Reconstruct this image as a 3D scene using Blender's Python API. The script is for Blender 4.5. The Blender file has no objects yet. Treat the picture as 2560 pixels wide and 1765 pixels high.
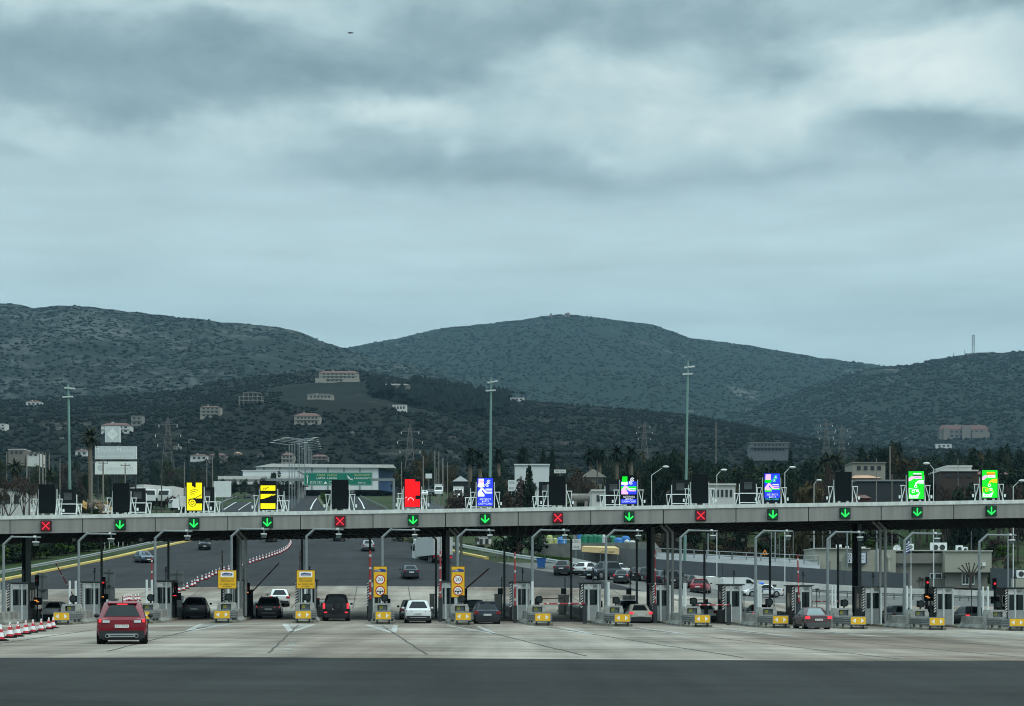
import bpy, math, random
from mathutils import Vector, Matrix
from mathutils.bvhtree import BVHTree
from mathutils import noise as mnoise
random.seed(7)
R = math.radians
scene = bpy.context.scene
COL = scene.collection
# ------------------------------------------------------------------ camera
F, CX, HY, CH = 4210.0, 1280.0, 1491.7, 1.82       # focal length and horizon in photo pixels, eye height in metres
cam_data = bpy.data.cameras.new('camera')
cam = bpy.data.objects.new('camera', cam_data)
COL.objects.link(cam)
cam.location = (0, 0, CH)
cam.rotation_euler = (R(90), 0, 0)
cam_data.sensor_width = 36.0
cam_data.lens = 36.0 * F / 2560.0
cam_data.shift_y = (HY - 882.5) / 2560.0
cam_data.clip_start = 0.5
cam_data.clip_end = 30000
scene.camera = cam
scene.view_settings.view_transform = 'Standard'
scene.view_settings.look = 'None'
scene.view_settings.gamma = 1.0
scene.view_settings.exposure = 0.0
scene.view_settings.use_curve_mapping = False
scene.cycles.volume_bounces = 0
scene.cycles.max_bounces = 6
scene.cycles.diffuse_bounces = 2
scene.cycles.use_adaptive_sampling = True
scene.cycles.pixel_filter_type = 'BLACKMAN_HARRIS'
scene.cycles.filter_width = 1.05
# ------------------------------------------------------------------ world: overcast sky with cloud banks
SUN_EL, SUN_AZ = R(48), R(120)
world = bpy.data.worlds.new('World')
scene.world = world
world.use_nodes = True
wn, wl = world.node_tree.nodes, world.node_tree.links
wn.clear()
def nmath(nodes, links, op, a, b=None, c=None, clamp=False):
    n = nodes.new('ShaderNodeMath'); n.operation = op; n.use_clamp = clamp
    for i, v in enumerate((a, b, c)):
        if v is None: continue
        if isinstance(v, (int, float)): n.inputs[i].default_value = v
        else: links.new(v, n.inputs[i])
    return n.outputs[0]
def wm(op, a, b=None, c=None, clamp=False): return nmath(wn, wl, op, a, b, c, clamp)
tc = wn.new('ShaderNodeTexCoord')
sep = wn.new('ShaderNodeSeparateXYZ'); wl.new(tc.outputs['Generated'], sep.inputs[0])
dx, dy, dz = sep.outputs
front = wm('GREATER_THAN', dy, 0.0)
def wnoise(scale, sx, sz, detail, rough, off=0.0, dist=0.0):
    mp = wn.new('ShaderNodeMapping')
    mp.inputs['Scale'].default_value = (sx, sx, sz); mp.inputs['Location'].default_value = (off, off * .7, off * .3)
    wl.new(tc.outputs['Generated'], mp.inputs[0])
    n = wn.new('ShaderNodeTexNoise'); n.inputs['Scale'].default_value = scale
    n.inputs['Detail'].default_value = detail; n.inputs['Roughness'].default_value = rough
    n.inputs['Distortion'].default_value = dist
    wl.new(mp.outputs[0], n.inputs['Vector'])
    return n
nA = wnoise(6.0, 1, 2.2, 5, .55, 1.3)          # large shapes
nB = wnoise(14.0, 1, 1.9, 9, .55, 4.1, .25)      # billows
nC = wnoise(9.0, 1, 6.5, 4, .5, 9.7)           # thin streaks
nD = wnoise(36.0, 1, 1.4, 8, .6, 2.2, .2)           # fine billow edges
sA = wn.new('ShaderNodeSeparateColor'); wl.new(nA.outputs['Color'], sA.inputs[0])
sB = wn.new('ShaderNodeSeparateColor'); wl.new(nB.outputs['Color'], sB.inputs[0])
wx = wm('ADD', dx, wm('ADD', wm('MULTIPLY', wm('SUBTRACT', sA.outputs[0], .5), .09), wm('MULTIPLY', wm('SUBTRACT', sB.outputs[0], .5), .05)))
wz = wm('ADD', dz, wm('ADD', wm('MULTIPLY', wm('SUBTRACT', sA.outputs[1], .5), .045), wm('MULTIPLY', wm('SUBTRACT', sB.outputs[1], .5), .034)))
def blob(px, py, a, b, w):                      # an elliptical cloud bank at a direction in the sky (photo-sized units)
    u, v = (px * 1.1058 - CX) / F, (HY - py * 1.1058) / F
    q = 1 / math.sqrt(1 + u * u + v * v)
    ex = wm('POWER', wm('MULTIPLY', wm('SUBTRACT', wx, u * q), F / (a * 1.1058)), 2.0)
    ez = wm('POWER', wm('MULTIPLY', wm('SUBTRACT', wz, v * q), F / (b * 1.1058)), 2.0)
    e = wm('POWER', 2.718, wm('MULTIPLY', wm('ADD', ex, ez), -1.0))
    return wm('MULTIPLY', e, w)
tot = None
for bl in (
    (120, 140, 520, 75, -.20), (560, 150, 420, 60, -.18), (330, 250, 240, 42, -.22), (880, 180, 260, 45, -.16), (900, 90, 420, 40, -.08),
    (1250, 60, 500, 60, -.10), (1720, 175, 140, 75, -.26), (1650, 60, 420, 60, -.14), (2260, 5, 160, 40, -.24),
    (330, 8, 330, 26, .16), (120, 300, 150, 35, .14), (620, 275, 130, 35, .20), (900, 265, 120, 28, .24), (500, 380, 120, 36, .12),
    (1420, 150, 190, 55, .24), (1500, 245, 240, 50, .14), (2080, 130, 240, 80, .36), (2200, 215, 200, 50, .26), (1850, 265, 240, 50, .18), (1640, 310, 200, 36, .10),
    (800, 390, 240, 40, -.20), (1000, 400, 160, 50, -.28), (1200, 400, 180, 52, -.28), (1460, 428, 220, 34, -.26), (1780, 385, 200, 28, -.18),
    (2090, 312, 200, 32, -.36), (2280, 342, 120, 28, -.28), (30, 345, 80, 30, -.14), (1370, 352, 70, 20, .18), (1030, 345, 30, 60, .10)):
    t = blob(*bl)
    tot = t if tot is None else wm('ADD', tot, t)
tot = wm('MULTIPLY', tot, front)
# cloudiness of the lower sky dies out below about 13 degrees
cl = wn.new('ShaderNodeMapRange'); cl.interpolation_type = 'SMOOTHSTEP'
cl.inputs['From Min'].default_value = .205; cl.inputs['From Max'].default_value = .27
wl.new(wz, cl.inputs[0]); cloudy = cl.outputs[0]
fine = wm('ADD', wm('MULTIPLY', wm('SUBTRACT', nB.outputs[0], .5), .62), wm('MULTIPLY', wm('SUBTRACT', nD.outputs[0], .5), .26))
bri = wm('ADD', wm('ADD', .50, tot), wm('MULTIPLY', fine, cloudy))
streak = wm('MULTIPLY', wm('SUBTRACT', nC.outputs[0], .5), wm('SUBTRACT', 1.0, cloudy))
bri = wm('ADD', bri, wm('MULTIPLY', streak, .3))
ramp = wn.new('ShaderNodeValToRGB'); wl.new(bri, ramp.inputs[0])
el = ramp.color_ramp.elements
el[0].position = 0.0; el[0].color = (.160, .250, .285, 1)
el[1].position = 1.0; el[1].color = (.82, .90, .88, 1)
e = el.new(.30); e.color = (.290, .415, .455, 1)
e = el.new(.52); e.color = (.440, .590, .62, 1)
e = el.new(.75); e.color = (.62, .755, .755, 1)
clear = wn.new('ShaderNodeValToRGB'); wl.new(dz, clear.inputs[0])
ce = clear.color_ramp.elements
ce[0].position = 0.0; ce[0].color = (.48, .615, .645, 1)
ce[1].position = .27; ce[1].color = (.455, .615, .67, 1)
e = ce.new(.16); e.color = (.40, .565, .61, 1)
e = ce.new(.20); e.color = (.475, .635, .665, 1)
streakm = wn.new('ShaderNodeMix'); streakm.data_type = 'RGBA'; streakm.blend_type = 'MULTIPLY'; streakm.inputs[0].default_value = 1.0
wl.new(clear.outputs[0], streakm.inputs['A'])
sv = wm('ADD', 1.0, wm('MULTIPLY', wm('SUBTRACT', nC.outputs[0], .5), .42))
svc = wn.new('ShaderNodeCombineColor')
for i in range(3): wl.new(sv, svc.inputs[i])
wl.new(svc.outputs[0], streakm.inputs['B'])
mixc = wn.new('ShaderNodeMix'); mixc.data_type = 'RGBA'
wl.new(cloudy, mixc.inputs[0]); wl.new(streakm.outputs['Result'], mixc.inputs['A']); wl.new(ramp.outputs[0], mixc.inputs['B'])
# overcast luminance rises towards the zenith
zen = wn.new('ShaderNodeMapRange'); zen.inputs['From Min'].default_value = .36; zen.inputs['From Max'].default_value = .9
zen.inputs['To Min'].default_value = 1.0; zen.inputs['To Max'].default_value = 3.6; wl.new(dz, zen.inputs[0])
sky = wn.new('ShaderNodeTexSky'); sky.sky_type = 'NISHITA'; sky.sun_disc = False
sky.sun_elevation = SUN_EL; sky.sun_rotation = SUN_AZ; sky.air_density = 1.2; sky.dust_density = 2.0
skb = wn.new('ShaderNodeBackground'); skb.inputs[1].default_value = 0.006; wl.new(sky.outputs[0], skb.inputs[0])
bg = wn.new('ShaderNodeBackground'); wl.new(mixc.outputs['Result'], bg.inputs[0]); wl.new(zen.outputs[0], bg.inputs[1])
addw = wn.new('ShaderNodeAddShader'); wl.new(bg.outputs[0], addw.inputs[0]); wl.new(skb.outputs[0], addw.inputs[1])
wo = wn.new('ShaderNodeOutputWorld'); wl.new(addw.outputs[0], wo.inputs[0])
# ------------------------------------------------------------------ sun behind the overcast
sd = bpy.data.lights.new('sun', 'SUN'); sd.energy = 1.4; sd.angle = R(25); sd.color = (1.0, .96, .9)
so = bpy.data.objects.new('sun', sd); COL.objects.link(so)
so.rotation_euler = (R(90) - SUN_EL, 0, R(180) - SUN_AZ)
so.location = (0, -50, 200)
# ------------------------------------------------------------------ materials
MATS = {}
def M(name, c, rough=.65, var=.18, scale=2.0, metal=0.0, emit=None, coat=0.0, spec=.4, stretch=None, alpha_noise=None):
    if name in MATS: return MATS[name]
    m = bpy.data.materials.new(name); m.use_nodes = True
    nt = m.node_tree; b = nt.nodes['Principled BSDF']
    b.inputs['Roughness'].default_value = rough; b.inputs['Metallic'].default_value = metal
    b.inputs['Specular IOR Level'].default_value = spec
    b.inputs['Coat Weight'].default_value = coat
    if emit:
        b.inputs['Base Color'].default_value = (c[0] * .2, c[1] * .2, c[2] * .2, 1)
        b.inputs['Emission Color'].default_value = (*c, 1); b.inputs['Emission Strength'].default_value = emit
    elif var > 0:
        t = nt.nodes.new('ShaderNodeTexCoord')
        n = nt.nodes.new('ShaderNodeTexNoise'); n.inputs['Scale'].default_value = scale; n.inputs['Detail'].default_value = 6; n.inputs['Roughness'].default_value = .65
        if stretch:
            mp = nt.nodes.new('ShaderNodeMapping'); mp.inputs['Scale'].default_value = stretch
            nt.links.new(t.outputs['Object'], mp.inputs[0]); nt.links.new(mp.outputs[0], n.inputs['Vector'])
        else:
            nt.links.new(t.outputs['Object'], n.inputs['Vector'])
        r = nt.nodes.new('ShaderNodeValToRGB')
        r.color_ramp.elements[0].position = .3; r.color_ramp.elements[1].position = .7
        r.color_ramp.elements[0].color = (*[x * (1 - var) for x in c], 1)
        r.color_ramp.elements[1].color = (*[min(1, x * (1 + var)) for x in c], 1)
        nt.links.new(n.outputs[0], r.inputs[0]); nt.links.new(r.outputs[0], b.inputs['Base Color'])
    else:
        b.inputs['Base Color'].default_value = (*c, 1)
    MATS[name] = m
    return m
# ------------------------------------------------------------------ mesh builder and object helpers
class MB:
    def __init__(s): s.v, s.f, s.m = [], [], []
    def add(s, vs, fs, mi=0):
        o = len(s.v); s.v += [tuple(v) for v in vs]
        for f in fs: s.f.append(tuple(i + o for i in f)); s.m.append(mi)
        return s
    def box(s, c, d, mi=0, rz=0.0, taper=1.0):
        x, y, z = d[0] / 2, d[1] / 2, d[2] / 2
        ca, sa = math.cos(rz), math.sin(rz); vs = []
        for k, t in ((-z, 1.0), (z, taper)):
            for a, b in ((-x, -y), (x, -y), (x, y), (-x, y)):
                a *= t; b *= t
                vs.append((c[0] + a * ca - b * sa, c[1] + a * sa + b * ca, c[2] + k))
        return s.add(vs, ((3, 2, 1, 0), (4, 5, 6, 7), (0, 1, 5, 4), (1, 2, 6, 5), (2, 3, 7, 6), (3, 0, 4, 7)), mi)
    def hexa(s, vs, mi=0):                        # bottom four then top four
        return s.add(vs, ((3, 2, 1, 0), (4, 5, 6, 7), (0, 1, 5, 4), (1, 2, 6, 5), (2, 3, 7, 6), (3, 0, 4, 7)), mi)
    def cyl(s, p0, p1, r0, r1=None, n=8, mi=0, caps=True):
        p0, p1 = Vector(p0), Vector(p1); r1 = r0 if r1 is None else r1
        d = (p1 - p0).normalized()
        a = d.orthogonal().normalized(); b = d.cross(a)
        vs = []
        for p, r in ((p0, r0), (p1, r1)):
            for i in range(n):
                t = 2 * math.pi * (i + .5) / n
                vs.append(p + a * (r * math.cos(t)) + b * (r * math.sin(t)))
        fs = [(i, (i + 1) % n, n + (i + 1) % n, n + i) for i in range(n)]
        if caps: fs += [tuple(range(n - 1, -1, -1)), tuple(range(n, 2 * n))]
        return s.add(vs, fs, mi)
    def path(s, pts, r, n=8, mi=0):
        for a, b in zip(pts[:-1], pts[1:]): s.cyl(a, b, r, r, n, mi)
        for p in pts[1:-1]: s.ball(p, r * 1.02, mi, 6, 4)
        return s
    def ball(s, c, r, mi=0, n=8, k=5, sc=(1, 1, 1)):
        vs, fs = [], []
        for j in range(1, k):
            t = math.pi * j / k
            for i in range(n):
                a = 2 * math.pi * i / n
                vs.append((c[0] + r * sc[0] * math.sin(t) * math.cos(a), c[1] + r * sc[1] * math.sin(t) * math.sin(a), c[2] + r * sc[2] * math.cos(t)))
        top = len(vs); vs.append((c[0], c[1], c[2] + r * sc[2])); vs.append((c[0], c[1], c[2] - r * sc[2]))
        for j in range(k - 2):
            for i in range(n):
                fs.append((j * n + i, j * n + (i + 1) % n, (j + 1) * n + (i + 1) % n, (j + 1) * n + i)[::-1])
        for i in range(n):
            fs.append((top, i, (i + 1) % n)); fs.append((top + 1, (k - 2) * n + (i + 1) % n, (k - 2) * n + i))
        return s.add(vs, fs, mi)
    def prism(s, poly, y0, y1, mi=0):             # polygon in x-z, extruded along y
        n = len(poly)
        vs = [(x, y0, z) for x, z in poly] + [(x, y1, z) for x, z in poly]
        fs = [tuple(range(n)), tuple(range(2 * n - 1, n - 1, -1))] + [((i + 1) % n, i, n + i, n + (i + 1) % n) for i in range(n)]
        return s.add(vs, fs, mi)
    def prismx(s, poly, x0, x1, mi=0):            # polygon in y-z, extruded along x
        n = len(poly)
        vs = [(x0, y, z) for y, z in poly] + [(x1, y, z) for y, z in poly]
        fs = [tuple(range(n - 1, -1, -1)), tuple(range(n, 2 * n))] + [(i, (i + 1) % n, n + (i + 1) % n, n + i) for i in range(n)]
        return s.add(vs, fs, mi)
    def mesh(s, name, mats, smooth=False, angle=38):
        me = bpy.data.meshes.new(name); me.from_pydata(s.v, [], s.f)
        for m in (mats if isinstance(mats, (list, tuple)) else [mats]): me.materials.append(m)
        me.polygons.foreach_set('material_index', s.m)
        if smooth:
            me.polygons.foreach_set('use_smooth', [True] * len(s.f))
            me.set_sharp_from_angle(angle=R(angle))
        me.update()
        return me
    def build(s, name, mats, parent=None, smooth=False, angle=38):
        o = bpy.data.objects.new(name, s.mesh(name, mats, smooth, angle)); COL.objects.link(o)
        if parent is not None: o.parent = parent
        return o
def tag(o, label, cat, group=None, kind=None):
    if label: o['label'] = label
    if cat: o['category'] = cat
    if group: o['group'] = group
    if kind: o['kind'] = kind
    return o
def thing(name, label, cat, loc=(0, 0, 0), rz=0.0, group=None):
    o = bpy.data.objects.new(name, None); COL.objects.link(o)
    o.empty_display_size = .3
    o.location = loc; o.rotation_euler = (0, 0, rz)
    return tag(o, label, cat, group)
def struct(name, mb, mats, smooth=False):
    o = mb.build(name, mats, None, smooth); o['kind'] = 'structure'
    return o
KIDS = {}
def dup(root, loc, rz=None, label=None, scale=None):
    def cp(o, par):
        c = o.copy(); COL.objects.link(c)
        if par is not None: c.parent = par
        for ch in o.children: cp(ch, c)
        return c
    r = cp(root, None); r.location = loc
    if rz is not None: r.rotation_euler = (0, 0, rz)
    if label: r['label'] = label
    if scale is not None: r.scale = scale if isinstance(scale, (tuple, list)) else (scale,) * 3
    return r
_font_cache = {}
def text_geo(body, size, spacing=1.0):
    key = (body, size, spacing)
    if key in _font_cache: return _font_cache[key]
    cu = bpy.data.curves.new('lettering', 'FONT'); cu.body = body; cu.size = size; cu.align_x = 'CENTER'; cu.align_y = 'CENTER'; cu.space_line = .95
    cu.space_character = spacing; cu.resolution_u = 3
    o = bpy.data.objects.new('lettering', cu); COL.objects.link(o)
    bpy.context.view_layer.update()
    me = bpy.data.meshes.new_from_object(o.evaluated_get(bpy.context.evaluated_depsgraph_get()))
    vs = [tuple(v.co) for v in me.vertices]; fs = [tuple(p.vertices) for p in me.polygons]
    bpy.data.objects.remove(o); bpy.data.curves.remove(cu); bpy.data.meshes.remove(me)
    _font_cache[key] = (vs, fs)
    return vs, fs
def text(mb, body, size, cx, y, cz, mi=0, sx=1.0, flip=False, fit=None):
    """lettering in the x-z plane facing -y (or +y when flipped)"""
    vs, fs = text_geo(body, size)
    if fit and vs:
        w = max(v[0] for v in vs) - min(v[0] for v in vs); sx = fit / w
    k = -1 if flip else 1
    mb.add([(cx + k * v[0] * sx, y, cz + v[1]) for v in vs], fs, mi)
def P(px, py, D): return Vector(((px - CX) / F * D, D, CH + (HY - py) / F * D))
def lerp(tab, x):
    if x <= tab[0][0]: return tab[0][1]
    for (a, b), (c, d) in zip(tab[:-1], tab[1:]):
        if x <= c: return b + (d - b) * (x - a) / (c - a)
    return tab[-1][1]
def sstep(a, b, x):
    t = max(0.0, min(1.0, (x - a) / (b - a))); return t * t * (3 - 2 * t)
ORD = ['leftmost', 'second from left', 'third from left', 'fourth from left', 'fifth from left', 'sixth from left', 'seventh from left', 'eighth from left',
       'ninth from left', 'tenth from left', 'eleventh from left', 'twelfth from left', 'thirteenth from left', 'fourteenth from left', 'fifteenth from left']
# ------------------------------------------------------------------ ground heights
PROF = ((0, 0), (60, 0), (100, .03), (112, .05), (120, .09), (128, .15), (134, .22), (142, .48), (150, .85), (156, 1.25), (165, 2.0), (176, 2.95), (186, 3.85), (242, 8.5),
        (300, 13.2), (420, 23.6), (520, 31.2), (700, 44.6), (900, 58), (1200, 74), (2000, 100))
# smooth the table once so the road has no creases
_pf = [sum(lerp(PROF, y + d) for d in (-6, -3, 0, 3, 6)) / 5 for y in range(0, 2001)]
def prof(y):
    y = max(0.0, min(1999.0, y)); i = int(y); return _pf[i] + (_pf[i + 1] - _pf[i]) * (y - i)
def gz(x, y):
    low = sstep(6, 32, x) * (1 - sstep(240, 400, y))
    cross = -.010 * max(0, min(x, 60) + 15) - .014 * max(0, -max(x, -60) - 22)
    cross *= 1 - sstep(180, 300, y) * (0 if x > 0 else 1)
    return prof(y) * (1 - .5 * low) + cross
def gpt(px, D): x = (px - CX) / F * D; return Vector((x, D, gz(x, D)))
def gp(px, py, d0=30.0, d1=900.0):
    D = d0
    while D < d1:
        p = P(px, py, D)
        if p.z <= gz(p.x, D): return Vector((p.x, D, gz(p.x, D)))
        D += .5
        if D > 30 and py < HY and False: break
    return gpt(px, d1)
def gp_far(px, py, d0=150.0, d1=900.0):
    """ground point seen past the crest: the first distance where the line of sight meets the rising road"""
    D = d0
    while D < d1:
        p = P(px, py, D)
        if p.z <= gz(p.x, D): return Vector((p.x, D, gz(p.x, D)))
        D += .5
    return gpt(px, d1)
LANE = (955 - CX) / F                                   # sideways drift of a lane per metre ahead
RZ = -math.atan(LANE)                                   # heading of the lanes
# ------------------------------------------------------------------ pavement materials
def pavement(name, c, patch, streak, fine, rough=.85, cracks=None, tint=None):
    m = bpy.data.materials.new(name); m.use_nodes = True; nt = m.node_tree; b = nt.nodes['Principled BSDF']
    b.inputs['Roughness'].default_value = rough; b.inputs['Specular IOR Level'].default_value = .08
    t = nt.nodes.new('ShaderNodeTexCoord')
    def nz(sc, loc, detail, rg, st):
        mp = nt.nodes.new('ShaderNodeMapping'); mp.inputs['Scale'].default_value = st; mp.inputs['Location'].default_value = loc
        mp.inputs['Rotation'].default_value = (0, 0, -RZ)
        nt.links.new(t.outputs['Object'], mp.inputs[0])
        n = nt.nodes.new('ShaderNodeTexNoise'); n.inputs['Scale'].default_value = sc; n.inputs['Detail'].default_value = detail; n.inputs['Roughness'].default_value = rg
        nt.links.new(mp.outputs[0], n.inputs['Vector']); return n.outputs[0]
    mm = lambda op, a, b=None: nmath(nt.nodes, nt.links, op, a, b)
    v = mm('ADD', 1.0, mm('MULTIPLY', mm('SUBTRACT', nz(.10, (3, 1, 0), 6, .6, (1, 1, 1)), .5), patch))
    v = mm('ADD', v, mm('MULTIPLY', mm('SUBTRACT', nz(.35, (9, 4, 0), 5, .6, (1.0, .05, 1)), .5), streak))
    v = mm('ADD', v, mm('MULTIPLY', mm('SUBTRACT', nz(.3, (2, 7, 0), 6, .7, (.25, 1.0, 1)), .5), streak * .9))
    v = mm('ADD', v, mm('MULTIPLY', mm('SUBTRACT', nz(6.0, (5, 2, 0), 6, .7, (1, 1, 1)), .5), fine))
    v = mm('MAXIMUM', v, .25)
    mix = nt.nodes.new('ShaderNodeMix'); mix.data_type = 'RGBA'; mix.blend_type = 'MULTIPLY'; mix.inputs[0].default_value = 1
    cc = nt.nodes.new('ShaderNodeCombineColor')
    for i in range(3): nt.links.new(v, cc.inputs[i])
    if tint:
        tm = nt.nodes.new('ShaderNodeMix'); tm.data_type = 'RGBA'
        tm.inputs['A'].default_value = (*c, 1); tm.inputs['B'].default_value = (*tint, 1)
        f = nmath(nt.nodes, nt.links, 'MULTIPLY', mm('SUBTRACT', nz(.07, (14, 3, 0), 4, .55, (1, .6, 1)), .38), 4.0, clamp=True)
        nt.links.new(f, tm.inputs[0]); nt.links.new(tm.outputs['Result'], mix.inputs['A'])
    else: mix.inputs['A'].default_value = (*c, 1)
    nt.links.new(cc.outputs[0], mix.inputs['B']); nt.links.new(mix.outputs['Result'], b.inputs['Base Color'])
    bp = nt.nodes.new('ShaderNodeBump'); bp.inputs['Strength'].default_value = .25; bp.inputs['Distance'].default_value = .02
    nt.links.new(nz(12, (0, 0, 0), 6, .7, (1, 1, 1)), bp.inputs['Height']); nt.links.new(bp.outputs[0], b.inputs['Normal'])
    return m
m_near = pavement('near_asphalt', (.028, .029, .0285), 1.3, 1.2, .8)
m_far = pavement('far_asphalt', (.029, .0305, .033), 1.0, 1.0, .4)
m_conc = pavement('pad_concrete', (.168, .138, .112), 1.1, 1.8, .6, tint=(.268, .246, .212))
m_hwy = pavement('highway_asphalt', (.060, .066, .074), .3, .3, .2)
def sheet(name, left, right, nt_, nu, mat, dz=0.0, kind='structure'):
    """a ground sheet between two edge polylines given as (x, y) lists; follows the ground"""
    def at(pl, t):
        k = t * (len(pl) - 1); i = min(int(k), len(pl) - 2); f = k - i
        return (pl[i][0] + (pl[i + 1][0] - pl[i][0]) * f, pl[i][1] + (pl[i + 1][1] - pl[i][1]) * f)
    mb = MB(); vs = []; fs = []
    for j in range(nt_ + 1):
        a, b = at(left, j / nt_), at(right, j / nt_)
        for i in range(nu + 1):
            x = a[0] + (b[0] - a[0]) * i / nu; y = a[1] + (b[1] - a[1]) * i / nu
            vs.append((x, y, gz(x, y) + dz))
    for j in range(nt_):
        for i in range(nu):
            o = j * (nu + 1) + i; fs.append((o, o + 1, o + nu + 2, o + nu + 1))
    mb.add(vs, fs)
    o = mb.build(name, mat, None, True)
    if kind: o['kind'] = kind
    return o
EDGE = ((-70, 43), (-30, 47), (-16, 49.8), (-8, 52.4), (0, 53.4), (9, 54.2), (17, 56.2), (40, 58), (80, 60))
ex = [-70 + i * .5 for i in range(301)]
sheet('near_road', [(x, 3) for x in ex], [(x, lerp(EDGE, x) + .10 * mnoise.noise((x * .5, 3, 1)) + .07 * mnoise.noise((x * 2.1, 7, 1))) for x in ex], 300, 24, m_near, .006)
sheet('toll_plaza_pavement', [(-70, 41), (-60, 115), (-58, 176)], [(80, 41), (80, 115), (80, 176)], 170, 90, m_conc)
LE = [(-58, 176), (-56, 200), (-54.5, 240), (-55.5, 290), (-62, 350), (-73, 420), (-86, 520), (-108, 700), (-135, 905)]
RE = [(80, 176), (12, 196), (-2, 216), (-14, 262), (-21, 300), (-24, 350), (-32, 420), (-45, 520), (-66, 700), (-90, 905)]
def yint(pl, y): return lerp([(b, a) for a, b in pl], y)
ys = [176 + 4 * i for i in range(0, 45)] + [356 + 12 * i for i in range(0, 46)]
RE2 = [(14, 176), (9, 190), (4, 200), (-2, 216), (-14, 262), (-21, 300), (-24, 350), (-32, 420), (-45, 520), (-66, 700), (-90, 905)]
sheet('far_road', [(yint(LE, y), y) for y in ys], [(yint(RE2, y), y) for y in ys], 220, 40, m_far, .004)
sheet('service_yard', [(14, 176), (9, 190), (4, 200), (-2, 216)], [(80, 176), (80, 190), (80, 200), (80, 216)], 20, 30, pavement('yard_asphalt', (.12, .12, .115), .4, .4, .3), -.004)
# ------------------------------------------------------------------ open ground, one sheet to the hills
def mat_ground():
    m = bpy.data.materials.new('scrub_ground'); m.use_nodes = True; nt = m.node_tree; b = nt.nodes['Principled BSDF']
    b.inputs['Roughness'].default_value = .95; b.inputs['Specular IOR Level'].default_value = .1
    t = nt.nodes.new('ShaderNodeTexCoord')
    def nz(sc, d, off):
        mp = nt.nodes.new('ShaderNodeMapping'); mp.inputs['Location'].default_value = off; nt.links.new(t.outputs['Object'], mp.inputs[0])
        n = nt.nodes.new('ShaderNodeTexNoise'); n.inputs['Scale'].default_value = sc; n.inputs['Detail'].default_value = d; n.inputs['Roughness'].default_value = .7
        nt.links.new(mp.outputs[0], n.inputs['Vector']); return n.outputs[0]
    r1 = nt.nodes.new('ShaderNodeValToRGB'); nt.links.new(nz(.045, 7, (0, 0, 0)), r1.inputs[0])
    e = r1.color_ramp.elements; e[0].position = .36; e[0].color = (.020, .032, .014, 1); e[1].position = .66; e[1].color = (.060, .052, .038, 1)
    x = e.new(.5); x.color = (.028, .050, .016, 1)
    r2 = nt.nodes.new('ShaderNodeValToRGB'); nt.links.new(nz(1.2, 6, (5, 5, 5)), r2.inputs[0])
    e = r2.color_ramp.elements; e[0].position = .3; e[0].color = (.55, .55, .55, 1); e[1].position = .75; e[1].color = (1.4, 1.4, 1.3, 1)
    mx = nt.nodes.new('ShaderNodeMix'); mx.data_type = 'RGBA'; mx.blend_type = 'MULTIPLY'; mx.inputs[0].default_value = 1
    nt.links.new(r1.outputs[0], mx.inputs['A']); nt.links.new(r2.outputs[0], mx.inputs['B']); nt.links.new(mx.outputs['Result'], b.inputs['Base Color'])
    return m
m_ground = mat_ground()
def axis(vals):
    out = []
    for a, b, s in vals:
        n = max(1, int(round((b - a) / s))); out += [a + (b - a) * i / n for i in range(n)]
    return out + [vals[-1][1]]
gxs = axis(((-5000, -1000, 500), (-1000, -220, 60), (-220, 220, 5), (220, 1000, 60), (1000, 5000, 500)))
gys = axis(((-2000, -200, 360), (-200, 0, 40), (0, 460, 4), (460, 1000, 20), (1000, 2000, 100), (2000, 5600, 450)))
def tz(x, y):
    z = gz(x, y) - .12
    if y > 300: z += (mnoise.noise((x * .012, y * .012, 0)) * 1.2) * sstep(300, 420, y) * sstep(24, 60, abs(x + .09 * y - 14))
    return z
mb = MB(); nx = len(gxs)
mb.add([(x, y, tz(x, y)) for y in gys for x in gxs], [(j * nx + i, j * nx + i + 1, (j + 1) * nx + i + 1, (j + 1) * nx + i) for j in range(len(gys) - 1) for i in range(nx - 1)])
struct('ground', mb, m_ground, True)
# ------------------------------------------------------------------ hills
def mat_hill(name, base, light, rock, rock_amt, rock_scale=.02, dark=None, seed=0.0):
    m = bpy.data.materials.new(name); m.use_nodes = True; nt = m.node_tree; b = nt.nodes['Principled BSDF']
    b.inputs['Roughness'].default_value = .95; b.inputs['Specular IOR Level'].default_value = .05
    t = nt.nodes.new('ShaderNodeTexCoord')
    def nz(sc, d, off, st=(1, 1, 1), rg=.7):
        mp = nt.nodes.new('ShaderNodeMapping'); mp.inputs['Location'].default_value = (off + seed,) * 3; mp.inputs['Scale'].default_value = st
        nt.links.new(t.outputs['Object'], mp.inputs[0])
        n = nt.nodes.new('ShaderNodeTexNoise'); n.inputs['Scale'].default_value = sc; n.inputs['Detail'].default_value = d; n.inputs['Roughness'].default_value = rg
        nt.links.new(mp.outputs[0], n.inputs['Vector']); return n.outputs[0]
    mm = lambda op, a, b=None, cl=False: nmath(nt.nodes, nt.links, op, a, b, None, cl)
    r1 = nt.nodes.new('ShaderNodeValToRGB'); nt.links.new(nz(.05, 8, 0), r1.inputs[0])
    e = r1.color_ramp.elements; e[0].position = .35; e[0].color = (*base, 1); e[1].position = .68; e[1].color = (*light, 1)
    big = nz(.0045, 4, 7); fine = nz(rock_scale, 8, 3, (1.6, 1, .8), .75)
    rk = mm('MULTIPLY', mm('SUBTRACT', mm('ADD', mm('MULTIPLY', fine, .8), mm('MULTIPLY', big, .55)), 1.0 - rock_amt), 9.0, True)
    mx = nt.nodes.new('ShaderNodeMix'); mx.data_type = 'RGBA'
    nt.links.new(rk, mx.inputs[0]); nt.links.new(r1.outputs[0], mx.inputs['A']); mx.inputs['B'].default_value = (*rock, 1)
    nt.links.new(mx.outputs['Result'], b.inputs['Base Color'])
    return m
BVH = []
HILL = {}
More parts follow.
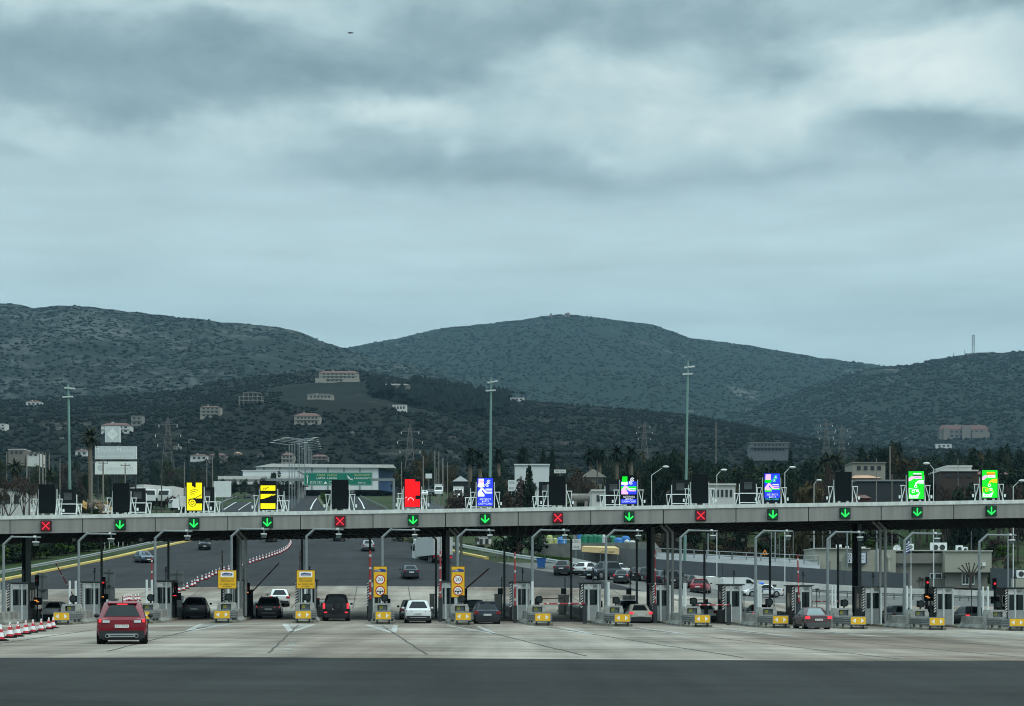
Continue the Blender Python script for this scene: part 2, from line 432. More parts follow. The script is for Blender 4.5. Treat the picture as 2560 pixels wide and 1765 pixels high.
def hill(name, ridge, Dr, Db, zb, mat, amp, px0, px1, step, nv=46, power=1.0, seed=0.0, back=900):
    """a hillside: rises from its foot at distance Db to its ridge at Dr and falls away behind"""
    n = int((px1 - px0) / step); vs, fs = [], []
    nb = 8
    def surf(px, v):
        D = Db + (Dr - Db) * v
        zr = CH + (HY - lerp(ridge, px)) / F * Dr
        # sideways position: straight rays from the eye at the ridge, parallel lines nearer
        x = (px - CX) / F * D
        z0 = zb if not callable(zb) else zb(px)
        z = z0 + (zr - z0) * (v ** power)
        w = math.sin(math.pi * min(v, 1)) ** .7
        z += amp * w * (mnoise.fractal((x * .0042 + seed, D * .0042, seed), .9, 2.1, 5) * .8 + mnoise.noise((x * .0016 + seed, D * .0016, 2)) * .7)
        z += amp * .10 * mnoise.fractal((x * .03 + seed, D * .03, seed), .8, 2.2, 4)
        return x, D, z
    for j in range(nv + 1):
        for i in range(n + 1): vs.append(surf(px0 + (px1 - px0) * i / n, j / nv))
    for j in range(1, nb + 1):
        for i in range(n + 1):
            x, D, z = surf(px0 + (px1 - px0) * i / n, 1.0); f = j / nb
            vs.append((x * (1 + f * back / D), D + back * f, z - (z - 20) * (f ** 1.5) * .9))
    for j in range(nv + nb):
        for i in range(n):
            o = j * (n + 1) + i; fs.append((o, o + 1, o + n + 2, o + n + 1))
    mb = MB(); mb.add(vs, fs)
    o = struct(name, mb, mat, True)
    BVH.append(BVHTree.FromPolygons(vs, fs)); HILL[name] = (vs, n, nv)
    return o
S = 1.1058
def sc_(pts): return [(a * S, b * S) for a, b in pts]
RID_L = sc_([(-700, 720), (-300, 700), (-100, 688), (0, 686), (40, 689), (75, 698), (140, 690), (200, 692), (300, 705), (400, 717), (500, 728), (600, 737), (650, 743), (700, 758), (730, 772), (790, 792), (850, 812), (950, 830), (1050, 858), (1100, 874), (1180, 905), (1350, 960)])
RID_M = sc_([(400, 880), (600, 840), (790, 785), (900, 765), (1000, 742), (1100, 732), (1190, 722), (1245, 712), (1300, 712), (1400, 724), (1480, 735), (1560, 764), (1700, 782), (1850, 808), (2000, 827), (2200, 850), (2600, 890), (3000, 920)])
RID_R = sc_([(1500, 990), (1650, 940), (1760, 900), (1850, 868), (1950, 838), (2010, 828), (2060, 825), (2120, 812), (2200, 798), (2260, 797), (2315, 793), (2500, 780), (2900, 770)])
RID_N = sc_([(-900, 930), (-300, 915), (0, 905), (300, 893), (420, 880), (500, 862), (600, 850), (720, 838), (820, 840), (900, 856), (1000, 885), (1100, 902), (1200, 908), (1300, 916), (1450, 930), (1560, 940), (1650, 955), (1740, 973), (1850, 995), (2000, 1015), (2400, 1030), (3000, 1040)])
m_hL = mat_hill('rocky_scrub', (.009, .014, .012), (.018, .024, .020), (.062, .068, .064), .332, .030, seed=2)
m_hM = mat_hill('forest_slope', (.010, .018, .015), (.016, .024, .019), (.12, .12, .11), .220, .012, seed=5)
m_hR = mat_hill('right_forest_slope', (.010, .017, .015), (.017, .023, .019), (.10, .095, .09), .235, .015, seed=11)
m_hN = mat_hill('low_hill_scrub', (.005, .008, .007), (.012, .014, .010), (.075, .065, .055), .225, .02, seed=8)
hill('middle_hill', RID_M, 4600, 2600, 120, m_hM, 24, 300, 3300, 8, seed=3.1)
hill('left_hill', RID_L, 3300, 1900, 120, m_hL, 22, -800, 1450, 7, power=.9, seed=7.7)
hill('right_hill', RID_R, 3500, 1900, 105, m_hR, 22, 1700, 3300, 7, power=.95, seed=1.9)
hill('low_hill', RID_N, 1900, 900, lambda px: 54, m_hN, 8, -900, 3300, 9, nv=60, power=.85, seed=5.5, back=500)
def hit(px, py, dmin=0.0):
    """the first hillside point along a line of sight"""
    d = (P(px, py, 100.0) - Vector((0, 0, CH))).normalized(); best = None
    for b in BVH:
        r = b.ray_cast(Vector((0, 0, CH)), d)
        if r[0] is not None and r[0].y > dmin and (best is None or r[0].y < best.y): best = r[0]
    return best
def top_of_ground(x, y):
    z = tz(x, y)
    for b in BVH:
        r = b.ray_cast(Vector((x, y, 3000)), Vector((0, 0, -1)))
        if r[0] is not None: z = max(z, r[0].z)
    return z
# ------------------------------------------------------------------ shared materials
m_fascia = M('fascia_panel', (.25, .245, .225), .6, .20, 1.6, stretch=(1.2, 1, .10))
m_cap = M('white_coping', (.62, .64, .60), .6, .22, 2.5, stretch=(1, 1, .2))
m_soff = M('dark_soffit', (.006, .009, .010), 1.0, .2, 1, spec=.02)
m_black = M('black_steel', (.008, .010, .011), .8, .2, spec=.12)
m_dark = M('dark_grey_steel', (.035, .042, .045), .5, .2)
m_pole = M('grey_galvanised', (.20, .225, .23), .5, .15, 4)
m_pole2 = M('dull_pole', (.085, .105, .105), .5, .15, 4)
m_pipe = M('pale_pipe', (.25, .26, .245), .5, .1)
m_white = M('white_paint', (.72, .74, .72), .5, .1, 3)
m_offw = M('off_white', (.55, .56, .53), .6, .15, 2)
m_tube = M('white_tube', (.62, .65, .63), .5, .12, 3)
m_screen = M('screen_off', (.007, .010, .012), .8, .3, 30, spec=.08)
m_cabin = M('board_cabinet', (.009, .012, .014), .8, .2, spec=.1)
def E(name, c, s=1.0): return M(name, c, emit=s)
e_red, e_green, e_yel, e_blue = E('lit_red', (1, .03, .05), 1.0), E('lit_green', (.02, .95, .13), 1.0), E('lit_yellow', (1, .86, .0), 1.0), E('lit_blue', (.015, .05, .95), 1.0)
e_dred, e_white, e_pink, e_lime = E('lit_screen_red', (1, .0, .005), 1.0), E('lit_white', (.85, .92, 1), 1.0), E('lit_pink', (1, .55, .85), 1.0), E('lit_lime', (.0, .82, .02), 1.0)
e_amber = E('lit_amber', (1, .35, .05), 1.0); e_orange = E('lit_orange', (1, .6, .0), 1.0); e_cyan = E('lit_cyan', (.05, .6, .9), 1.0)
m_glow_r = E('dim_red', (.10, .0, .008), 1.0); m_glow_g = E('dim_green', (.0, .035, .012), 1.0)
# ------------------------------------------------------------------ toll canopy
CD = 122.0
def ctop(x): return 8.28 + .0158 * x
def canopy():
    root = thing('toll_canopy', 'long flat grey toll plaza canopy with white coping spanning every lane on dark columns', 'canopy', (0, CD, 0))
    x0, x1, dep = -62.0, 62.0, 21.0
    def slab(mb, za, zb, ya, yb, xa=x0, xb=x1, mi=0):
        mb.hexa([(xa, ya, ctop(xa) + za), (xb, ya, ctop(xb) + za), (xb, yb, ctop(xb) + za), (xa, yb, ctop(xa) + za),
                 (xa, ya, ctop(xa) + zb), (xb, ya, ctop(xb) + zb), (xb, yb, ctop(xb) + zb), (xa, yb, ctop(xa) + zb)], mi)
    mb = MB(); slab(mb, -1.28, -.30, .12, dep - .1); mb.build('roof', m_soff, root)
    mb = MB(); slab(mb, -.29, -.02, -.06, .25); slab(mb, -.30, -.06, .25, dep); mb.build('coping', m_cap, root)
    seams = [(955 + ((k * 181.5 + 25) - 955)) for k in range(-2, 18)]
    seams = [((p - CX) / F * CD) for p in seams]
    for a, b in zip(seams[:-1], seams[1:]):
        mb = MB(); slab(mb, -1.33, -.30, 0, .10, a + .03, b - .03); mb.build('fascia_panel', m_fascia, root)
    mb = MB()
    x = x0 + .4
    while x < x1:
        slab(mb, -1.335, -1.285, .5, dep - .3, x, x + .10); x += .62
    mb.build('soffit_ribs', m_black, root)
    for px in (66, 592, 1114, 1626, 2141):
        x = (px - CX) / F * 129; g = gz(x, 129); h = ctop(x) - 1.3
        mb = MB(); w = .24
        mb.box((x - .13, 7, (g + h) / 2), (.30, .5, h - g)); mb.build('column', m_black, root)
        mb = MB(); mb.box((x + .18, 6.9, (g + h) / 2), (.26, .55, h - g)); mb.build('column_casing', m_pole2, root)
        mb = MB(); mb.box((x, 7, g + .45), (1.0, 1.2, .9)); mb.build('column_plinth', m_dark, root)
        s = 1 if px > 100 else -1
        for q in (.95, 1.32):
            mb = MB(); mb.path([(x + s * q - .5, 3.2, h), (x + s * q, 3.0, h - .55), (x + s * q, 3.0, g + .2)], .10, 8); mb.build('drain_pipe', m_pipe, root, True)
    return root
canopy()
# ------------------------------------------------------------------ lane signals on the fascia
LIGHTS = [116, 301, 485.5, 669, 850.5, 1033, 1213, 1394.5, 1572.5, 1751.5, 1931.5, 2112, 2292, 2477]
KINDS = 'XVVVXVVXVXVVVV'
LANE_WORD = ['over the coned-off lane', 'over the lane of the red SUV', 'over the lane of the grey coupe SUV', 'over the lane of the dark crossover', 'over the lane of the black jeep', 'over the lane of the white crossover',
             'over the lane of the dark hatchback', 'over the empty lane', 'over the lane of the beige sedan', 'over the lane right of the beige sedan', 'over the lane of the maroon sedan',
             'over the lane right of the maroon sedan', 'over the lane of the grey estate car', 'over the last lane']
def bar(mb, x0, z0, x1, z1, w, y, mi=0):
    d = Vector((x1 - x0, z1 - z0)); d.normalize(); nx, nz = -d.y * w / 2, d.x * w / 2
    mb.add([(x0 + nx, y, z0 + nz), (x0 - nx, y, z0 - nz), (x1 - nx, y, z1 - nz), (x1 + nx, y, z1 + nz)], [(0, 1, 2, 3)], mi)
def rect(mb, x0, z0, x1, z1, y, mi=0): mb.add([(x0, y, z0), (x1, y, z0), (x1, y, z1), (x0, y, z1)], [(0, 1, 2, 3)], mi)
def poly(mb, pts, y, mi=0): mb.add([(a, y, b) for a, b in pts], [tuple(range(len(pts)))], mi)
def disc(mb, x, z, r, y, mi=0, n=18, a0=0, a1=360):
    if a1 - a0 >= 360: pts = [(x + r * math.cos(2 * math.pi * i / n), z + r * math.sin(2 * math.pi * i / n)) for i in range(n)]
    else: pts = [(x, z)] + [(x + r * math.cos(R(a0 + (a1 - a0) * i / n)), z + r * math.sin(R(a0 + (a1 - a0) * i / n))) for i in range(n + 1)]
    poly(mb, pts, y, mi)
def arc(mb, x, z, r, w, a0, a1, y, mi=0, n=10):
    for i in range(n):
        p = [R(a0 + (a1 - a0) * (i + q) / n) for q in (0, 1)]
        mb.add([(x + (r + s) * math.cos(t), y, z + (r + s) * math.sin(t)) for t, s in ((p[0], -w / 2), (p[0], w / 2), (p[1], w / 2), (p[1], -w / 2))], [(3, 2, 1, 0)], mi)
for k, (px, kd) in enumerate(zip(LIGHTS, KINDS)):
    D = CD - .02
    x = (px - CX) / F * D; z = ctop(x) - .80
    col = 'red cross' if kd == 'X' else 'green arrow'
    t = thing('lane_signal', 'lit %s signal %s, %s' % (col, LANE_WORD[k], ORD[k]), 'lane signal', (x, D, z), 0, 'lane signals along the canopy fascia')
    mb = MB(); mb.box((0, -.08, 0), (.76, .16, .76)); mb.build('housing', m_black, t)
    mb = MB(); rect(mb, -.34, -.34, .34, .34, -.165); mb.build('face', m_glow_r if kd == 'X' else m_glow_g, t)
    mb = MB()
    if kd == 'X':
        bar(mb, -.27, -.27, .27, .27, .07, -.172); bar(mb, -.27, .27, .27, -.27, .07, -.176); mb.build('cross', e_red, t)
    else:
        bar(mb, 0, .30, 0, -.2, .10, -.172); bar(mb, -.29, .03, .02, -.27, .10, -.176); bar(mb, .29, .03, -.02, -.27, .10, -.180); mb.build('arrow', e_green, t)
# ------------------------------------------------------------------ message boards standing on the canopy
BW, BH = 1.20, 2.12
BOARD_MATS = [m_screen, e_yel, e_dred, e_blue, e_lime, e_white, e_pink, E('screen_shade', (.006, .006, .01), 1.0), e_orange, e_cyan]
def face(mb, kind):
    """draws a display face in board coordinates: x 0..1.2, z 0..2.12"""
    y = -.010; y2 = -.016; y3 = -.022; y4 = -.028; K = 7
    if kind == 'yellow_car':
        rect(mb, .05, .05, 1.15, 1.0 - .45, y, 1); rect(mb, .05, .92, 1.15, 1.72, y, 1); rect(mb, .05, .55, .55, .92, y, 1)
        rect(mb, .05, 1.72, .42, 2.07, y, 1); rect(mb, .70, 1.72, 1.15, 2.07, y, 1); rect(mb, .42, 1.72, .55, 1.80, y, 1)
        for i, r in enumerate((.16, .32, .46)): arc(mb, .60 - .10 + i * .06, 1.05 + .0, r + .05, .04, 50 + i * 6, 150 - i * 12, y2, K)
        bar(mb, .62, .92, 1.14, 1.2, .045, y2, K); bar(mb, .12, .80, .62, .93, .05, y2, K)
        disc(mb, .46, .62, .30, y2, K); disc(mb, .46, .60, .24, y3, 1); arc(mb, .46, .60, .12, .045, 0, 360, y4, K, 16)
    elif kind == 'yellow_bars':
        rect(mb, .06, .08, 1.14, .48, y, 1); rect(mb, .06, 1.40, 1.14, 1.78, y, 1)
        poly(mb, [(.06, .78), (.30, .82), (1.14, 1.10), (1.14, 1.16), (.06, 1.16)][::1], y, 1)
        arc(mb, .42, 1.40, .20, .045, 70, 175, y2, K); arc(mb, .62, 1.40, .22, .045, 80, 165, y2, K)
        bar(mb, .72, .94, 1.0, 1.15, .04, y2, K)
    elif kind == 'red':
        rect(mb, .05, .05, 1.15, .62, y, 2); rect(mb, .05, .88, 1.15, 1.90, y, 2); rect(mb, .05, 1.90, .80, 2.07, y, 2); rect(mb, .05, .62, .82, .88, y, 2)
        M2 = BOARD_MATS.index(e_dred)
        for i, r in enumerate((.30, .46, .62)): arc(mb, .30, .96, r, .028, 35, 105, y2, 10)
        bar(mb, .10, .62, .75, .84, .035, y2, 10); bar(mb, .75, .84, 1.14, .98, .035, y2, 10)
        arc(mb, .48, .52, .20, .035, 0, 180, y2, 5); bar(mb, .70, .50, 1.12, .50, .03, y2, 10); bar(mb, .08, .70, .2, .78, .03, y2, 5)
    elif kind in ('blue', 'multi_a', 'multi_b'):
        rect(mb, .04, .05, 1.16, 2.07, y, 3)
        if kind == 'multi_a':
            rect(mb, .04, 1.66, 1.16, 2.07, y2, 0); rect(mb, .04, 1.05, 1.16, 1.30, y2, 4); rect(mb, .04, .62, 1.16, .72, y2, 0); rect(mb, .04, .38, 1.16, .62, y2, 0)
        if kind == 'multi_b':
            rect(mb, .04, .88, 1.16, 1.04, y2, 4); rect(mb, .04, .05, 1.16, .30, y2, 0)
        a, b = {'blue': (5, 5), 'multi_a': (4, 5), 'multi_b': (6, 4)}[kind]
        disc(mb, .30, 1.78, .20, y3, 6 if kind != 'multi_a' else 4); rect(mb, .12, 1.86, .50, 2.02, y3, 6 if kind == 'multi_b' else a); rect(mb, .10, 1.62, .50, 1.72, y4, a)
        disc(mb, .30, 1.42, .26, y3, b, 12, 0, 180); disc(mb, .30, 1.62, .25, y3, b, 12, 180, 360)
        poly(mb, [(.06, 1.05), (.30, 1.36), (.44, 1.36), (.72, 1.04), (1.10, 1.04), (1.10, .94), (.62, .94), (.40, 1.20), (.34, 1.14), (.55, .86), (.55, .78), (.06, .78)], y4, 6 if kind != 'blue' else 5)
        rect(mb, .06, .72, .54, .86, y4, {'blue': 5, 'multi_a': 6, 'multi_b': 4}[kind])
        rect(mb, .62, 1.22, 1.10, 1.30, y3, 5 if kind != 'multi_a' else 4); rect(mb, .62, 1.10, 1.10, 1.16, y3, 6 if kind == 'multi_b' else 5)
        for cx, cz in ((.86, 1.80), (.76, 1.58)): arc(mb, cx, cz, .12, .05, 30, 330, y3, 5 if kind != 'multi_b' else 4, 12); arc(mb, cx, cz, .04, .04, 0, 360, y3, 5)
        text(mb, 'ΜΕΤΡΗΤΑ', .19, .62, y4, .52, 5, fit=.82); text(mb, 'ΚΑΡΤΑ', .19, .62, y4, .36, 5, fit=.52); text(mb, 'CASH+CARD', .19, .60, y4, .19, 9 if kind == 'multi_b' else 5, fit=1.0)
    elif kind in ('green', 'green_y'):
        rect(mb, .04, .05, 1.16, 2.07, y, 4); w = 5; h = 8 if kind == 'green_y' else 5
        rect(mb, .38, 1.84, .98, 1.93, y2, h); rect(mb, .38, 1.74, .98, 1.82, y2, 7 if kind == 'green' else 2); rect(mb, .46, 1.52, 1.0, 1.72, y2, 6 if kind == 'green' else 5)
        text(mb, 'ΚΕΡΜΑΤΑ', .12, .72, y3, 1.62, 3 if kind == 'green' else 2, fit=.42)
        poly(mb, [(.04, 1.34), (.20, 1.38), (.46, 1.58), (.40, 1.70), (.24, 1.70), (.04, 1.56)], y2, 6)
        poly(mb, [(.48, 1.00), (.54, 1.22), (.74, 1.40), (1.14, 1.44), (1.14, 1.16), (.86, 1.14), (.72, 1.20)], y2, h)
        for i in range(3): bar(mb, .66 + .12 * i, 1.12, .80 + .14 * i, 1.30, .025, y3, 4)
        for cx, cz in ((.56, .96), (.38, .60), (.68, .66)): arc(mb, cx, cz, .09, .05, 0, 360, y2, w if cx > .5 else h, 12)
        poly(mb, [(.08, .10), (.08, .46), (.30, .30), (.60, .34), (.86, .50), (.72, .10)], y2, w); bar(mb, .07, .82, .60, .72, .04, y2, h); bar(mb, .60, .72, .90, .48, .04, y2, h); bar(mb, .07, .82, .07, .46, .04, y2, h)
        for i in range(5): bar(mb, .16 + .11 * i, .14, .22 + .11 * i, .26, .03, y3, 4)
m_reddark = E('screen_dark_red', (.45, .0, .0), 1.0)
def board_frame(t, x0, x1, zt, ht, bars=()):
    for s, x in ((-1, x0), (1, x1)):
        mb = MB()
        mb.cyl((x, .28, 0), (x, .28, zt), .035, n=6); mb.cyl((x, -.1, 0), (x, .25, ht), .03, n=6); mb.cyl((x + s * .42, .2, 0), (x + s * .06, .25, ht), .035, n=6)
        mb.cyl((x + s * .02, .25, ht), (x + s * .44, .25, ht), .03, n=6); mb.cyl((x + s * .30, .22, 0), (x + s * .40, .22, ht), .025, n=6)
        f = mb.build('side_frame', m_tube, t)
        mb = MB(); mb.box((x + s * .5, .2, .42), (.12, .1, .22)); mb.build('junction_box', m_tube, f)
    for z in bars: mb = MB(); mb.cyl((x0, .1, z), (x1, .1, z), .035, n=6); mb.build('cross_tube', m_tube, t)
FRONT = [(117, 'off'), (302.5, 'off'), (486, 'yellow_car'), (670, 'yellow_bars'), (850, 'off'), (1031, 'red'), (1213, 'blue'), (1393, 'off'), (1572, 'multi_a'), (1750, 'off'), (1930.5, 'multi_b'), (2109, 'off'), (2290.5, 'green'), (2474.5, 'green_y')]
BLAB = {'off': 'switched off black message board', 'yellow_car': 'lit yellow message board with a car and radio wave picture', 'yellow_bars': 'message board lit with three yellow bars on black',
        'red': 'message board lit solid red with faint wave lines', 'blue': 'lit blue message board with white hand and coins above ΜΕΤΡΗΤΑ ΚΑΡΤΑ', 'multi_a': 'lit message board with green head and green stripe over blue',
        'multi_b': 'lit message board with pink head and pink hand over blue', 'green': 'lit green message board with white hand dropping coins', 'green_y': 'lit green message board with orange hand dropping coins'}
OFFW = {0: 'above the red cross at the far left', 1: 'right of the far left board, below the billboard', 4: 'in front of the green road sign', 7: 'between the blue board and the green headed board', 9: 'left of the pink headed board, under the tall right mast', 11: 'left of the two green boards'}
for k, (px, kind) in enumerate(FRONT):
    D = CD + .8; x = (px - CX) / F * D; zt = ctop(x)
    lab = BLAB[kind] + (' ' + OFFW[k] if k in OFFW else '')
    t = thing('message_board', lab, 'message board', (x, D, zt - .05), 0, 'message boards on the canopy')
    b0 = .20
    mb = MB(); mb.box((0, .14, b0 + BH / 2), (BW, .26, BH)); mb.build('cabinet', m_cabin, t)
    mb = MB()
    if kind == 'off': rect(mb, .04, .05, 1.16, 2.07, -.01, 0)
    else: face(mb, kind)
    mb.v = [(a - BW / 2, b, c + b0) for a, b, c in mb.v]
    mb.build('display', BOARD_MATS + [m_reddark], t)
    board_frame(t, -BW / 2 - .06, BW / 2 + .06, 1.75 if k % 2 else 2.0, 1.25)
    for x in (-.3, .3): mb = MB(); mb.box((x, .14, .1), (.16, .16, .2)); mb.build('foot', m_tube, t)
for k, (px, kind) in enumerate(FRONT):
    if k in (4, 12, 13, 11): continue
    D = CD + 9; pb = 955 + (px - 955) * CD / D * 1.008; x = (pb - CX) / F * D; zt = ctop(x)
    t = thing('rear_message_board', 'black board back beside the %s' % (BLAB[kind].replace('message board', 'board').split(' with ')[0].replace('switched off black', 'dark') + (' ' + OFFW[k].split(',')[0] if k in OFFW else '')), 'message board', (x, D, zt - .05), 0, 'rear boards on the canopy')
    mb = MB(); mb.box((0, .3, 1.42), (1.18, .24, 2.15)); mb.build('cabinet', m_cabin, t)
    mb = MB(); mb.box((0, .17, 1.95), (.62, .05, .55)); mb.box((0, .16, 2.2), (.66, .12, .06)); mb.build('hatch', m_dark, t)
    board_frame(t, -.66, .66, 2.1, 1.35, (1.35, .62, .3))
# ------------------------------------------------------------------ toll islands and what stands on them
NOSE = [-48, 153.5, 354, 555, 758, 958, 1158, 1357, 1556, 1756, 1951.5, 2146, 2343, 2543, 2742]
ARMS = [9, 197, 388, 579, 766, 956, 1144, 1331, 1515, 1701, 1889, 2069, 2261, 2448, 2634]
BEND = [1361, 1353, 1346, 1341, 1341.5, 1343, 1344, 1344, 1345, 1345, 1346, 1349, 1352, 1356, 1360]
ND = 112.0
def L(j, lat, D):
    x = (NOSE[j] - CX) / F * ND + LANE * (D - ND) + lat
    return Vector((x, D, gz(x, D)))
def where(j):
    """words that single out toll island j by what stands beside it"""
    return ['at the far left edge', 'right of the coned-off car', 'hidden behind the red SUV', 'with the nearer square yellow sign', 'left of the black jeep', 'left of the white crossover',
            'left of the navy hatchback', 'right of the navy hatchback', 'left of the beige sedan', 'right of the beige sedan', 'left of the maroon sedan', 'right of the maroon sedan', 'second from the right', 'next to the right edge', 'at the right edge'][j]
m_conc2 = M('barrier_concrete', (.23, .23, .21), .85, .55, 1.1)
m_kerb = M('kerb_concrete', (.22, .205, .16), .9, .5, 1.2)
m_cab = M('cabinet_concrete', (.32, .32, .295), .8, .4, 2.5)
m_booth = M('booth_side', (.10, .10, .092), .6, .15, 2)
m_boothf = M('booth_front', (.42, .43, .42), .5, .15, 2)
m_glass = M('dark_glass', (.008, .016, .018), .08, 0, spec=.6)
m_guard = M('guard_rail', (.17, .185, .185), .45, .25, 3, metal=.3)
m_yel = M('sign_yellow', (.80, .44, .015), .5, .06, 3)
m_yel2 = M('lime_label', (.72, .66, .03), .5, .1, 3)
m_wsym = M('sign_white', (.85, .82, .78), .5, .05, 3)
m_redp = M('sign_red', (.52, .015, .02), .5, .08, 3)
m_boom = M('boom_red', (.36, .035, .04), .5, .15, 3)
m_boomd = M('boom_dark', (.09, .03, .035), .5, .15, 3)
m_lens = M('lens', (.008, .016, .016), .15, 0, spec=.6)
m_blue = M('sign_blue', (.02, .05, .22), .5, .05)
m_ink = M('ink', (.012, .012, .015), .6, 0)
def strip_prism(mb, j, poly, D0, D1, n, org):
    """extrudes an x-z section along island j, following the ground, relative to org"""
    N = len(poly); vs, fs = [], []
    for i in range(n + 1):
        D = D0 + (D1 - D0) * i / n; c = L(j, 0, D)
        for x, z in poly: vs.append((c.x + x - org.x, c.y - org.y, c.z + z - org.z))
    fs += [tuple(range(N)), tuple(range((n + 1) * N - 1, n * N - 1, -1))]
    for i in range(n):
        for q in range(N):
            a = i * N + q; b = i * N + (q + 1) % N
            fs.append((b, a, a + N, b + N))
    mb.add(vs, fs)
JER = lambda w, h: [(-w, -.05), (w, -.05), (w, .12), (w * .72, .34), (w * .62, h), (-w * .62, h), (-w * .72, .34), (-w, .12)]
for j in range(0, 15):
    o = L(j, 0, ND)
    t = thing('toll_island', 'concrete toll island with barrier walls %s' % where(j), 'toll island', o, 0, 'toll islands between the lanes')
    mb = MB(); strip_prism(mb, j, [(-.72, -.06), (.72, -.06), (.72, .16), (-.72, .16)], ND + .3, 147, 12, o); mb.build('kerb', m_kerb, t)
    mb = MB(); strip_prism(mb, j, JER(.86, .86), ND + 3.4, 121.2, 5, o); mb.build('front_wall', m_conc2, t)
    mb = MB(); strip_prism(mb, j, JER(.66, .82), 131, 146, 6, o); mb.build('rear_wall', m_conc2, t)
# crash cushions with their arrow boards
def beam(mb, pts, mi=0):
    """a three-ridged guard rail between plan points"""
    prof_ = [(0, .34), (.05, .40), (0, .47), (.05, .55), (0, .62), (.05, .70), (0, .76), (0, .80), (.0, .80)]
    for (ax, ay), (bx, by) in zip(pts[:-1], pts[1:]):
        d = Vector((bx - ax, by - ay)).normalized(); nx, ny = d.y, -d.x
        vs = []
        for x, y in ((ax, ay), (bx, by)):
            for q, z in prof_[:-1]: vs.append((x + nx * q, y + ny * q, z))
        n = len(prof_) - 1
        mb.add(vs, [(i, n + i, n + i + 1, i + 1) for i in range(n - 1)], mi)
def cushion(j):
    o = L(j, 0, ND)
    t = thing('crash_cushion', 'crash cushion with yellow arrow board on the island %s' % where(j), 'crash cushion', o, RZ, 'crash cushions at the island noses')
    mb = MB(); beam(mb, [(-.74, 3.6), (-.70, 1.0), (-.45, .2)]); beam(mb, [(.45, .2), (.70, 1.0), (.74, 3.6)]); mb.build('guard_rail', m_guard, t)
    for x in (-.4, .4):
        for q, y, d in ((1, .25, .14), (1.5, 1.6, .2), (1.6, 2.9, .2)):
            mb = MB(); mb.box((x * q, y, .17), (.11, d, .34)); mb.build('foot', m_dark, t)
    mb = MB(); mb.box((0, .35, .34), (1.0, .5, .06)); mb.build('base_plate', m_dark, t)
    b = MB(); b.box((0, .04, .57), (1.08, .05, .58)); b = b.build('arrow_board', m_pole, t)
    mb = MB(); rect(mb, -.50, .33, .50, .81, .005); b2 = mb.build('board_face', m_yel, b)
    mb = MB(); poly(mb, [(-.40, .57), (-.18, .41), (-.18, .73)], -.002); poly(mb, [(.40, .57), (.18, .73), (.18, .41)], -.002); mb.build('arrows', m_wsym, b)
def cabinet(j):
    o = L(j, -.05, 115.4)
    t = thing('control_cabinet', 'pale control cabinet with yellow label on the island %s' % where(j), 'cabinet', o, RZ, 'control cabinets behind the crash cushions')
    mb = MB()
    mb.prism([(-.62, .1), (-.62, 1.05), (-.52, 1.36), (-.34, 1.36), (-.34, .66), (-.34, .1)], 0, 1.3); mb.prism([(.34, .1), (.34, 1.36), (.52, 1.36), (.62, 1.05), (.62, .1)], 0, 1.3)
    mb.box((0, .65, 1.30), (.678, 1.3, .12)); mb.box((0, .65, .4), (.678, 1.296, .58)); mb.box((0, .9, .97), (.678, .6, .55)); mb.build('housing', m_cab, t)
    mb = MB(); mb.box((.02, .20, .96), (.56, .05, .50)); mb.build('panel', m_guard, t)
    mb = MB(); rect(mb, -.19, 1.0, .0, 1.17, .17, 0); rect(mb, -.17, 1.03, -.03, 1.06, .166, 1); rect(mb, -.17, 1.09, -.03, 1.12, .166, 1); mb.build('label_plate', [m_yel2, m_dark], t)
    mb = MB(); mb.cyl((.15, .45, 1.36), (.15, .45, 1.55), .05); mb.box((.15, .46, 1.72), (.44, .2, .44)); mb.cyl((.15, .36, 1.72), (.15, .24, 1.72), .24, .26, 14)
    lp = mb.build('lane_lamp', m_black, t)
    mb = MB(); mb.cyl((.15, .26, 1.72), (.15, .235, 1.72), .19, .19, 14); mb.build('lens', m_lens, lp)
for j in range(1, 15): cushion(j); cabinet(j)
# camera masts reaching over the lanes
def arm_mast(j):
    D = 118.7; x = (ARMS[j] - CX) / F * D; z0 = gz(x, D)
    zb = CH + (HY - BEND[j]) / F * D
    t = thing('camera_mast', 'grey bent camera mast on the island %s' % where(j), 'camera mast', (x, D, z0), 0, 'camera masts over the toll lanes')
    h = zb - z0
    mb = MB(); mb.cyl((0, 0, 0), (0, 0, h), .10, .088, 10); mb.cyl((0, 0, 0), (0, 0, 2.6), .13, .13, 10); mb.cyl((0, 0, h), (.60, 0, h + .55), .085, .085, 10); mb.ball((0, 0, h), .09, 0, 8, 5)
    mb.build('pole', m_pole, t, True)
    mb = MB(); mb.cyl((.58, 0, h + .53), (2.62, 0, h + .50), .07, .055, 8); mb.ball((.6, 0, h + .54), .088, 0, 8, 5); mb.build('arm', m_pole, t, True)
    c = MB(); c.box((2.28, 0, h + .02), (.30, .4, .22)); c.cyl((2.28, 0, h + .55), (2.28, 0, h + .1), .045, n=6); c = c.build('camera', m_pole2, t)
    mb = MB(); mb.box((2.28, -.03, h + .17), (.36, .5, .08)); mb.box((2.2, 0, h + .56), (.16, .12, .12)); mb.build('sun_shield', m_white, c)
for j in range(0, 15): arm_mast(j)
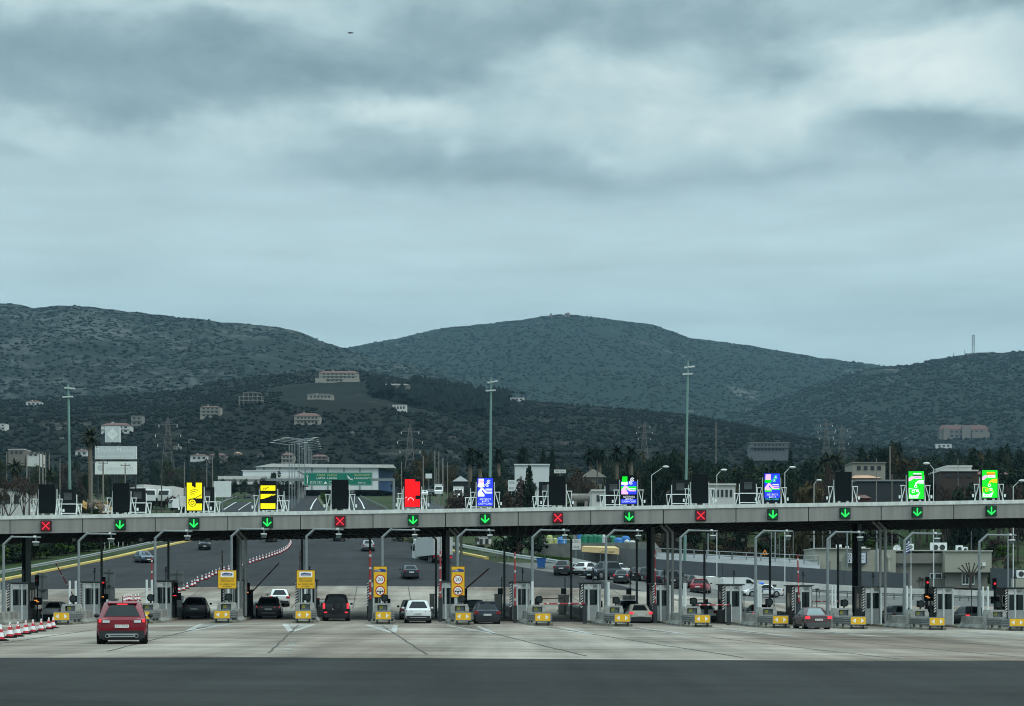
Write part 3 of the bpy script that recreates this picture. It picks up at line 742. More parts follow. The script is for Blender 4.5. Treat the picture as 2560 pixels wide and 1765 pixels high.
for k, px in enumerate([254, 421, 588, 755, 925, 1090, 1261, 1428, 1592, 1761, 1925, 2095, 2262]):
    D = 133.0; x = (px - CX) / F * D; z0 = gz(x, D)
    t = thing('rear_camera_mast', 'dark bent rear camera mast, ' + ['seen left of the coned lane booth', 'by the second booth', 'behind the nearer square yellow sign', 'behind the further square yellow sign', 'behind the left speed sign', 'left of the centre column', 'left of the seventh booth', 'before the dark wall left end', 'before the yellow crate', 'left of the green tall mast foot', 'in front of the white patrol car', 'behind the right column', 'by the flag'][k], 'camera mast', (x, D, z0), 0, 'rear camera masts')
    h = CH + (HY - 1348) / F * D - z0
    mb = MB(); mb.cyl((0, 0, 0), (0, 0, h), .10, .09, 8); mb.cyl((0, 0, h), (-.55, 0, h + .38), .075, .07, 8); mb.build('pole', m_pole2, t, True)
    mb = MB(); mb.cyl((-.54, 0, h + .37), (-2.5, 0, h + .40), .055, .05, 8); mb.build('arm', m_pole2, t, True)
    mb = MB(); mb.box((-2.15, 0, h - .05), (.30, .34, .28)); mb.cyl((-2.15, 0, h + .38), (-2.15, 0, h), .03, n=6); c = mb.build('camera', m_dark, t)
    mb = MB(); rect(mb, -2.29, h - .17, -2.01, h + .07, -.175); mb.build('camera_front', m_offw, c)
# booths
def booth(j):
    o = L(j, -.33, 125.4) + Vector((0, 0, .14)); hz = 2.76
    t = thing('toll_booth', 'grey toll booth with dark window on the island %s' % where(j), 'toll booth', o, RZ, 'toll booths')
    w, d = .66, 2.7
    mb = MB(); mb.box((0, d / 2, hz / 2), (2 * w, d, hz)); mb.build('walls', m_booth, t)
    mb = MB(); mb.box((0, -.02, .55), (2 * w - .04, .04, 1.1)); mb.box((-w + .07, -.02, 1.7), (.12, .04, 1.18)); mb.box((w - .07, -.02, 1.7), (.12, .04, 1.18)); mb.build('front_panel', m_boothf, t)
    mb = MB(); mb.box((0, -.015, 1.70), (2 * w - .28, .03, 1.18)); wi = mb.build('front_window', m_glass, t)
    mb = MB(); mb.box((0, -.035, 1.7), (.05, .03, 1.18)) if j < 8 else mb.box((0, -.035, 1.12), (1.04, .03, .05)); mb.build('window_frame', m_boothf, wi)
    for s in (-1, 1):
        mb = MB(); mb.box((s * (w + .006), .75, 1.7), (.02, .55, 1.1)); mb.box((s * (w + .006), 1.75, 1.6), (.02, .7, 1.3)); mb.build('side_window', m_glass, t)
    mb = MB(); mb.box((0, -.045, 2.50), (2 * w - .06, .05, .40)); sp = mb.build('sign_strip', m_wsym, t)
    mb = MB()
    rect(mb, .02, 2.34, .56, 2.66, -.074, 0); text(mb, 'V/', .26, .30, -.078, 2.50, 1); text(mb, 'IIII', .18, .13, -.078, 2.50, 1); mb.build('sign_mark', [m_offw, m_dark], sp)
    mb = MB(); mb.box((0, d / 2 - .1, hz + .04), (2 * w + .24, d + .4, .08)); mb.build('roof', m_pole2, t)
    mb = MB(); mb.box((-w - .12, -.05, 1.35), (.17, .1, 2.7)); hs = mb.build('hazard_post', m_ink, t)
    mb = MB()
    for i in range(9): poly(mb, [(-w - .20, .9 + i * .2), (-w - .04, 1.02 + i * .2), (-w - .04, 1.12 + i * .2), (-w - .20, 1.0 + i * .2)], -.104)
    mb.build('hazard_stripes', m_wsym, hs)
    mb = MB(); mb.cyl((.15, .6, hz), (.15, .6, hz + .95), .04, n=6); mb.box((.15, .55, hz + .8), (.16, .3, .14)); mb.ball((.15, .6, hz + 1.0), .08, 0, 6, 4); mb.build('roof_camera', m_dark, t)
    mb = MB(); mb.box((w + .12, 1.0, 1.2), (.2, .3, .5)); mb.build('ticket_machine', m_black, t)
for j in range(0, 15): booth(j)
# slim white posts: one kind, copied
mb = MB(); mb.cyl((0, 0, 0), (0, 0, 2.72), .075, .075, 10)
post0 = mb.build('white_post', m_tube, None, True); first = True
for j in range(0, 15):
    for q, (lat, D, b) in enumerate(((-.30, 116.6, .8), (-.14, 118.0, .8), (-.70, 124.6, .1), (.02, 124.7, .1))):
        if j in (3, 4, 5, 6) and q < 1: continue
        p = L(j, lat, D); p.z += b - .55 * (q < 2)
        o = post0 if first else post0.copy()
        if not first: COL.objects.link(o)
        first = False
        o.location = p
        tag(o, 'white post %s, island %s' % (('behind the cabinet', 'beside the mast', 'at the left booth corner', 'at the right booth corner')[q], where(j)), 'post', 'white posts on the toll islands')
# thin aerial reader posts with a dark head
for j, px, pyt, dark in ((1, 106, 1478, 0), (2, 272, 1466, 0), (5, 1121, 1470, 0), (7, 1308, 1466, 0), (8, 1492, 1468, 0), (9, 1672, 1470, 0), (10, 1860, 1486, 0), (11, 1935, 1464, 1), (12, 2042, 1474, 1), (13, 2429, 1472, 1)):
    D = 126; x = (px - CX) / F * D; z0 = gz(x, D); zt = CH + (HY - pyt) / F * D
    t = thing('reader_post', 'thin %s reader post near the island %s' % ('dark' if dark else 'grey', where(j)), 'reader post', (x, D, z0), 0, 'reader posts')
    mb = MB(); mb.cyl((0, 0, 0), (0, 0, zt - z0), .035, n=6); mb.build('post', m_dark if dark else m_pole, t)
    mb = MB(); mb.box((.03, -.05, zt - z0), (.24, .3, .16)); mb.build('reader_head', m_dark, t)
# signal posts by the booths
for j, px, pyr, pya, lit in ((0, 93, 1451, 1503, 'amber figures'), (1, 259, 1456, 1494, 'red light'), (2, 440, 1470, 1491, 'small red light'), (3, 620, 1470, 1483, 'small amber light'), (13, 2318, 1456, 1493, 'red light and amber figures'), (14, 2486, 1459, 1500, 'large red light')):
    D = 126.5; x = (px - CX) / F * D; z0 = gz(x, D)
    zr = CH + (HY - pyr) / F * D - z0; za = CH + (HY - pya) / F * D - z0
    t = thing('exit_signal', 'black signal post with %s, island %s' % (lit, where(j)), 'signal', (x, D, z0), 0, 'exit signals by the booths')
    mb = MB(); mb.cyl((0, 0, 0), (0, 0, zr + .3), .06, n=8); mb.build('post', m_black, t)
    mb = MB(); mb.box((0, -.02, zr), (.26, .22, .8)); mb.build('lamp_box', m_black, t)
    mb = MB(); mb.cyl((0, -.12, zr), (0, -.16, zr), .085 if j in (1, 13, 14) else .02, n=12); mb.build('red_lamp', e_red, t)
    mb = MB(); mb.box((.05, -.02, za), (.62, .24, .55)); mb.build('fare_display', m_black, t)
    if j in (0, 1, 2, 3, 13):
        mb = MB(); bar(mb, -.18, za + .06, .06, za + .06, .07, -.15); bar(mb, -.02, za - .04, .18, za - .04, .06, -.15) if j in (0, 13) else None; mb.build('fare_figures', e_amber if j != 2 else e_red, t)
# boom gates: measured at their place on the island
def boom(label, px, py, tx, ty, D, r=.055, dark=False, base_drop=True):
    a = P(px, py, D); b = P(tx, ty, D); g = Vector((a.x, a.y, gz(a.x, a.y)))
    t = thing('boom_gate', label, 'boom gate', g, 0, 'boom gates at the booths')
    h = a.z - g.z
    mb = MB(); mb.box((0, 0, h / 2), (.30, .3, h + .1)); mb.build('drive_box', m_black if dark else m_dark, t)
    A, B_ = a - g, b - g; A.y -= .2; B_.y -= .2
    mb = MB(); mb.cyl(A, B_, r, r * .8, 8, 0)
    for f in (.12, .38, .64, .9):
        p = A.lerp(B_, f); d = (B_ - A).normalized() * .07; mb.cyl(p - d, p + d, r * 1.12, r * 1.12, 8, 1)
    mb.build('boom', [m_boomd, m_boomd] if dark else [m_boom, m_offw], t)
boom('slanting raised red boom above the white car by the cones', 187, 1495, 141, 1408, 127, .05)
boom('upright red boom left of the second camera mast, beyond the red SUV', 381, 1497, 381, 1392, 122, .055)
boom('upright red boom behind the nearer square yellow sign', 558, 1470, 556, 1376, 130, .055)
boom('upright thin red boom behind the further square yellow sign', 750, 1470, 751, 1376, 131, .045)
boom('dark boom slanting up past the white hatchback', 627, 1484, 699, 1407, 128, .05, True)
boom('lowered dark red boom in front of the black jeep', 790, 1498, 892, 1497.5, 126, .035)
boom('upright red boom left of the left speed sign', 926, 1498, 926, 1377, 121, .085)
boom('upright red boom left of the centre column pipes', 1101, 1495, 1101, 1377, 122, .07)
boom('dark boom slanting up from the right speed sign', 1163, 1473, 1223, 1421, 127, .06, True)
boom('thick upright red boom in front of the booth right of the dark hatchback', 1288, 1515, 1287, 1380, 121, .065)
boom('lowered red and white boom across the empty lane, nearer one', 1462, 1509, 1359, 1509.5, 120.5, .07)
boom('lowered thin red boom across the empty lane, further one', 1342, 1497, 1420, 1495, 130, .04)
boom('upright red boom beside the right-hand steel column', 1638, 1510, 1637, 1376, 124, .055)
boom('lowered red and white boom in front of the white car', 1822, 1512, 1741, 1512.5, 121, .06)
boom('lowered dark boom left of the white car', 1765, 1499.5, 1682, 1500, 130, .035)
boom('upright red boom left of the maroon sedan roof', 1996, 1505, 1993, 1387, 122, .06)
boom('lowered dark red boom right of the maroon sedan', 2025, 1504, 2098, 1503, 126, .045)
# yellow boards on poles
def square_sign(j, label):
    o = L(j, 0, 115.75); x = o.x
    t = thing('green_tag_sign', label, 'sign', o, RZ, 'square yellow signs')
    zc = CH + (HY - 1448.5) / F * 115.75 - o.z; s = .645
    mb = MB(); mb.box((-.22, .1, zc / 2 - .1), (.08, .08, zc)); mb.box((.28, .1, zc / 2 - .1), (.08, .08, zc)); mb.build('pole', m_pole2, t)
    mb = MB(); mb.box((0, .02, zc), (2 * s, .05, 2 * s)); bd = mb.build('board', m_ink, t)
    mb = MB(); rect(mb, -s + .03, zc - s + .03, s - .03, zc + s - .03, -.008); mb.build('board_face', m_yel, bd)
    mb = MB(); rect(mb, -.44, zc + .16, .44, zc + .53, -.013, 0)
    poly(mb, [(-.34, zc + .27), (.34, zc + .27), (.36, zc + .40), (-.10, zc + .47), (-.34, zc + .40)], -.018, 1)
    text(mb, 'Αττική Οδός', .1, 0, -.023, zc + .35, 0, fit=.58); text(mb, '——————', .06, .02, -.018, zc + .215, 1, fit=.5)
    mb.build('logo_plate', [m_wsym, m_blue], bd)
    mb = MB()
    for i, (tx, w) in enumerate((('ΔΕΚΤΟΙ ΟΛΟΙ ΟΙ', .92), ('ΠΟΜΠΟΔΕΚΤΕΣ', .88), ('ALL GREEN TAGS', 1.02), ('ACCEPTED', .60))):
        text(mb, tx, .135, 0, -.015, zc + (.03, -.12, -.33, -.49)[i], fit=w)
    mb.build('lettering', m_ink, bd)
square_sign(3, 'square yellow sign reading all green tags accepted, left of the dark crossover'); square_sign(4, 'square yellow sign reading all green tags accepted, left of the black jeep')
def speed_sign(j, px, label):
    D = 115.8; x = (px - CX) / F * D; g = gz(x, D)
    t = thing('speed_sign', label, 'sign', (x, D, g), RZ, 'tall yellow speed signs')
    zt = CH + (HY - 1415.5) / F * D - g; zb = CH + (HY - 1494) / F * D - g; w = .475
    mb = MB(); mb.box((0, .1, zb / 2 + .3), (.09, .08, zb + .6)); mb.build('pole', m_pole2, t)
    mb = MB(); mb.box((0, .03, (zt + zb) / 2), (2 * w, .05, zt - zb)); bd = mb.build('board', m_ink, t)
    mb = MB(); rect(mb, -w + .03, zb + .03, w - .03, zt - .03, .002); mb.build('board_face', m_yel, bd)
    mb = MB(); poly(mb, [(-.42, zt - .39), (.40, zt - .39), (.40, zt - .24), (.05, zt - .16), (-.10, zt - .24), (-.42, zt - .24)], -.003, 1); text(mb, 'Ολυμπία', .13, -.16, -.008, zt - .315, 0, fit=.42)
    mb.build('logo_plate', [m_wsym, m_blue], bd)
    for z, tx, s in ((zt - .92, '20', .36), (zt - 1.69, '10t', .17)):
        mb = MB(); disc(mb, 0, z, .335, -.003, 0, 24); disc(mb, 0, z, .265, -.008, 1, 24); text(mb, tx, s, 0, -.013, z + (0 if tx == '20' else .1), 2, fit=.38 if tx == '20' else .26)
        if tx != '20':
            rect(mb, -.22, z - .06, .22, z + .0, -.013, 2); rect(mb, -.05, z - .2, .05, z - .06, -.013, 2); poly(mb, [(-.26, z - .03), (-.14, z - .12), (-.14, z + .06)], -.014, 2); poly(mb, [(.26, z - .03), (.14, z + .06), (.14, z - .12)], -.014, 2)
        mb.build('speed_limit' if tx == '20' else 'weight_limit', [m_redp, m_wsym, m_ink], bd)
speed_sign(5, 950.5, 'tall yellow speed limit 20 sign left of the white crossover'); speed_sign(6, 1145, 'tall yellow speed limit 20 sign left of the dark hatchback')
# grey sign backs beyond the left booths
for px0, px1, pt, pb, lab in ((92, 120, 1432, 1499, 'grey back of a road sign beyond the leftmost booth'), (258, 287, 1423, 1500, 'grey back of a road sign right of the second booth'), (425, 459, 1427, 1468, 'small grey back of a sign right of the third booth'), (600, 620, 1420, 1490, 'narrow grey back of a sign behind the nearer square yellow sign')):
    D = 147; a = P(px0, pt, D); b = P(px1, pb, D); x = (a.x + b.x) / 2; g = gz(x, D)
    t = thing('sign_back', lab, 'sign', (x, D, g), 0, 'sign backs beyond the booths')
    mb = MB(); mb.box((0, .03, (a.z + b.z) / 2 - g), (b.x - a.x, .05, a.z - b.z)); mb.build('panel', M('sign_back_grey', (.17, .19, .20), .5, .1), t)
    mb = MB(); mb.box((0, -.02, (a.z - g) / 2), (.10, .05, a.z - g)); mb.box((0, -.01, a.z - g - .3), (b.x - a.x - .1, .04, .07)); mb.box((0, -.01, (a.z + b.z) / 2 - g - .3), (b.x - a.x - .1, .04, .07)); mb.build('post', m_pole2, t)
# white kiosks / boxes beyond booths
for i, (px0, px1, pt, pb) in enumerate(((108, 127, 1505, 1531), (276, 291, 1498, 1512), (438, 456, 1491, 1506), (1074, 1086, 1486, 1502), (1236, 1254, 1486, 1502), (1396, 1423, 1489, 1504), (1557, 1588, 1490, 1497))):
    D = 142; a = P(px0, pt, D); b = P(px1, pb, D); x = (a.x + b.x) / 2; g = gz(x, D)
    mb = MB(); h = max(.5, a.z - g); mb.box((0, .4, h / 2), (b.x - a.x, .8, h)); mb.box((0, .4, h + .03), (b.x - a.x + .06, .86, .06))
    o = mb.build('concrete_block', m_offw); o.location = (x, D, g)
    tag(o, 'pale concrete end block of a rear barrier, seen ' + ['above the white car by the cones', 'left of the red SUV roof', 'left of the grey coupe SUV roof', 'right of the white crossover roof', 'right of the dark hatchback roof', 'behind the further lowered boom', 'behind the beige sedan roof'][i], 'block', 'concrete end blocks')
for i, (px, py) in enumerate(((1251, 1478), (1409, 1478), (1572, 1479))):
    D = 139; p = P(px, py, D); g = gz(p.x, D)
    t = thing('small_signal', 'dark green back of a small signal, ' + ('right of the right speed sign', 'above the empty lane', 'above the beige sedan')[i], 'signal', (p.x, D, g), 0, 'small signals facing away')
    mb = MB(); mb.box((0, 0, p.z - g), (.42, .2, .5)); mb.build('housing', M('deep_green', (.015, .05, .04), .5, .1), t)
    mb = MB(); mb.cyl((.12, .1, 0), (.12, .1, 3.2), .045, n=6); mb.build('post', m_pole2, t)
# ------------------------------------------------------------------ paint and joints on the pavement
SEAM = -.107
m_line = pavement('worn_white_paint', (.33, .33, .31), 1.1, 1.3, 1.0)
m_joint = M('joint_tar', (.06, .058, .054), .9, .3, 2)
def ribbon(mb, pts, w, dz=.006, wob=0.0, mi=0):
    vs, fs = [], []
    for i, (x, y) in enumerate(pts):
        o = mnoise.noise((x * .35 + 9, y * .35, 1)) * wob
        vs += [(x - w / 2 + o, y, gz(x - w / 2 + o, y) + dz), (x + w / 2 + o, y, gz(x + w / 2 + o, y) + dz)]
    fs = [(2 * i, 2 * i + 1, 2 * i + 3, 2 * i + 2) for i in range(len(pts) - 1)]
    mb.add(vs, fs, mi)
mb = MB(); mj = MB()
for j in range(0, 15):
    xn = (NOSE[j] - CX) / F * ND
    seam = lambda D: xn + SEAM * (D - 110)
    tipD = 88 if j not in (1, 2) else 98
    for s in (-1, 1):
        ribbon(mb, [(seam(tipD) + (s * .95 - SEAM * 0 + (xn - seam(tipD)) * 0) * f + (seam(tipD + (109.5 - tipD) * f) - seam(tipD)), tipD + (109.5 - tipD) * f) for f in [i / 10 for i in range(11)]], .34 if s < 0 else .30, .006)
    for i in range(4):
        D = 100 + i * 2.4; w = .9 * (D - tipD) / (109.5 - tipD)
        vs = [(seam(D) - w, D), (seam(D) + w, D), (seam(D + 1.3) + w, D + 1.3), (seam(D + 1.3) - w, D + 1.3)]
        if w > 0 and j in (3, 4, 5): mb.add([(x, y, gz(x, y) + .008) for x, y in vs], [(0, 1, 2, 3)])
    ribbon(mj, [(seam(D), D) for D in [56.5 + i * (51 / 40) for i in range(41)]], .08, .010, .09)
    ribbon(mj, [(xn + LANE * (D - ND) + 2.65, D) for D in [148 + i * 1.4 for i in range(21)]], .09, .010, .06)
struct('lane_markings', mb, m_line); struct('pavement_joints', mj, m_joint)
ms = MB()
for x0, y0, x1, y1, w in ((-3.2, 45, 1.5, 24, .07), (-4.8, 40, -2.2, 22, .06), (1.5, 50, 12, 33, .06), (-9, 33, -3, 41, .05), (4, 50, 20, 44, .07), (12, 50, 30, 41, .05), (-20, 44, -12, 34, .06), (-1, 38, 6, 30, .04)):
    ribbon(ms, [(x0 + (x1 - x0) * i / 30, y0 + (y1 - y0) * i / 30) for i in range(31)], w, .004, .06)
struct('road_seams', ms, M('seam_tar', (.010, .011, .012), .9, .2, 2))
mb = MB()
for y0 in (62.0, 83.0, 97.5):
    ribbon_pts = [(-58 + i * 2, y0 + i * .02) for i in range(68)]
    vs = []; fs = []
    for i, (x, y) in enumerate(ribbon_pts): vs += [(x, y, gz(x, y) + .008), (x, y + .10, gz(x, y + .1) + .008)]
    mb.add(vs, [(2 * i, 2 * i + 2, 2 * i + 3, 2 * i + 1) for i in range(len(ribbon_pts) - 1)])
struct('slab_joints', mb, M('joint_fill', (.10, .10, .095), .9, .3, 2))
mb = MB()
for i in range(9): 
    x = -7.7 + (-.107) * -(i * 1.6) * -1; D = 55 + i * 1.6
    D = D + 2.6; xs = (NOSE[4] - CX) / F * ND + SEAM * (D - 110) + .35
    mb.add([(xs, D, gz(xs, D) + .007), (xs + .3, D, gz(xs, D) + .007), (xs + .3, D + .45, gz(xs, D) + .007), (xs, D + .45, gz(xs, D) + .007)], [(0, 1, 2, 3)])
struct('dashed_marking', mb, m_line)
mb = MB(); ribbon(mb, [(-50 + i, 54.4 + .012 * i) for i in range(0)] or [(0, 53.9), (0, 53.95)], .05, .006)
# ------------------------------------------------------------------ vehicles
def paint(name, c, rough=.28): return M('paint_' + name, c, rough, .05, .8, coat=.25, spec=.35)
m_tyre = M('tyre_rubber', (.012, .012, .013), .85, .2, 6)
m_rim = M('alloy_rim', (.28, .29, .30), .35, .1, metal=.7)
m_cglass = M('car_glass', (.010, .014, .016), .12, 0, spec=.22)
m_cglass_g = M('car_glass_green', (.02, .05, .045), .08, 0, spec=.7)
m_cglass_l = M('car_glass_light', (.16, .22, .23), .08, 0, spec=.7)
m_plastic = M('bumper_plastic', (.018, .019, .021), .7, .15, 3)
m_chrome = M('satin_trim', (.42, .44, .45), .35, .05, metal=.6)
m_tail = M('tail_lamp', (.22, .008, .012), .2, .05, 3, coat=.5)
m_head = M('head_lamp', (.55, .6, .62), .15, .05, 3, coat=.5)
m_plate = M('number_plate', (.72, .73, .70), .5, .04, 3)
e_tail = E('lit_tail', (1, .05, .07), 1.0); e_taild = E('dim_tail', (.65, .02, .06), .8); e_headl = E('lit_head', (1, .97, .9), 1.0)
m_arch = M('wheel_arch_black', (.006, .006, .007), .9, 0)
KINDS_CAR = {
    'suv':   dict(L=4.6, W=1.88, H=1.63, belt=1.00, hood=.96, rb=.03, rt=.17, ft=.54, fb=.74, gc=.24, wr=.36, deck=None),
    'coupe': dict(L=4.65, W=1.90, H=1.62, belt=1.04, hood=.98, rb=.03, rt=.26, ft=.54, fb=.72, gc=.22, wr=.36, deck=None),
    'jeep':  dict(L=4.6, W=1.88, H=1.92, belt=1.16, hood=1.10, rb=.02, rt=.06, ft=.60, fb=.71, gc=.30, wr=.40, deck=None),
    'hatch': dict(L=4.15, W=1.76, H=1.49, belt=.92, hood=.86, rb=.03, rt=.17, ft=.56, fb=.77, gc=.18, wr=.32, deck=None),
    'estate': dict(L=4.55, W=1.76, H=1.50, belt=.93, hood=.86, rb=.02, rt=.09, ft=.56, fb=.75, gc=.18, wr=.32, deck=None),
    'sedan': dict(L=4.45, W=1.72, H=1.43, belt=.90, hood=.85, rb=.17, rt=.31, ft=.58, fb=.77, gc=.18, wr=.31, deck=.94),
}
def car(name, label, cat, loc, rz, kind, pmat, view='rear', lit=False, plate=None, glass=None, tails='side', extras=(), group=None, sc=1.0, lower=None, scale_w=1.0):
    k = KINDS_CAR[kind]; Lh, W, H = k['L'], k['W'] * scale_w, k['H']; hw = W / 2; belt, hood, gc, wr = k['belt'], k['hood'], k['gc'], k['wr']
    t = thing(name, label, cat, loc, rz, group); t.scale = (sc, sc, sc)
    gm = glass or m_cglass
    Y = lambda f: -Lh / 2 + f * Lh
    deck = k['deck'] or belt
    st = [(.000, .80, gc + .12, deck - .16), (.006, .90, gc + .06, deck - .06), (.03, .97, gc, deck), (.12, 1.0, gc, deck), (.22, 1.0, gc, belt if not k['deck'] else deck), (.5, 1.0, gc, belt), (k['fb'] - .02, 1.0, gc, belt - .01), (k['fb'] + .08, .985, gc, hood),
          (.93, .94, gc, hood - .08), (.985, .86, gc + .04, hood - .18), (1.0, .74, gc + .12, hood - .32)]
    def ring(f, w, zb, zt):
        w *= hw; y = Y(f); m = zb + (zt - zb) * .62
        half = [(w * .86, zb), (w * .97, zb + (zt - zb) * .16), (w, zb + (zt - zb) * .42), (w * .995, m), (w * .975, zt - (zt - zb) * .12), (w * .90, zt - .01), (w * .70, zt + .008)]
        return [(-a, y, b) for a, b in half] + [(a, y, b) for a, b in half[::-1]]
    rings = [ring(*s) for s in st]; n = len(rings[0]); mb = MB()
    vs = [v for r in rings for v in r]; fs = []
    for i in range(len(rings) - 1):
        for q in range(n):
            a, b = i * n + q, i * n + (q + 1) % n
            fs.append((a, b, b + n, a + n))
    fs += [tuple(range(n - 1, -1, -1)), tuple(range((len(rings) - 1) * n, len(rings) * n))]
    mb.add(vs, fs)
    # cabin: rounded frustum rising from the belt line
    b0 = belt - .05
    def cab(z, t_):
        # t_ 0 at the belt, 1 at the roof
        yr = Y(k['rb'] + (k['rt'] - k['rb']) * t_); yf = Y(k['fb'] + (k['ft'] - k['fb']) * t_)
        w = hw * (.94 - .22 * t_); c = .12 + .14 * t_
        return [(-w + c, yr, z), (-w, yr + c * 1.5, z), (-w, yf - c * 2.2, z), (-w + c * 1.6, yf - c * .4, z), (0, yf + c * .3, z), (w - c * 1.6, yf - c * .4, z), (w, yf - c * 2.2, z), (w, yr + c * 1.5, z), (w - c, yr, z), (0, yr - .04, z)]
    levels = [(b0, 0.0), (belt + (H - belt) * .45, .47), (belt + (H - belt) * .84, .86), (H - .045, .99)]
    cr = [cab(z, tt) for z, tt in levels]
    top = [(x * .84, Y(.5) + (y - Y(.5)) * .90, H) for x, y, z in cr[-1]]
    cr.append(top); m_ = len(top); o = len(mb.v)
    vs = [v for r in cr for v in r] + [(0, sum(v[1] for v in top) / m_, H + .012)]; fs = []
    for i in range(len(cr) - 1):
        for q in range(m_):
            a, b = i * m_ + q, i * m_ + (q + 1) % m_
            fs.append((b, a, a + m_, b + m_))
    c0 = len(vs) - 1
    for q in range(m_): fs.append((c0, (len(cr) - 1) * m_ + (q + 1) % m_, (len(cr) - 1) * m_ + q))
    mb.add(vs, fs)
    body = mb.build('body', pmat, t, True, 32)
    # glass panels lie 8 mm proud of the cabin skin
    def patch(qa, qb, za, zb, mat_, nm, off=.012, ina=.0, inb=.0):
        rows = []
        for f in (za, (za + zb) / 2, zb):
            z = b0 + (H - b0) * f; tt = None
            for (z0, t0), (z1, t1) in zip(levels[:-1], levels[1:]):
                if z0 <= z <= z1: tt = t0 + (t1 - t0) * (z - z0) / (z1 - z0)
            tt = .99 if tt is None else tt
            r = cab(z, tt); pts = [r[q % m_] for q in range(qa, qb + 1)]
            if ina: p, q_ = Vector(pts[0]), Vector(pts[1]); pts[0] = tuple(p.lerp(q_, ina))
            if inb: p, q_ = Vector(pts[-1]), Vector(pts[-2]); pts[-1] = tuple(p.lerp(q_, inb))
            c = Vector((0, Y(.42), z)); row = []
            for i_, p in enumerate(pts):
                a_ = Vector(pts[max(0, i_ - 1)]); b_ = Vector(pts[min(len(pts) - 1, i_ + 1)]); d = (b_ - a_); nrm = Vector((d.y, -d.x, 0)).normalized()
                if nrm.dot(Vector(p) - c) < 0: nrm = -nrm
                nrm = (nrm + Vector((0, 0, .35))).normalized()
                row.append(Vector(p) + nrm * off)
            rows.append(row)
        w = len(rows[0]); b = MB()
        b.add([v for r in rows for v in r], [(i * w + q, i * w + q + 1, (i + 1) * w + q + 1, (i + 1) * w + q) for i in range(2) for q in range(w - 1)])
        return b.build(nm, mat_, t, True, 60)
    patch(8, 10, .16, .86, gm, 'rear_window', ina=.06, inb=.06)
    patch(3, 5, .12, .84, gm, 'windscreen', .014)
    for q in (1, 6):
        patch(q, q + 1, .14, .84, gm, 'side_window', ina=.03, inb=.03)
    for sx in (-1, 1):                                  # door pillar strip
        b = MB(); r0 = cab(b0 + (H - b0) * .14, .14 * 1.05); x = abs(r0[1][0]) + .022
        r1 = cab(H - .1, .9); x1 = abs(r1[1][0]) + .022
        b.hexa([(sx * x - .01, -.12, b0 + .05), (sx * x + .01, -.12, b0 + .05), (sx * x + .01, -.02, b0 + .05), (sx * x - .01, -.02, b0 + .05), (sx * x1 - .01, -.12, H - .12), (sx * x1 + .01, -.12, H - .12), (sx * x1 + .01, -.02, H - .12), (sx * x1 - .01, -.02, H - .12)])
        b.build('door_pillar', m_plastic, t)
    low = lower or m_plastic
    b = MB(); b.box((0, Y(.010), gc + .13), (W * .90, .11, .30)); b.box((0, Y(.02), gc - .01), (W * .78, .14, .14)); b.build('rear_bumper', low, t)
    b = MB(); b.box((0, Y(.985), gc + .12), (W * .76, .12, .20)); b.build('front_bumper', m_plastic, t)
    for sx in (-1, 1):
        for f in (.185, .80):
            y = Y(f)
            b = MB(); b.cyl((sx * (hw - .30), y, wr + .01), (sx * (hw + .004), y, wr + .01), wr + .055, n=18); b.build('wheel_arch', m_arch, t)
            b = MB(); b.cyl((sx * (hw - .24), y, wr), (sx * (hw + .012), y, wr), wr, n=18); w_ = b.build('wheel', m_tyre, t)
            b = MB(); b.cyl((sx * (hw + .011), y, wr), (sx * (hw + .022), y, wr), wr * .64, wr * .58, n=14); b.build('rim', m_rim, w_)
        b = MB(); b.ball((sx * (hw + .11), Y(k['fb'] - .10), belt + .06), .10, 0, 8, 5, (1.1, .6, .85)); b.build('door_mirror', pmat if 'paint_mirror' in extras else m_plastic, t, True)
        b = MB(); b.box((sx * (hw + .004 - .02), Y(.47), gc + .06), (.05, Lh * .50, .12)); b.build('sill', m_plastic, t)
        z = deck - .20
        tm = e_tail if lit else m_tail
        b = MB()
        if tails == 'slim': b.hexa([(sx * hw * .50, Y(-.002), z), (sx * hw * .92, Y(.012), z - .01), (sx * hw * .92, Y(.05), z - .01), (sx * hw * .50, Y(.03), z), (sx * hw * .50, Y(.0), z + .06), (sx * hw * .94, Y(.012), z + .12), (sx * hw * .94, Y(.05), z + .12), (sx * hw * .50, Y(.03), z + .06)])
        elif tails == 'tall': b.box((sx * hw * .90, Y(.012), z + .12), (.16, .10, .40))
        elif tails == 'wide': b.hexa([(sx * hw * .46, Y(-.004), z + .02), (sx * hw * .95, Y(.012), z - .06), (sx * hw * 1.0, Y(.06), z - .04), (sx * hw * .5, Y(.03), z), (sx * hw * .46, Y(.0), z + .11), (sx * hw * .95, Y(.012), z + .16), (sx * hw * .995, Y(.06), z + .17), (sx * hw * .5, Y(.03), z + .14)])
        else: b.box((sx * hw * .84, Y(.010), z + .03), (.30, .12, .19))
        tl = b.build('tail_light', m_tail if 'half_lit' in extras else tm, t)
        if 'half_lit' in extras:
            b = MB(); b.box((sx * hw * .86, Y(-.004), z + .10), (.09, .05, .13)); b.build('lamp', e_tail, tl)
        b = MB(); b.hexa([(sx * hw * .50, Y(.985), hood - .33), (sx * hw * .90, Y(.955), hood - .32), (sx * hw * .90, Y(.93), hood - .32), (sx * hw * .5, Y(.95), hood - .33), (sx * hw * .52, Y(.985), hood - .20), (sx * hw * .93, Y(.955), hood - .15), (sx * hw * .93, Y(.93), hood - .15), (sx * hw * .52, Y(.95), hood - .19)]); b.build('headlight', e_headl if 'front_lit' in extras else m_head, t)
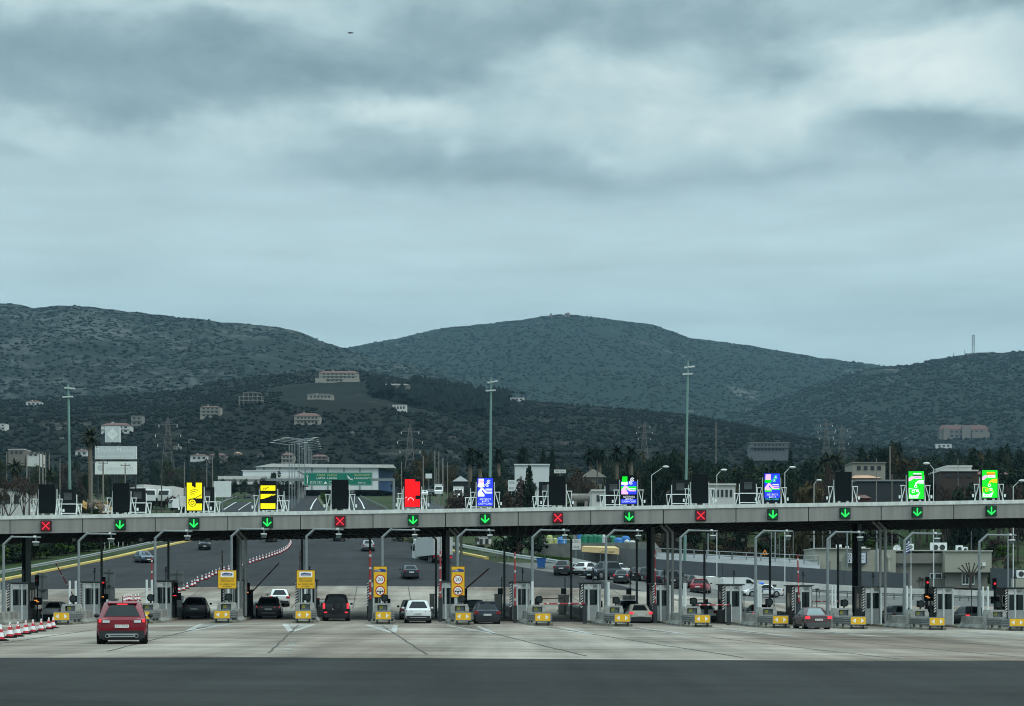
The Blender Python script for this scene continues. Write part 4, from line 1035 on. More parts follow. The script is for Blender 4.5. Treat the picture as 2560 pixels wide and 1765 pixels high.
    if 'half_lit' in extras and tails == 'wide':
        for sx in (-1, 1):
            b = MB(); b.box((sx * hw * .62, Y(-.004), deck - .13), (.26, .05, .09)); b.build('reverse_lamp', m_head, t)
    b = MB(); b.box((0, Y(-.010), deck - .31), (.52, .03, .115)); pl = b.build('number_plate', m_plate, t)
    if plate:
        b = MB(); text(b, plate, .10, 0, Y(-.010) - .018, deck - .31, 0, fit=.46); b.build('lettering', m_ink, pl)
    b = MB(); b.box((0, Y(.995), hood - .32), (W * .56, .06, .20)); b.build('grille', m_plastic, t)
    b = MB(); b.box((0, Y(1.004), gc + .17), (.50, .03, .11)); b.build('front_plate', m_plate, t)
    if 'rails' in extras:
        for sx in (-1, 1):
            b = MB(); b.path([(sx * hw * .62, Y(.24), H - .03), (sx * hw * .63, Y(.28), H + .055), (sx * hw * .63, Y(.52), H + .055), (sx * hw * .62, Y(.57), H - .04)], .022, 6); b.build('roof_rail', m_chrome if 'chrome_rails' in extras else m_plastic, t)
    if 'spoiler' in extras:
        b = MB(); y = Y(k['rt']); b.hexa([(-hw * .60, y - .16, H - .10), (hw * .60, y - .16, H - .10), (hw * .60, y + .16, H - .04), (-hw * .60, y + .16, H - .04), (-hw * .58, y - .16, H - .055), (hw * .58, y - .16, H - .055), (hw * .58, y + .16, H + .012), (-hw * .58, y + .16, H + .012)]); sp = b.build('roof_spoiler', pmat, t)
        if 'brake' in extras:
            b = MB(); b.box((0, y - .165, H - .105), (.40, .02, .045)); b.build('brake_light', e_tail, sp)
    elif 'brake' in extras:
        b = MB(); b.box((0, Y(k['rb'] + (k['rt'] - k['rb']) * .5) - .03, belt + .08), (.14, .05, .06)); b.build('brake_light', e_tail, t)
    if 'skid' in extras:
        b = MB(); b.box((0, Y(-.002), gc + .10), (W * .62, .10, .13)); sk = b.build('skid_plate', m_chrome, t)
        b = MB(); b.box((0, Y(-.014), gc + .10), (W * .46, .02, .03)); b.build('skid_slot', m_plastic, sk)
        for sx in (-1, 1):
            b = MB(); b.cyl((sx * W * .29, Y(-.02), gc + .08), (sx * W * .29, Y(.03), gc + .08), .075, n=12); b.cyl((sx * W * .29, Y(-.021), gc + .08), (sx * W * .29, Y(-.02), gc + .08), .055, n=12, mi=1); b.build('exhaust_tip', [m_chrome, m_arch], t)
    if 'strip' in extras:
        b = MB(); b.box((0, Y(-.004), gc + .16), (W * .62, .05, .035)); b.build('bumper_strip', m_chrome, t)
    if 'spare' in extras:
        b = MB(); b.cyl((.12, Y(-.004), 1.06), (.12, Y(-.05), 1.06), .37, .36, 20); sw = b.build('spare_wheel', m_tyre, t)
        b = MB(); b.cyl((.12, Y(-.051), 1.06), (.12, Y(-.056), 1.06), .20, .18, 16); b.build('rim', m_plastic, sw)
        for sx in (-1, 1):
            b = MB(); b.box((sx * hw * .78, Y(-.004), .62), (.22, .06, .09)); b.build('bumper_light', e_tail, t)
    if 'antenna' in extras:
        b = MB(); b.cyl((0, Y(k['rt'] + .03), H), (0, Y(k['rt'] + .0), H + .20), .012, n=5); b.build('antenna', m_plastic, t)
    if 'fronts_dark' in extras: pass
    return t
red_p, grey_p, brown_p, black_p, white_p = paint('deep_red', (.165, .002, .010), .2), paint('slate', (.055, .060, .070)), paint('dark_brown', (.040, .040, .042)), paint('black', (.010, .011, .014)), paint('white', (.66, .68, .67))
navy_p, beige_p, maroon_p, teal_p, silver_p, blue_p = paint('navy', (.022, .030, .042)), paint('champagne', (.40, .38, .32)), paint('maroon', (.085, .045, .050)), paint('steel_blue', (.045, .085, .13)), paint('silver', (.26, .28, .30)), paint('dark_blue', (.015, .024, .045))
coral_p = paint('coral_red', (.30, .03, .045))
def at_px(px, D): p = gpt(px, D); return p
p = gpt(308, 66.5); car('suv_car', 'dark red SUV with lit brake lights driving up to the toll booths', 'car', p, .205, 'suv', red_p, lit=False, plate='AZI-7741', tails='wide', extras=('half_lit', 'rails', 'spoiler', 'brake', 'skid', 'antenna', 'chrome_rails'))
car('sedan_car', 'white car with black rear window behind the near row of cones', 'car', at_px(141, 131), RZ, 'sedan', white_p, extras=())
car('coupe_suv', 'slate grey sloping coupe SUV at the booth left of the nearer square sign', 'car', at_px(491, 131), RZ + .03, 'coupe', grey_p, plate='YKH-3162', tails='wide', extras=('spoiler',))
car('crossover_car', 'dark crossover with thin lit red tail lights and roof rails', 'car', at_px(674, 130), RZ + .02, 'suv', brown_p, lit=True, plate='IPN-8217', tails='slim', extras=('rails', 'strip', 'spoiler'), sc=.99)
car('hatchback', 'white hatchback pulling away past the dark crossover', 'car', at_px(697, 152), RZ + .10, 'hatch', white_p, lit=True, extras=('half_lit',))
car('jeep', 'black off-road jeep with a spare wheel on its back door', 'car', at_px(842, 122), RZ, 'jeep', black_p, lit=True, plate='', tails='tall', extras=('spare', 'spoiler'))
car('crossover_car', 'shiny white crossover with black number plate surround between the speed signs', 'car', at_px(1044, 118), RZ, 'suv', white_p, tails='slim', plate='ITA-5160', extras=('strip', 'antenna', 'paint_mirror'), sc=.97)
car('sedan_car', 'pale car mostly hidden in front of the shiny white crossover', 'car', at_px(1028, 129), RZ, 'hatch', paint('pale_grey', (.42, .43, .42)), extras=())
car('hatchback', 'dark navy hatchback with red tail lights right of the second speed sign', 'car', at_px(1214, 118), RZ, 'hatch', navy_p, plate='ZHX-6612', tails='side', extras=('spoiler', 'antenna'), sc=1.03)
car('hatchback', 'steel blue car waiting ahead of the dark navy hatchback', 'car', at_px(1184, 132), RZ, 'hatch', teal_p, lit=True, glass=m_cglass_l, extras=())
car('sedan_car', 'champagne beige sedan with lit brake lights at a booth', 'car', at_px(1595, 125), RZ - .05, 'sedan', beige_p, lit=True, plate='AXM-4450', extras=('brake',), sc=.97)
car('hatchback', 'dark car just ahead of the champagne beige sedan', 'car', at_px(1568, 136), RZ, 'hatch', blue_p, extras=())
car('hatchback', 'white car with dark green rear window behind a lowered boom', 'car', at_px(1752, 132), RZ, 'hatch', white_p, glass=m_cglass_g, extras=())
car('sedan_car', 'dark red car with a lit brake light half hidden behind a cabinet', 'car', at_px(1895, 130), RZ, 'sedan', paint('wine', (.07, .006, .010)), lit=True, extras=('brake',))
car('sedan_car', 'maroon and grey sedan nearest the camera on the right', 'car', at_px(2028, 112), RZ - .03, 'sedan', maroon_p, lit=True, plate='XNP-1023', extras=(), glass=m_cglass_l, lower=paint('dull_grey', (.07, .072, .075), .5))
car('estate_car', 'silver grey estate car behind the toll wall left of the flag', 'car', at_px(2237, 131), RZ, 'estate', silver_p, lit=False, extras=('antenna',))
car('estate_car', 'dark estate car with lit brake lights by the rightmost booths', 'car', at_px(2418, 131), RZ, 'estate', paint('charcoal', (.09, .10, .11)), lit=True, extras=('brake',))
# traffic and parked cars beyond the booths
def face_to(px0, px1): return RZ
p = gp_far(360, 1406); car('hatchback', 'blue car coming towards the camera near the left kerb', 'car', p, RZ + math.pi + .42, 'hatch', teal_p, view='front', extras=('front_lit',), sc=1.0)
p = gp_far(511, 1374); car('jeep', 'dark off-road car coming towards the camera on the far road', 'car', p, RZ + math.pi + .12, 'jeep', navy_p, view='front', extras=('front_lit',), sc=.92)
p = gp_far(919, 1377); car('hatchback', 'silver car driving away on the far road', 'car', p, RZ + .08, 'hatch', silver_p, extras=())
p = gp_far(1024, 1446); car('sedan_car', 'dark blue sedan driving away just past the concrete pad', 'car', p, RZ + .08, 'sedan', blue_p, extras=())
p = gp_far(678, 1354); car('sedan_car', 'tiny dark car under the canopy edge above the far end of the cones', 'car', p, RZ + .08, 'hatch', black_p)
p = gp_far(847, 1352); car('hatchback', 'tiny dark car under the canopy edge ahead of the silver car', 'car', p, RZ + .08, 'hatch', black_p)
p = gp_far(1410, 1437); car('suv_car', 'dark grey SUV parked by the right guard rail next to the blue bin', 'car', p, RZ - .25, 'suv', paint('graphite', (.030, .035, .042)), extras=())
p = gp_far(1508, 1449); car('suv_car', 'large navy SUV standing in front of the grey wall', 'car', p, RZ + math.pi - .85, 'jeep', navy_p, extras=(), sc=1.05)
p = gp_far(1556, 1457); car('sedan_car', 'dark car with one lit tail light beside the standing person', 'car', p, RZ - .22, 'sedan', navy_p, lit=True, extras=('half_lit',))
p = gp_far(1627, 1452); car('suv_car', 'black car parked behind the right-hand steel column', 'car', p, RZ - .5, 'suv', black_p)
p = gp_far(1692, 1470); car('jeep', 'black off-road vehicle parked by the foot of the tall right mast', 'car', p, RZ - .35, 'jeep', black_p)
p = gp_far(1752, 1482, 160); car('hatchback', 'coral red car stopped beyond the booths left of the white van', 'car', p, RZ - .35, 'hatch', coral_p, extras=('spoiler',), sc=1.03)
p = gp_far(1780, 1470); car('sedan_car', 'white car parked behind the coral red car', 'car', p, RZ - 1.2, 'sedan', white_p)
for px_, py_, k_, m_c, l_ in ((1600, 1452, 'hatch', black_p, 'black hatchback between the standing person and the right-hand column'), (1652, 1462, 'suv', navy_p, 'navy car right of the right-hand steel column'), (1722, 1470, 'hatch', black_p, 'black car left of the coral red car'), (1468, 1438, 'hatch', white_p, 'white car nose showing left of the large navy SUV'), (1548, 1440, 'hatch', white_p, 'white car roof behind the dark car with one lit light')):
    p = gp_far(px_, py_); car('hatchback' if k_ == 'hatch' else 'suv_car', l_, 'car', p, RZ - .6, k_, m_c)
p = gp_far(1350, 1379); car('suv_car', 'dark car parked behind the wire fence under the tree', 'car', p, RZ - .1, 'suv', paint('dark_green_grey', (.03, .035, .035)))
# white patrol car with blue beacon, side on
def patrol():
    D = 190; p = gpt(1905, D)
    t = car('patrol_car', 'white patrol car with blue stripe and lit blue roof beacon', 'car', p, R(90) + .12, 'sedan', white_p, extras=('front_lit',), sc=1.02)
    b = MB(); b.box((0, .05, 1.46), (1.0, .26, .10)); lb = b.build('light_bar', m_plastic, t)
    for sx in (-1, 1):
        b = MB(); b.box((sx * .3, .05, 1.56), (.36, .24, .16)); b.build('beacon', E('beacon_blue', (.04, .18, 1.0), 1.6), lb)
    b = MB()
    for sx in (-1, 1): b.box((sx * .864, -.15, .83), (.03, 3.6, .07))
    b.build('blue_stripe', m_blue, t)
    b = MB()
    for sx in (-1, 1): b.cyl((sx * .862, .25, .62), (sx * .872, .25, .62), .16, n=14)
    b.build('door_badge', M('badge_slate', (.08, .11, .12), .5, .1), t)
patrol()
def van():
    D = 197; p = gpt(1852, D)
    t = thing('delivery_van', 'white panel van parked behind the patrol car', 'van', p, R(-90) + .12)
    prof_ = [(-2.3, .35), (-2.3, 1.75), (-2.1, 1.86), (.55, 1.86), (1.0, 1.72), (1.65, 1.18), (2.2, 1.02), (2.3, .75), (2.3, .35)]
    b = MB(); b.prismx(prof_, -.86, .86); body = b.build('body', white_p, t, True, 30)
    for sx in (-1, 1):
        b = MB(); b.prismx([(.42, 1.15), (.42, 1.62), (.85, 1.60), (1.36, 1.15)], sx * .868 - .006, sx * .868 + .006); b.build('side_window', m_cglass, t)
        b = MB(); b.box((sx * .868, -.9, .95), (.01, 2.4, .03)); b.build('side_moulding', m_plastic, t)
        b = MB(); b.box((sx * .87, .2, 1.0), (.02, .16, .05)); b.build('door_handle', m_plastic, t)
        b = MB(); b.ball((sx * .98, 1.2, 1.2), .12, 0, 8, 5); b.build('door_mirror', m_plastic, t)
        for y in (-1.4, 1.5):
            b = MB(); b.cyl((sx * .62, y, .32), (sx * .875, y, .32), .32, n=18); w = b.build('wheel', m_tyre, t)
            b = MB(); b.cyl((sx * .874, y, .32), (sx * .884, y, .32), .19, n=12); b.build('rim', m_rim, w)
    b = MB(); b.hexa([(-.74, 1.10, 1.66), (.74, 1.10, 1.66), (.74, 1.10, 1.64), (-.74, 1.10, 1.64), (-.8, 1.62, 1.24), (.8, 1.62, 1.24), (.8, 1.62, 1.22), (-.8, 1.62, 1.22)]); b.build('windscreen', m_cglass, t)
van()
# articulated lorry pulling out to the right
def lorry():
    p = gp_far(1108, 1409, 150); 
    t = thing('lorry', 'white box lorry driving away behind the centre column', 'lorry', p, RZ + .20)
    b = MB(); b.box((0, 5.2, 2.45), (2.5, 10.2, 2.75)); b.build('trailer_box', paint('box_white', (.50, .51, .50), .6), t)
    b = MB(); b.box((.62, .085, 2.45), (1.2, .03, 2.6)); b.box((-.62, .085, 2.45), (1.2, .03, 2.6)); d = b.build('rear_door', M('lorry_door', (.42, .42, .41), .6, .2, 1.5), t)
    for x in (-.3, .3):
        b = MB(); b.cyl((x, .05, 1.2), (x, .05, 3.7), .025, n=6); b.build('lock_rod', m_pole, d)
    b = MB(); b.box((0, 5.4, .98), (1.1, 9.6, .18)); b.build('chassis', m_dark, t)
    b = MB(); b.box((0, .2, .72), (2.4, .2, .22)); b.box((0, .3, .98), (2.44, .2, .2), 1); b.build('rear_bumper', [m_dark, m_redp], t)
    for sx in (-1, 1):
        b = MB(); b.box((sx * .98, .06, .74), (.36, .06, .14)); b.build('tail_light', e_taild if sx > 0 else m_tail, t)
        b = MB(); b.box((sx * .8, 1.05, .6), (.06, .06, .6)); b.build('mudguard', m_black, t)
        for y in (1.6, 2.8, 8.8, 11.6):
            b = MB(); b.cyl((sx * .85, y, .5), (sx * 1.2, y, .5), .5, n=16); w = b.build('wheel', m_tyre, t)
            b = MB(); b.cyl((sx * 1.19, y, .5), (sx * 1.215, y, .5), .27, n=12); b.build('rim', m_rim, w)
    b = MB(); b.prismx([(10.6, .6), (10.6, 3.3), (11.8, 3.5), (12.6, 2.0), (12.7, .5)], -1.22, 1.22); b.build('cab', white_p, t)
    for sx in (-1, 1):
        b = MB(); b.prismx([(11.0, 1.9), (11.0, 2.8), (11.8, 2.8), (12.2, 1.9)], sx * 1.228 - .005, sx * 1.228 + .005); b.build('cab_window', m_cglass, t)
        b = MB(); b.box((sx * 1.4, 12.2, 2.3), (.2, .14, .6)); b.build('mirror', m_plastic, t)
lorry()
# ------------------------------------------------------------------ the standing person
def person():
    p = gp_far(1577, 1461)
    t = thing('person', 'person in dark jacket and trousers standing by the dark car', 'person', p, R(-75))
    vs = [(0, 0, .95), (0, 0, 1.15), (0, .0, 1.38), (0, .01, 1.50), (0, .03, 1.60), (0, .03, 1.72),
          (-.20, 0, 1.40), (-.27, .05, 1.14), (-.20, .26, 1.08), (-.17, .34, 1.10), (.20, 0, 1.40), (.28, -.02, 1.13), (.25, .12, .90), (.24, .16, .80),
          (-.10, 0, .88), (-.12, .02, .50), (-.12, -.03, .09), (-.13, .14, .04), (.10, 0, .88), (.12, -.02, .50), (.13, -.07, .09), (.14, .10, .04)]
    es = [(0, 1), (1, 2), (2, 3), (3, 4), (4, 5), (2, 6), (6, 7), (7, 8), (8, 9), (2, 10), (10, 11), (11, 12), (12, 13), (0, 14), (14, 15), (15, 16), (16, 17), (0, 18), (18, 19), (19, 20), (20, 21)]
    rs = [.15, .15, .17, .06, .095, .075, .075, .055, .04, .03, .075, .055, .04, .03, .10, .075, .05, .04, .10, .075, .05, .04]
    me = bpy.data.meshes.new('body'); me.from_pydata(vs, es, []); o = bpy.data.objects.new('body', me); COL.objects.link(o); o.parent = t
    sk = o.modifiers.new('skin', 'SKIN'); o.modifiers.new('sub', 'SUBSURF').levels = 1
    for v, r in zip(me.skin_vertices[0].data, rs): v.radius = (r, r * .85); 
    me.skin_vertices[0].data[0].use_root = True
    dg = bpy.context.evaluated_depsgraph_get(); m2 = bpy.data.meshes.new_from_object(o.evaluated_get(dg)); o.modifiers.clear(); o.data = m2
    cl = M('dark_clothes', (.008, .009, .012), .9, .2, 8); skin = M('skin', (.30, .18, .13), .6, .05)
    m2.materials.clear(); m2.materials.append(cl); m2.materials.append(skin)
    for f in m2.polygons:
        c = f.center; f.use_smooth = True
        if c.z > 1.50 or (c.y > .30 and c.z > 1.0) or (c.z < .86 and c.z > .74 and abs(c.x) > .18): f.material_index = 1
    b = MB(); b.ball((0, .015, 1.685), .112, 0, 10, 6, (1, 1.05, .95)); b.build('hair', m_ink, t, True)
person()
# ------------------------------------------------------------------ cones
m_cone_r = M('cone_red', (.42, .018, .03), .55, .1, 6); m_cone_w = M('cone_white', (.75, .75, .75), .5, .08, 6)
def cone_mb(n=12):
    mb = MB(); z = [(.04, .17), (.17, .14), (.35, .098), (.48, .067), (.62, .04), (.68, .028)]; cm = [0, 1, 0, 1, 1]
    for (za, ra), (zb_, rb), c in zip(z[:-1], z[1:], cm): mb.cyl((0, 0, za), (0, 0, zb_), ra, rb, n, c, caps=(za > .6))
    return mb
t = thing('traffic_cone', 'red and white traffic cone in the near row, cut by the left photo edge', 'traffic cone', gp(2, 1603), 0, 'near row of traffic cones')
b = MB(); b.box((0, 0, .025), (.50, .50, .05)); b.box((0, 0, .06), (.40, .40, .03)); b.build('base', m_black, t); cone_mb(14).build('cone', [m_cone_r, m_cone_w], t, True, 50)
near = [(24.5, 1596), (44.5, 1593), (64.5, 1587), (82.5, 1583), (103, 1580), (122, 1575), (133, 1572)]
for i, (px, py) in enumerate(near):
    dup(t, gp(px, py - 1), label='red and white cone, %s in the near row from the left edge' % ['second', 'third', 'fourth', 'fifth', 'sixth', 'seventh', 'last'][i], rz=.1 * i)
t = thing('beacon_marker', 'string of white pennants between the near cones', 'pennants', gp(60, 1585), 0)
t.name = 'pennant_string'
o0 = t.location.copy(); mb = MB(); pts = [gp(px, py) + Vector((0, .05, .62)) for px, py in [(2, 1600)] + near]
for a, b_ in zip(pts[:-1], pts[1:]):
    for q in range(4): 
        f0, f1 = q / 4, (q + 1) / 4; sag = lambda f: Vector((0, 0, -.28 * (1 - (2 * f - 1) ** 2)))
        mb.cyl(a.lerp(b_, f0) + sag(f0) - o0, a.lerp(b_, f1) + sag(f1) - o0, .012, n=4)
mb.build('cord', m_redp, t)
mb = MB()
for i, (a, b_) in enumerate(zip(pts[:-1], pts[1:])):
    m = a.lerp(b_, .5) - o0; m.z -= .28
    mb.add([(m.x - .1, m.y, m.z), (m.x + .1, m.y, m.z), (m.x, m.y, m.z - .2)], [(0, 1, 2)])
mb.build('pennants', m_cone_w, t)
# the long curving row
ROW = [(447, 1479), (459, 1477), (468, 1472), (480, 1467), (487, 1464), (494, 1457), (505, 1453), (515, 1449), (523, 1446), (531, 1441), (540, 1437), (548, 1434), (560, 1430), (572, 1427), (588, 1422), (604, 1417), (614, 1413), (625, 1410), (633, 1407), (641.5, 1404), (649.5, 1402), (657, 1399), (665.5, 1397), (673, 1394), (680, 1391.5), (687, 1389), (693, 1387), (699, 1384.5), (704, 1382), (709, 1379.5), (713.5, 1377), (717.5, 1374), (720.5, 1371), (723, 1368), (725, 1365), (726.5, 1362), (727, 1359), (726.5, 1356), (725.5, 1353), (723.5, 1350)]
farmesh = None
for px, py in ROW:
    p = gp_far(px, py, 150)
    if farmesh is None:
        mb = cone_mb(8); mb.box((0, 0, .025), (.5, .5, .05), 2); farmesh = mb.mesh('traffic_cone', [m_cone_r, m_cone_w, m_black])
    o = bpy.data.objects.new('traffic_cone', farmesh); COL.objects.link(o); o.location = p
    tag(o, 'small red and white cone in the long curving row beyond the booths', 'traffic cone', 'long curving row of cones')
for i, (px, py) in enumerate(((311, 1506), (316, 1504), (322, 1502), (328, 1503), (338.5, 1503), (346.5, 1502))):
    o = bpy.data.objects.new('traffic_cone', farmesh); COL.objects.link(o); o.location = gp_far(px, py, 130)
    tag(o, 'small cone in the short cluster above the roof of the red SUV', 'traffic cone', 'cones above the red SUV')
# ------------------------------------------------------------------ guard rails, kerbs and walls along the far road
def along(pl, name, label, cat, w, prof_, mat, base=True, seg=1, posts=None, kind=None, pm=None, lift=0.0):
    """extrudes a cross-section (offset right of travel, height) along a plan polyline on the ground"""
    pts = []
    for (a, b), (c, d) in zip(pl[:-1], pl[1:]):
        n = max(1, int(math.hypot(c - a, d - b) / 4))
        pts += [(a + (c - a) * i / n, b + (d - b) * i / n) for i in range(n)]
    pts.append(pl[-1])
    o = Vector((pl[0][0], pl[0][1], gz(*pl[0])))
    t = thing(name, label, cat, o) if kind is None else None
    org = o if t else Vector((0, 0, 0))
    mb = MB(); N = len(prof_); vs, fs = [], []
    for i, (x, y) in enumerate(pts):
        a, b = pts[max(0, i - 1)], pts[min(len(pts) - 1, i + 1)]
        d = Vector((b[0] - a[0], b[1] - a[1])).normalized(); nx, ny = d.y, -d.x; z = gz(x, y) + lift
        for u, h in prof_: vs.append((x + nx * u - org.x, y + ny * u - org.y, z + h - org.z))
    for i in range(len(pts) - 1):
        for q in range(N):
            a, b = i * N + q, i * N + (q + 1) % N; fs.append((a, b, b + N, a + N))
    fs += [tuple(range(N)), tuple(range(len(pts) * N - 1, (len(pts) - 1) * N - 1, -1))]
    mb.add(vs, fs)
    if kind: return struct(name, mb, mat)
    mb.build('rail' if posts else 'wall', mat, t)
    if posts:
        for i, (x, y) in enumerate(pts[:100]):
            b = MB(); b.box((x - o.x, y - o.y, gz(x, y) - o.z + .34), (.12, .12, .72)); b.build('post', pm or m_guard, t)
    return t
m_rail = M('galvanised_rail', (.24, .26, .255), .45, .2, 2, metal=.2)
m_kerby = M('yellow_kerb', (.50, .37, .10), .7, .25, .8)
m_parapet = M('pale_parapet', (.56, .55, .51), .8, .2, 1)
WB = [(0, .42), (.08, .48), (.02, .57), (.08, .66), (0, .74), (-.04, .74), (-.04, .42)]
lk = [(p.x, p.y) for p in (gp_far(-40, 1462), gp_far(133, 1427), gp_far(215, 1411), gp_far(300, 1393), gp_far(390, 1372), gp_far(470, 1354.5), gp_far(500, 1347))]
along([(x - .1, y) for x, y in lk], 'yellow_kerb', None, None, .3, [(-.5, -.1), (.15, -.1), (.12, .22), (-.5, .22)], m_kerby, kind='structure')
along([(x - 1.6, y) for x, y in lk] , 'guard_rail', 'long steel guard rail along the yellow kerb on the left', 'guard rail', .1, [(a, b * 1.25) for a, b in WB], m_rail, posts=True)
lk2 = [lk[-1], (-60, 345), (-73.5, 420), (-86.5, 520), (-96, 600)]
along([(x - 1.4, y) for x, y in lk2], 'guard_rail', 'steel guard rail on the left of the motorway above the canopy', 'guard rail', .1, WB, m_rail, posts=True)
rk = [(p.x, p.y) for p in (gp_far(985, 1342), gp_far(1066, 1365), gp_far(1163, 1386), gp_far(1215, 1397))]
along([(x + .2, y) for x, y in rk], 'yellow_kerb', None, None, .3, [(-.2, -.1), (.5, -.1), (.5, .24), (-.15, .24)], m_kerby, kind='structure')
rg = [(p.x, p.y) for p in (gp_far(1010, 1344), gp_far(1090, 1372), gp_far(1160, 1386), gp_far(1215, 1397), gp_far(1270, 1408), gp_far(1330, 1417), gp_far(1392, 1427), gp_far(1440, 1436))]
along([(x + 1.5, y) for x, y in rg], 'guard_rail', 'steel guard rail with double band right of the far road by the blue bin', 'guard rail', .1, [(a, b * 1.5) for a, b in WB], M('pale_rail', (.40, .42, .41), .45, .15, 2), posts=True)
along([(-24, 350), (-31.6, 420), (-44, 520), (-55, 610)], 'guard_rail', 'steel guard rail right of the motorway above the canopy', 'guard rail', .1, WB, m_rail, posts=True)
# median with hedge
med = [(-41, 400), (-48.5, 450), (-60, 540), (-78, 700), (-98, 880)]
along(med, 'median_strip', None, None, 1, [(-2.2, -.1), (2.6, -.1), (2.6, .25), (-2.2, .25)], M('median_earth', (.06, .07, .035), .95, .4, .5), kind='structure')
along([(x + 2.5, y) for x, y in med], 'concrete_barrier', 'grey concrete barrier along the motorway median', 'barrier', .3, [(-.3, 0), (.3, 0), (.12, .9), (-.12, .9)], m_parapet)
# motorway lane markings
mb = MB()
def mline(pl, w, dash=None):
    D = pl[0][1]
    while D < pl[-1][1]:
        e = min(D + (dash[0] if dash else 6), pl[-1][1])
        xs = [lerp([(b, a) for a, b in pl], q) for q in (D, e)]
        ww = w
        mb.add([(xs[0] - ww, D, gz(xs[0], D) + .02), (xs[0] + ww, D, gz(xs[0], D) + .02), (xs[1] + ww, e, gz(xs[1], e) + .02), (xs[1] - ww, e, gz(xs[1], e) + .02)], [(0, 1, 2, 3)])
        D = e + (dash[1] if dash else 0)
wl_ = [(p.x, p.y) for p in (gp_far(776, 1274), gp_far(783, 1258), gp_far(792, 1246))]
wr_ = [(p.x, p.y) for p in (gp_far(911, 1272), gp_far(905, 1258), gp_far(896, 1244))]
ll_ = [(p.x, p.y) for p in (gp_far(560, 1274), gp_far(585, 1258), gp_far(610, 1248))]
lc_ = [(p.x, p.y) for p in (gp_far(596, 1276), gp_far(616, 1262), gp_far(636, 1250))]
for pl in (wl_, wr_, ll_): mline(pl, .17)
mline(lc_, .12)
mline([(a + 4.0, b) for a, b in wl_], .16, (6, 9)); mline([(a + 7.6, b) for a, b in wl_], .16, (6, 9))
struct('motorway_markings', mb, m_offw)
# ------------------------------------------------------------------ high masts and street lamps
m_green_p = M('verdigris_mast', (.15, .26, .23), .6, .35, .6, stretch=(1, 1, .15)); m_white_l = M('lamp_white', (.62, .64, .63), .4, .1)
def high_mast(px_b, px_t, py_top, D, label, py_foot=None, tilt=0):
    x = (px_b - CX) / F * D; z0 = tz(x, D); zt = CH + (HY - py_top) / F * D; h = zt - z0; lean = (px_t - px_b) / F * D
    t = thing('light_mast', label, 'light mast', (x, D, z0), 0, 'tall light masts')
    b = MB(); b.cyl((0, 0, 0), (lean, 0, h), .31 * D / 330, .20 * D / 330, 10); b.cyl((0, 0, 0), (0, 0, 1.6), .5, .45, 10); b.build('pole', m_green_p, t, True)
    k = D / 330
    for dzz, off, w, tl in ((-.55, .3, 1.9, -.12 * tilt), (-2.25 * k, -.1, 1.8, .05)):
        b = MB(); a = Vector((lean + off * k - w * k * .5, 0, h + dzz - tl * k)); c = Vector((lean + off * k + w * k * .5, 0, h + dzz + tl * k)); b.cyl(a, c, .15 * k, n=6); cb = b.build('crossarm', m_white_l, t)
        for f in (.12, .5, .88):
            q = a.lerp(c, f); b = MB(); b.box((q.x, q.y - .15 * k, q.z + .02), (.62 * k, .6 * k, .24 * k)); b.build('floodlight', m_white_l, cb)
    b = MB(); b.cyl((lean, 0, h - .5), (lean, 0, h + .15), .12 * k, n=6); b.ball((lean, 0, h + .2), .15 * k, 0, 6, 4); b.build('tip', m_pole, t)
high_mast(176, 171, 964, 330, 'tall green light mast on the left, beside the billboards', tilt=.6)
high_mast(1224, 1228, 948, 330, 'tall green light mast in the centre behind the blue board', tilt=-1.4)
high_mast(1711, 1720, 907, 215, 'tallest verdigris light mast, standing by the right-hand boards', tilt=-1)
def street_lamp(px_b, py_b, py_top, arms, label, D=None, name='street_lamp', grp=None, r=.10, ln=3.0, head='flat', slope=0.0):
    if D is None: p = gp_far(px_b, py_b, 200); D = p.y
    x = (px_b - CX) / F * D; z0 = tz(x, D); h = CH + (HY - py_top) / F * D - z0
    t = thing(name, label, 'street lamp', (x, D, z0), 0, grp)
    b = MB(); b.cyl((0, 0, 0), (0, 0, h), r, r * .7, 8); b.build('pole', m_white_l if head == 'cobra' else m_pole, t, True)
    for s in arms:
        b = MB(); b.cyl((0, 0, h - .05), (s * ln, 0, h + ln * slope + .25), r * .6, r * .45, 6); a = b.build('arm', m_white_l if head == 'cobra' else m_pole, t)
        b = MB()
        if head == 'cobra': b.ball((s * (ln + .4), 0, h + ln * slope + .38), .27, 0, 10, 6, (1.5, .8, .5))
        else: b.box((s * (ln + .25), 0, h + ln * slope + .27), (.9, .3, .12))
        b.build('lamp_head', m_white_l, a, True)
for i, (px, pyt, D) in enumerate(((723, 1112, 385), (730, 1106, 420), (737, 1103, 455), (745, 1100, 490), (749, 1098.5, 525), (755, 1097.5, 560), (761, 1098, 600), (764, 1103, 640), (767, 1107, 680), (771, 1111, 720), (774, 1115, 760), (777, 1119, 800), (779, 1124, 845))):
    street_lamp(px, 0, pyt, (-1, 1), 'tall double-armed lamp in the cluster on the motorway median', D, 'double_lamp', 'double-armed lamps on the median', .13, 4.2 * D / 450 if D < 460 else 4.3, slope=.06)
for px, pyt, side, D, ln, lab in ((1629, 1187, 1, 200, 1.3, 'white cobra-head lamp left of the tall dark tree'), (1792, 1187, 1, 200, .45, 'white lamp head right of the board under the tall right mast'), (2334, 1171, -1, 190, .4, 'white lamp with its head to the left, right of the green board'), (2533, 1216, 1, 190, .6, 'white lamp at the right edge by the orange hand board'), (1962, 1181, 1, 200, .5, 'white lamp head right of the pink headed board'), (2035, 1210, 1, 230, .3, 'low lamp beside the speckled black board')):
    street_lamp(px, 0, pyt, (side,), lab, D, 'street_lamp', None, .06, ln, 'cobra', .45)
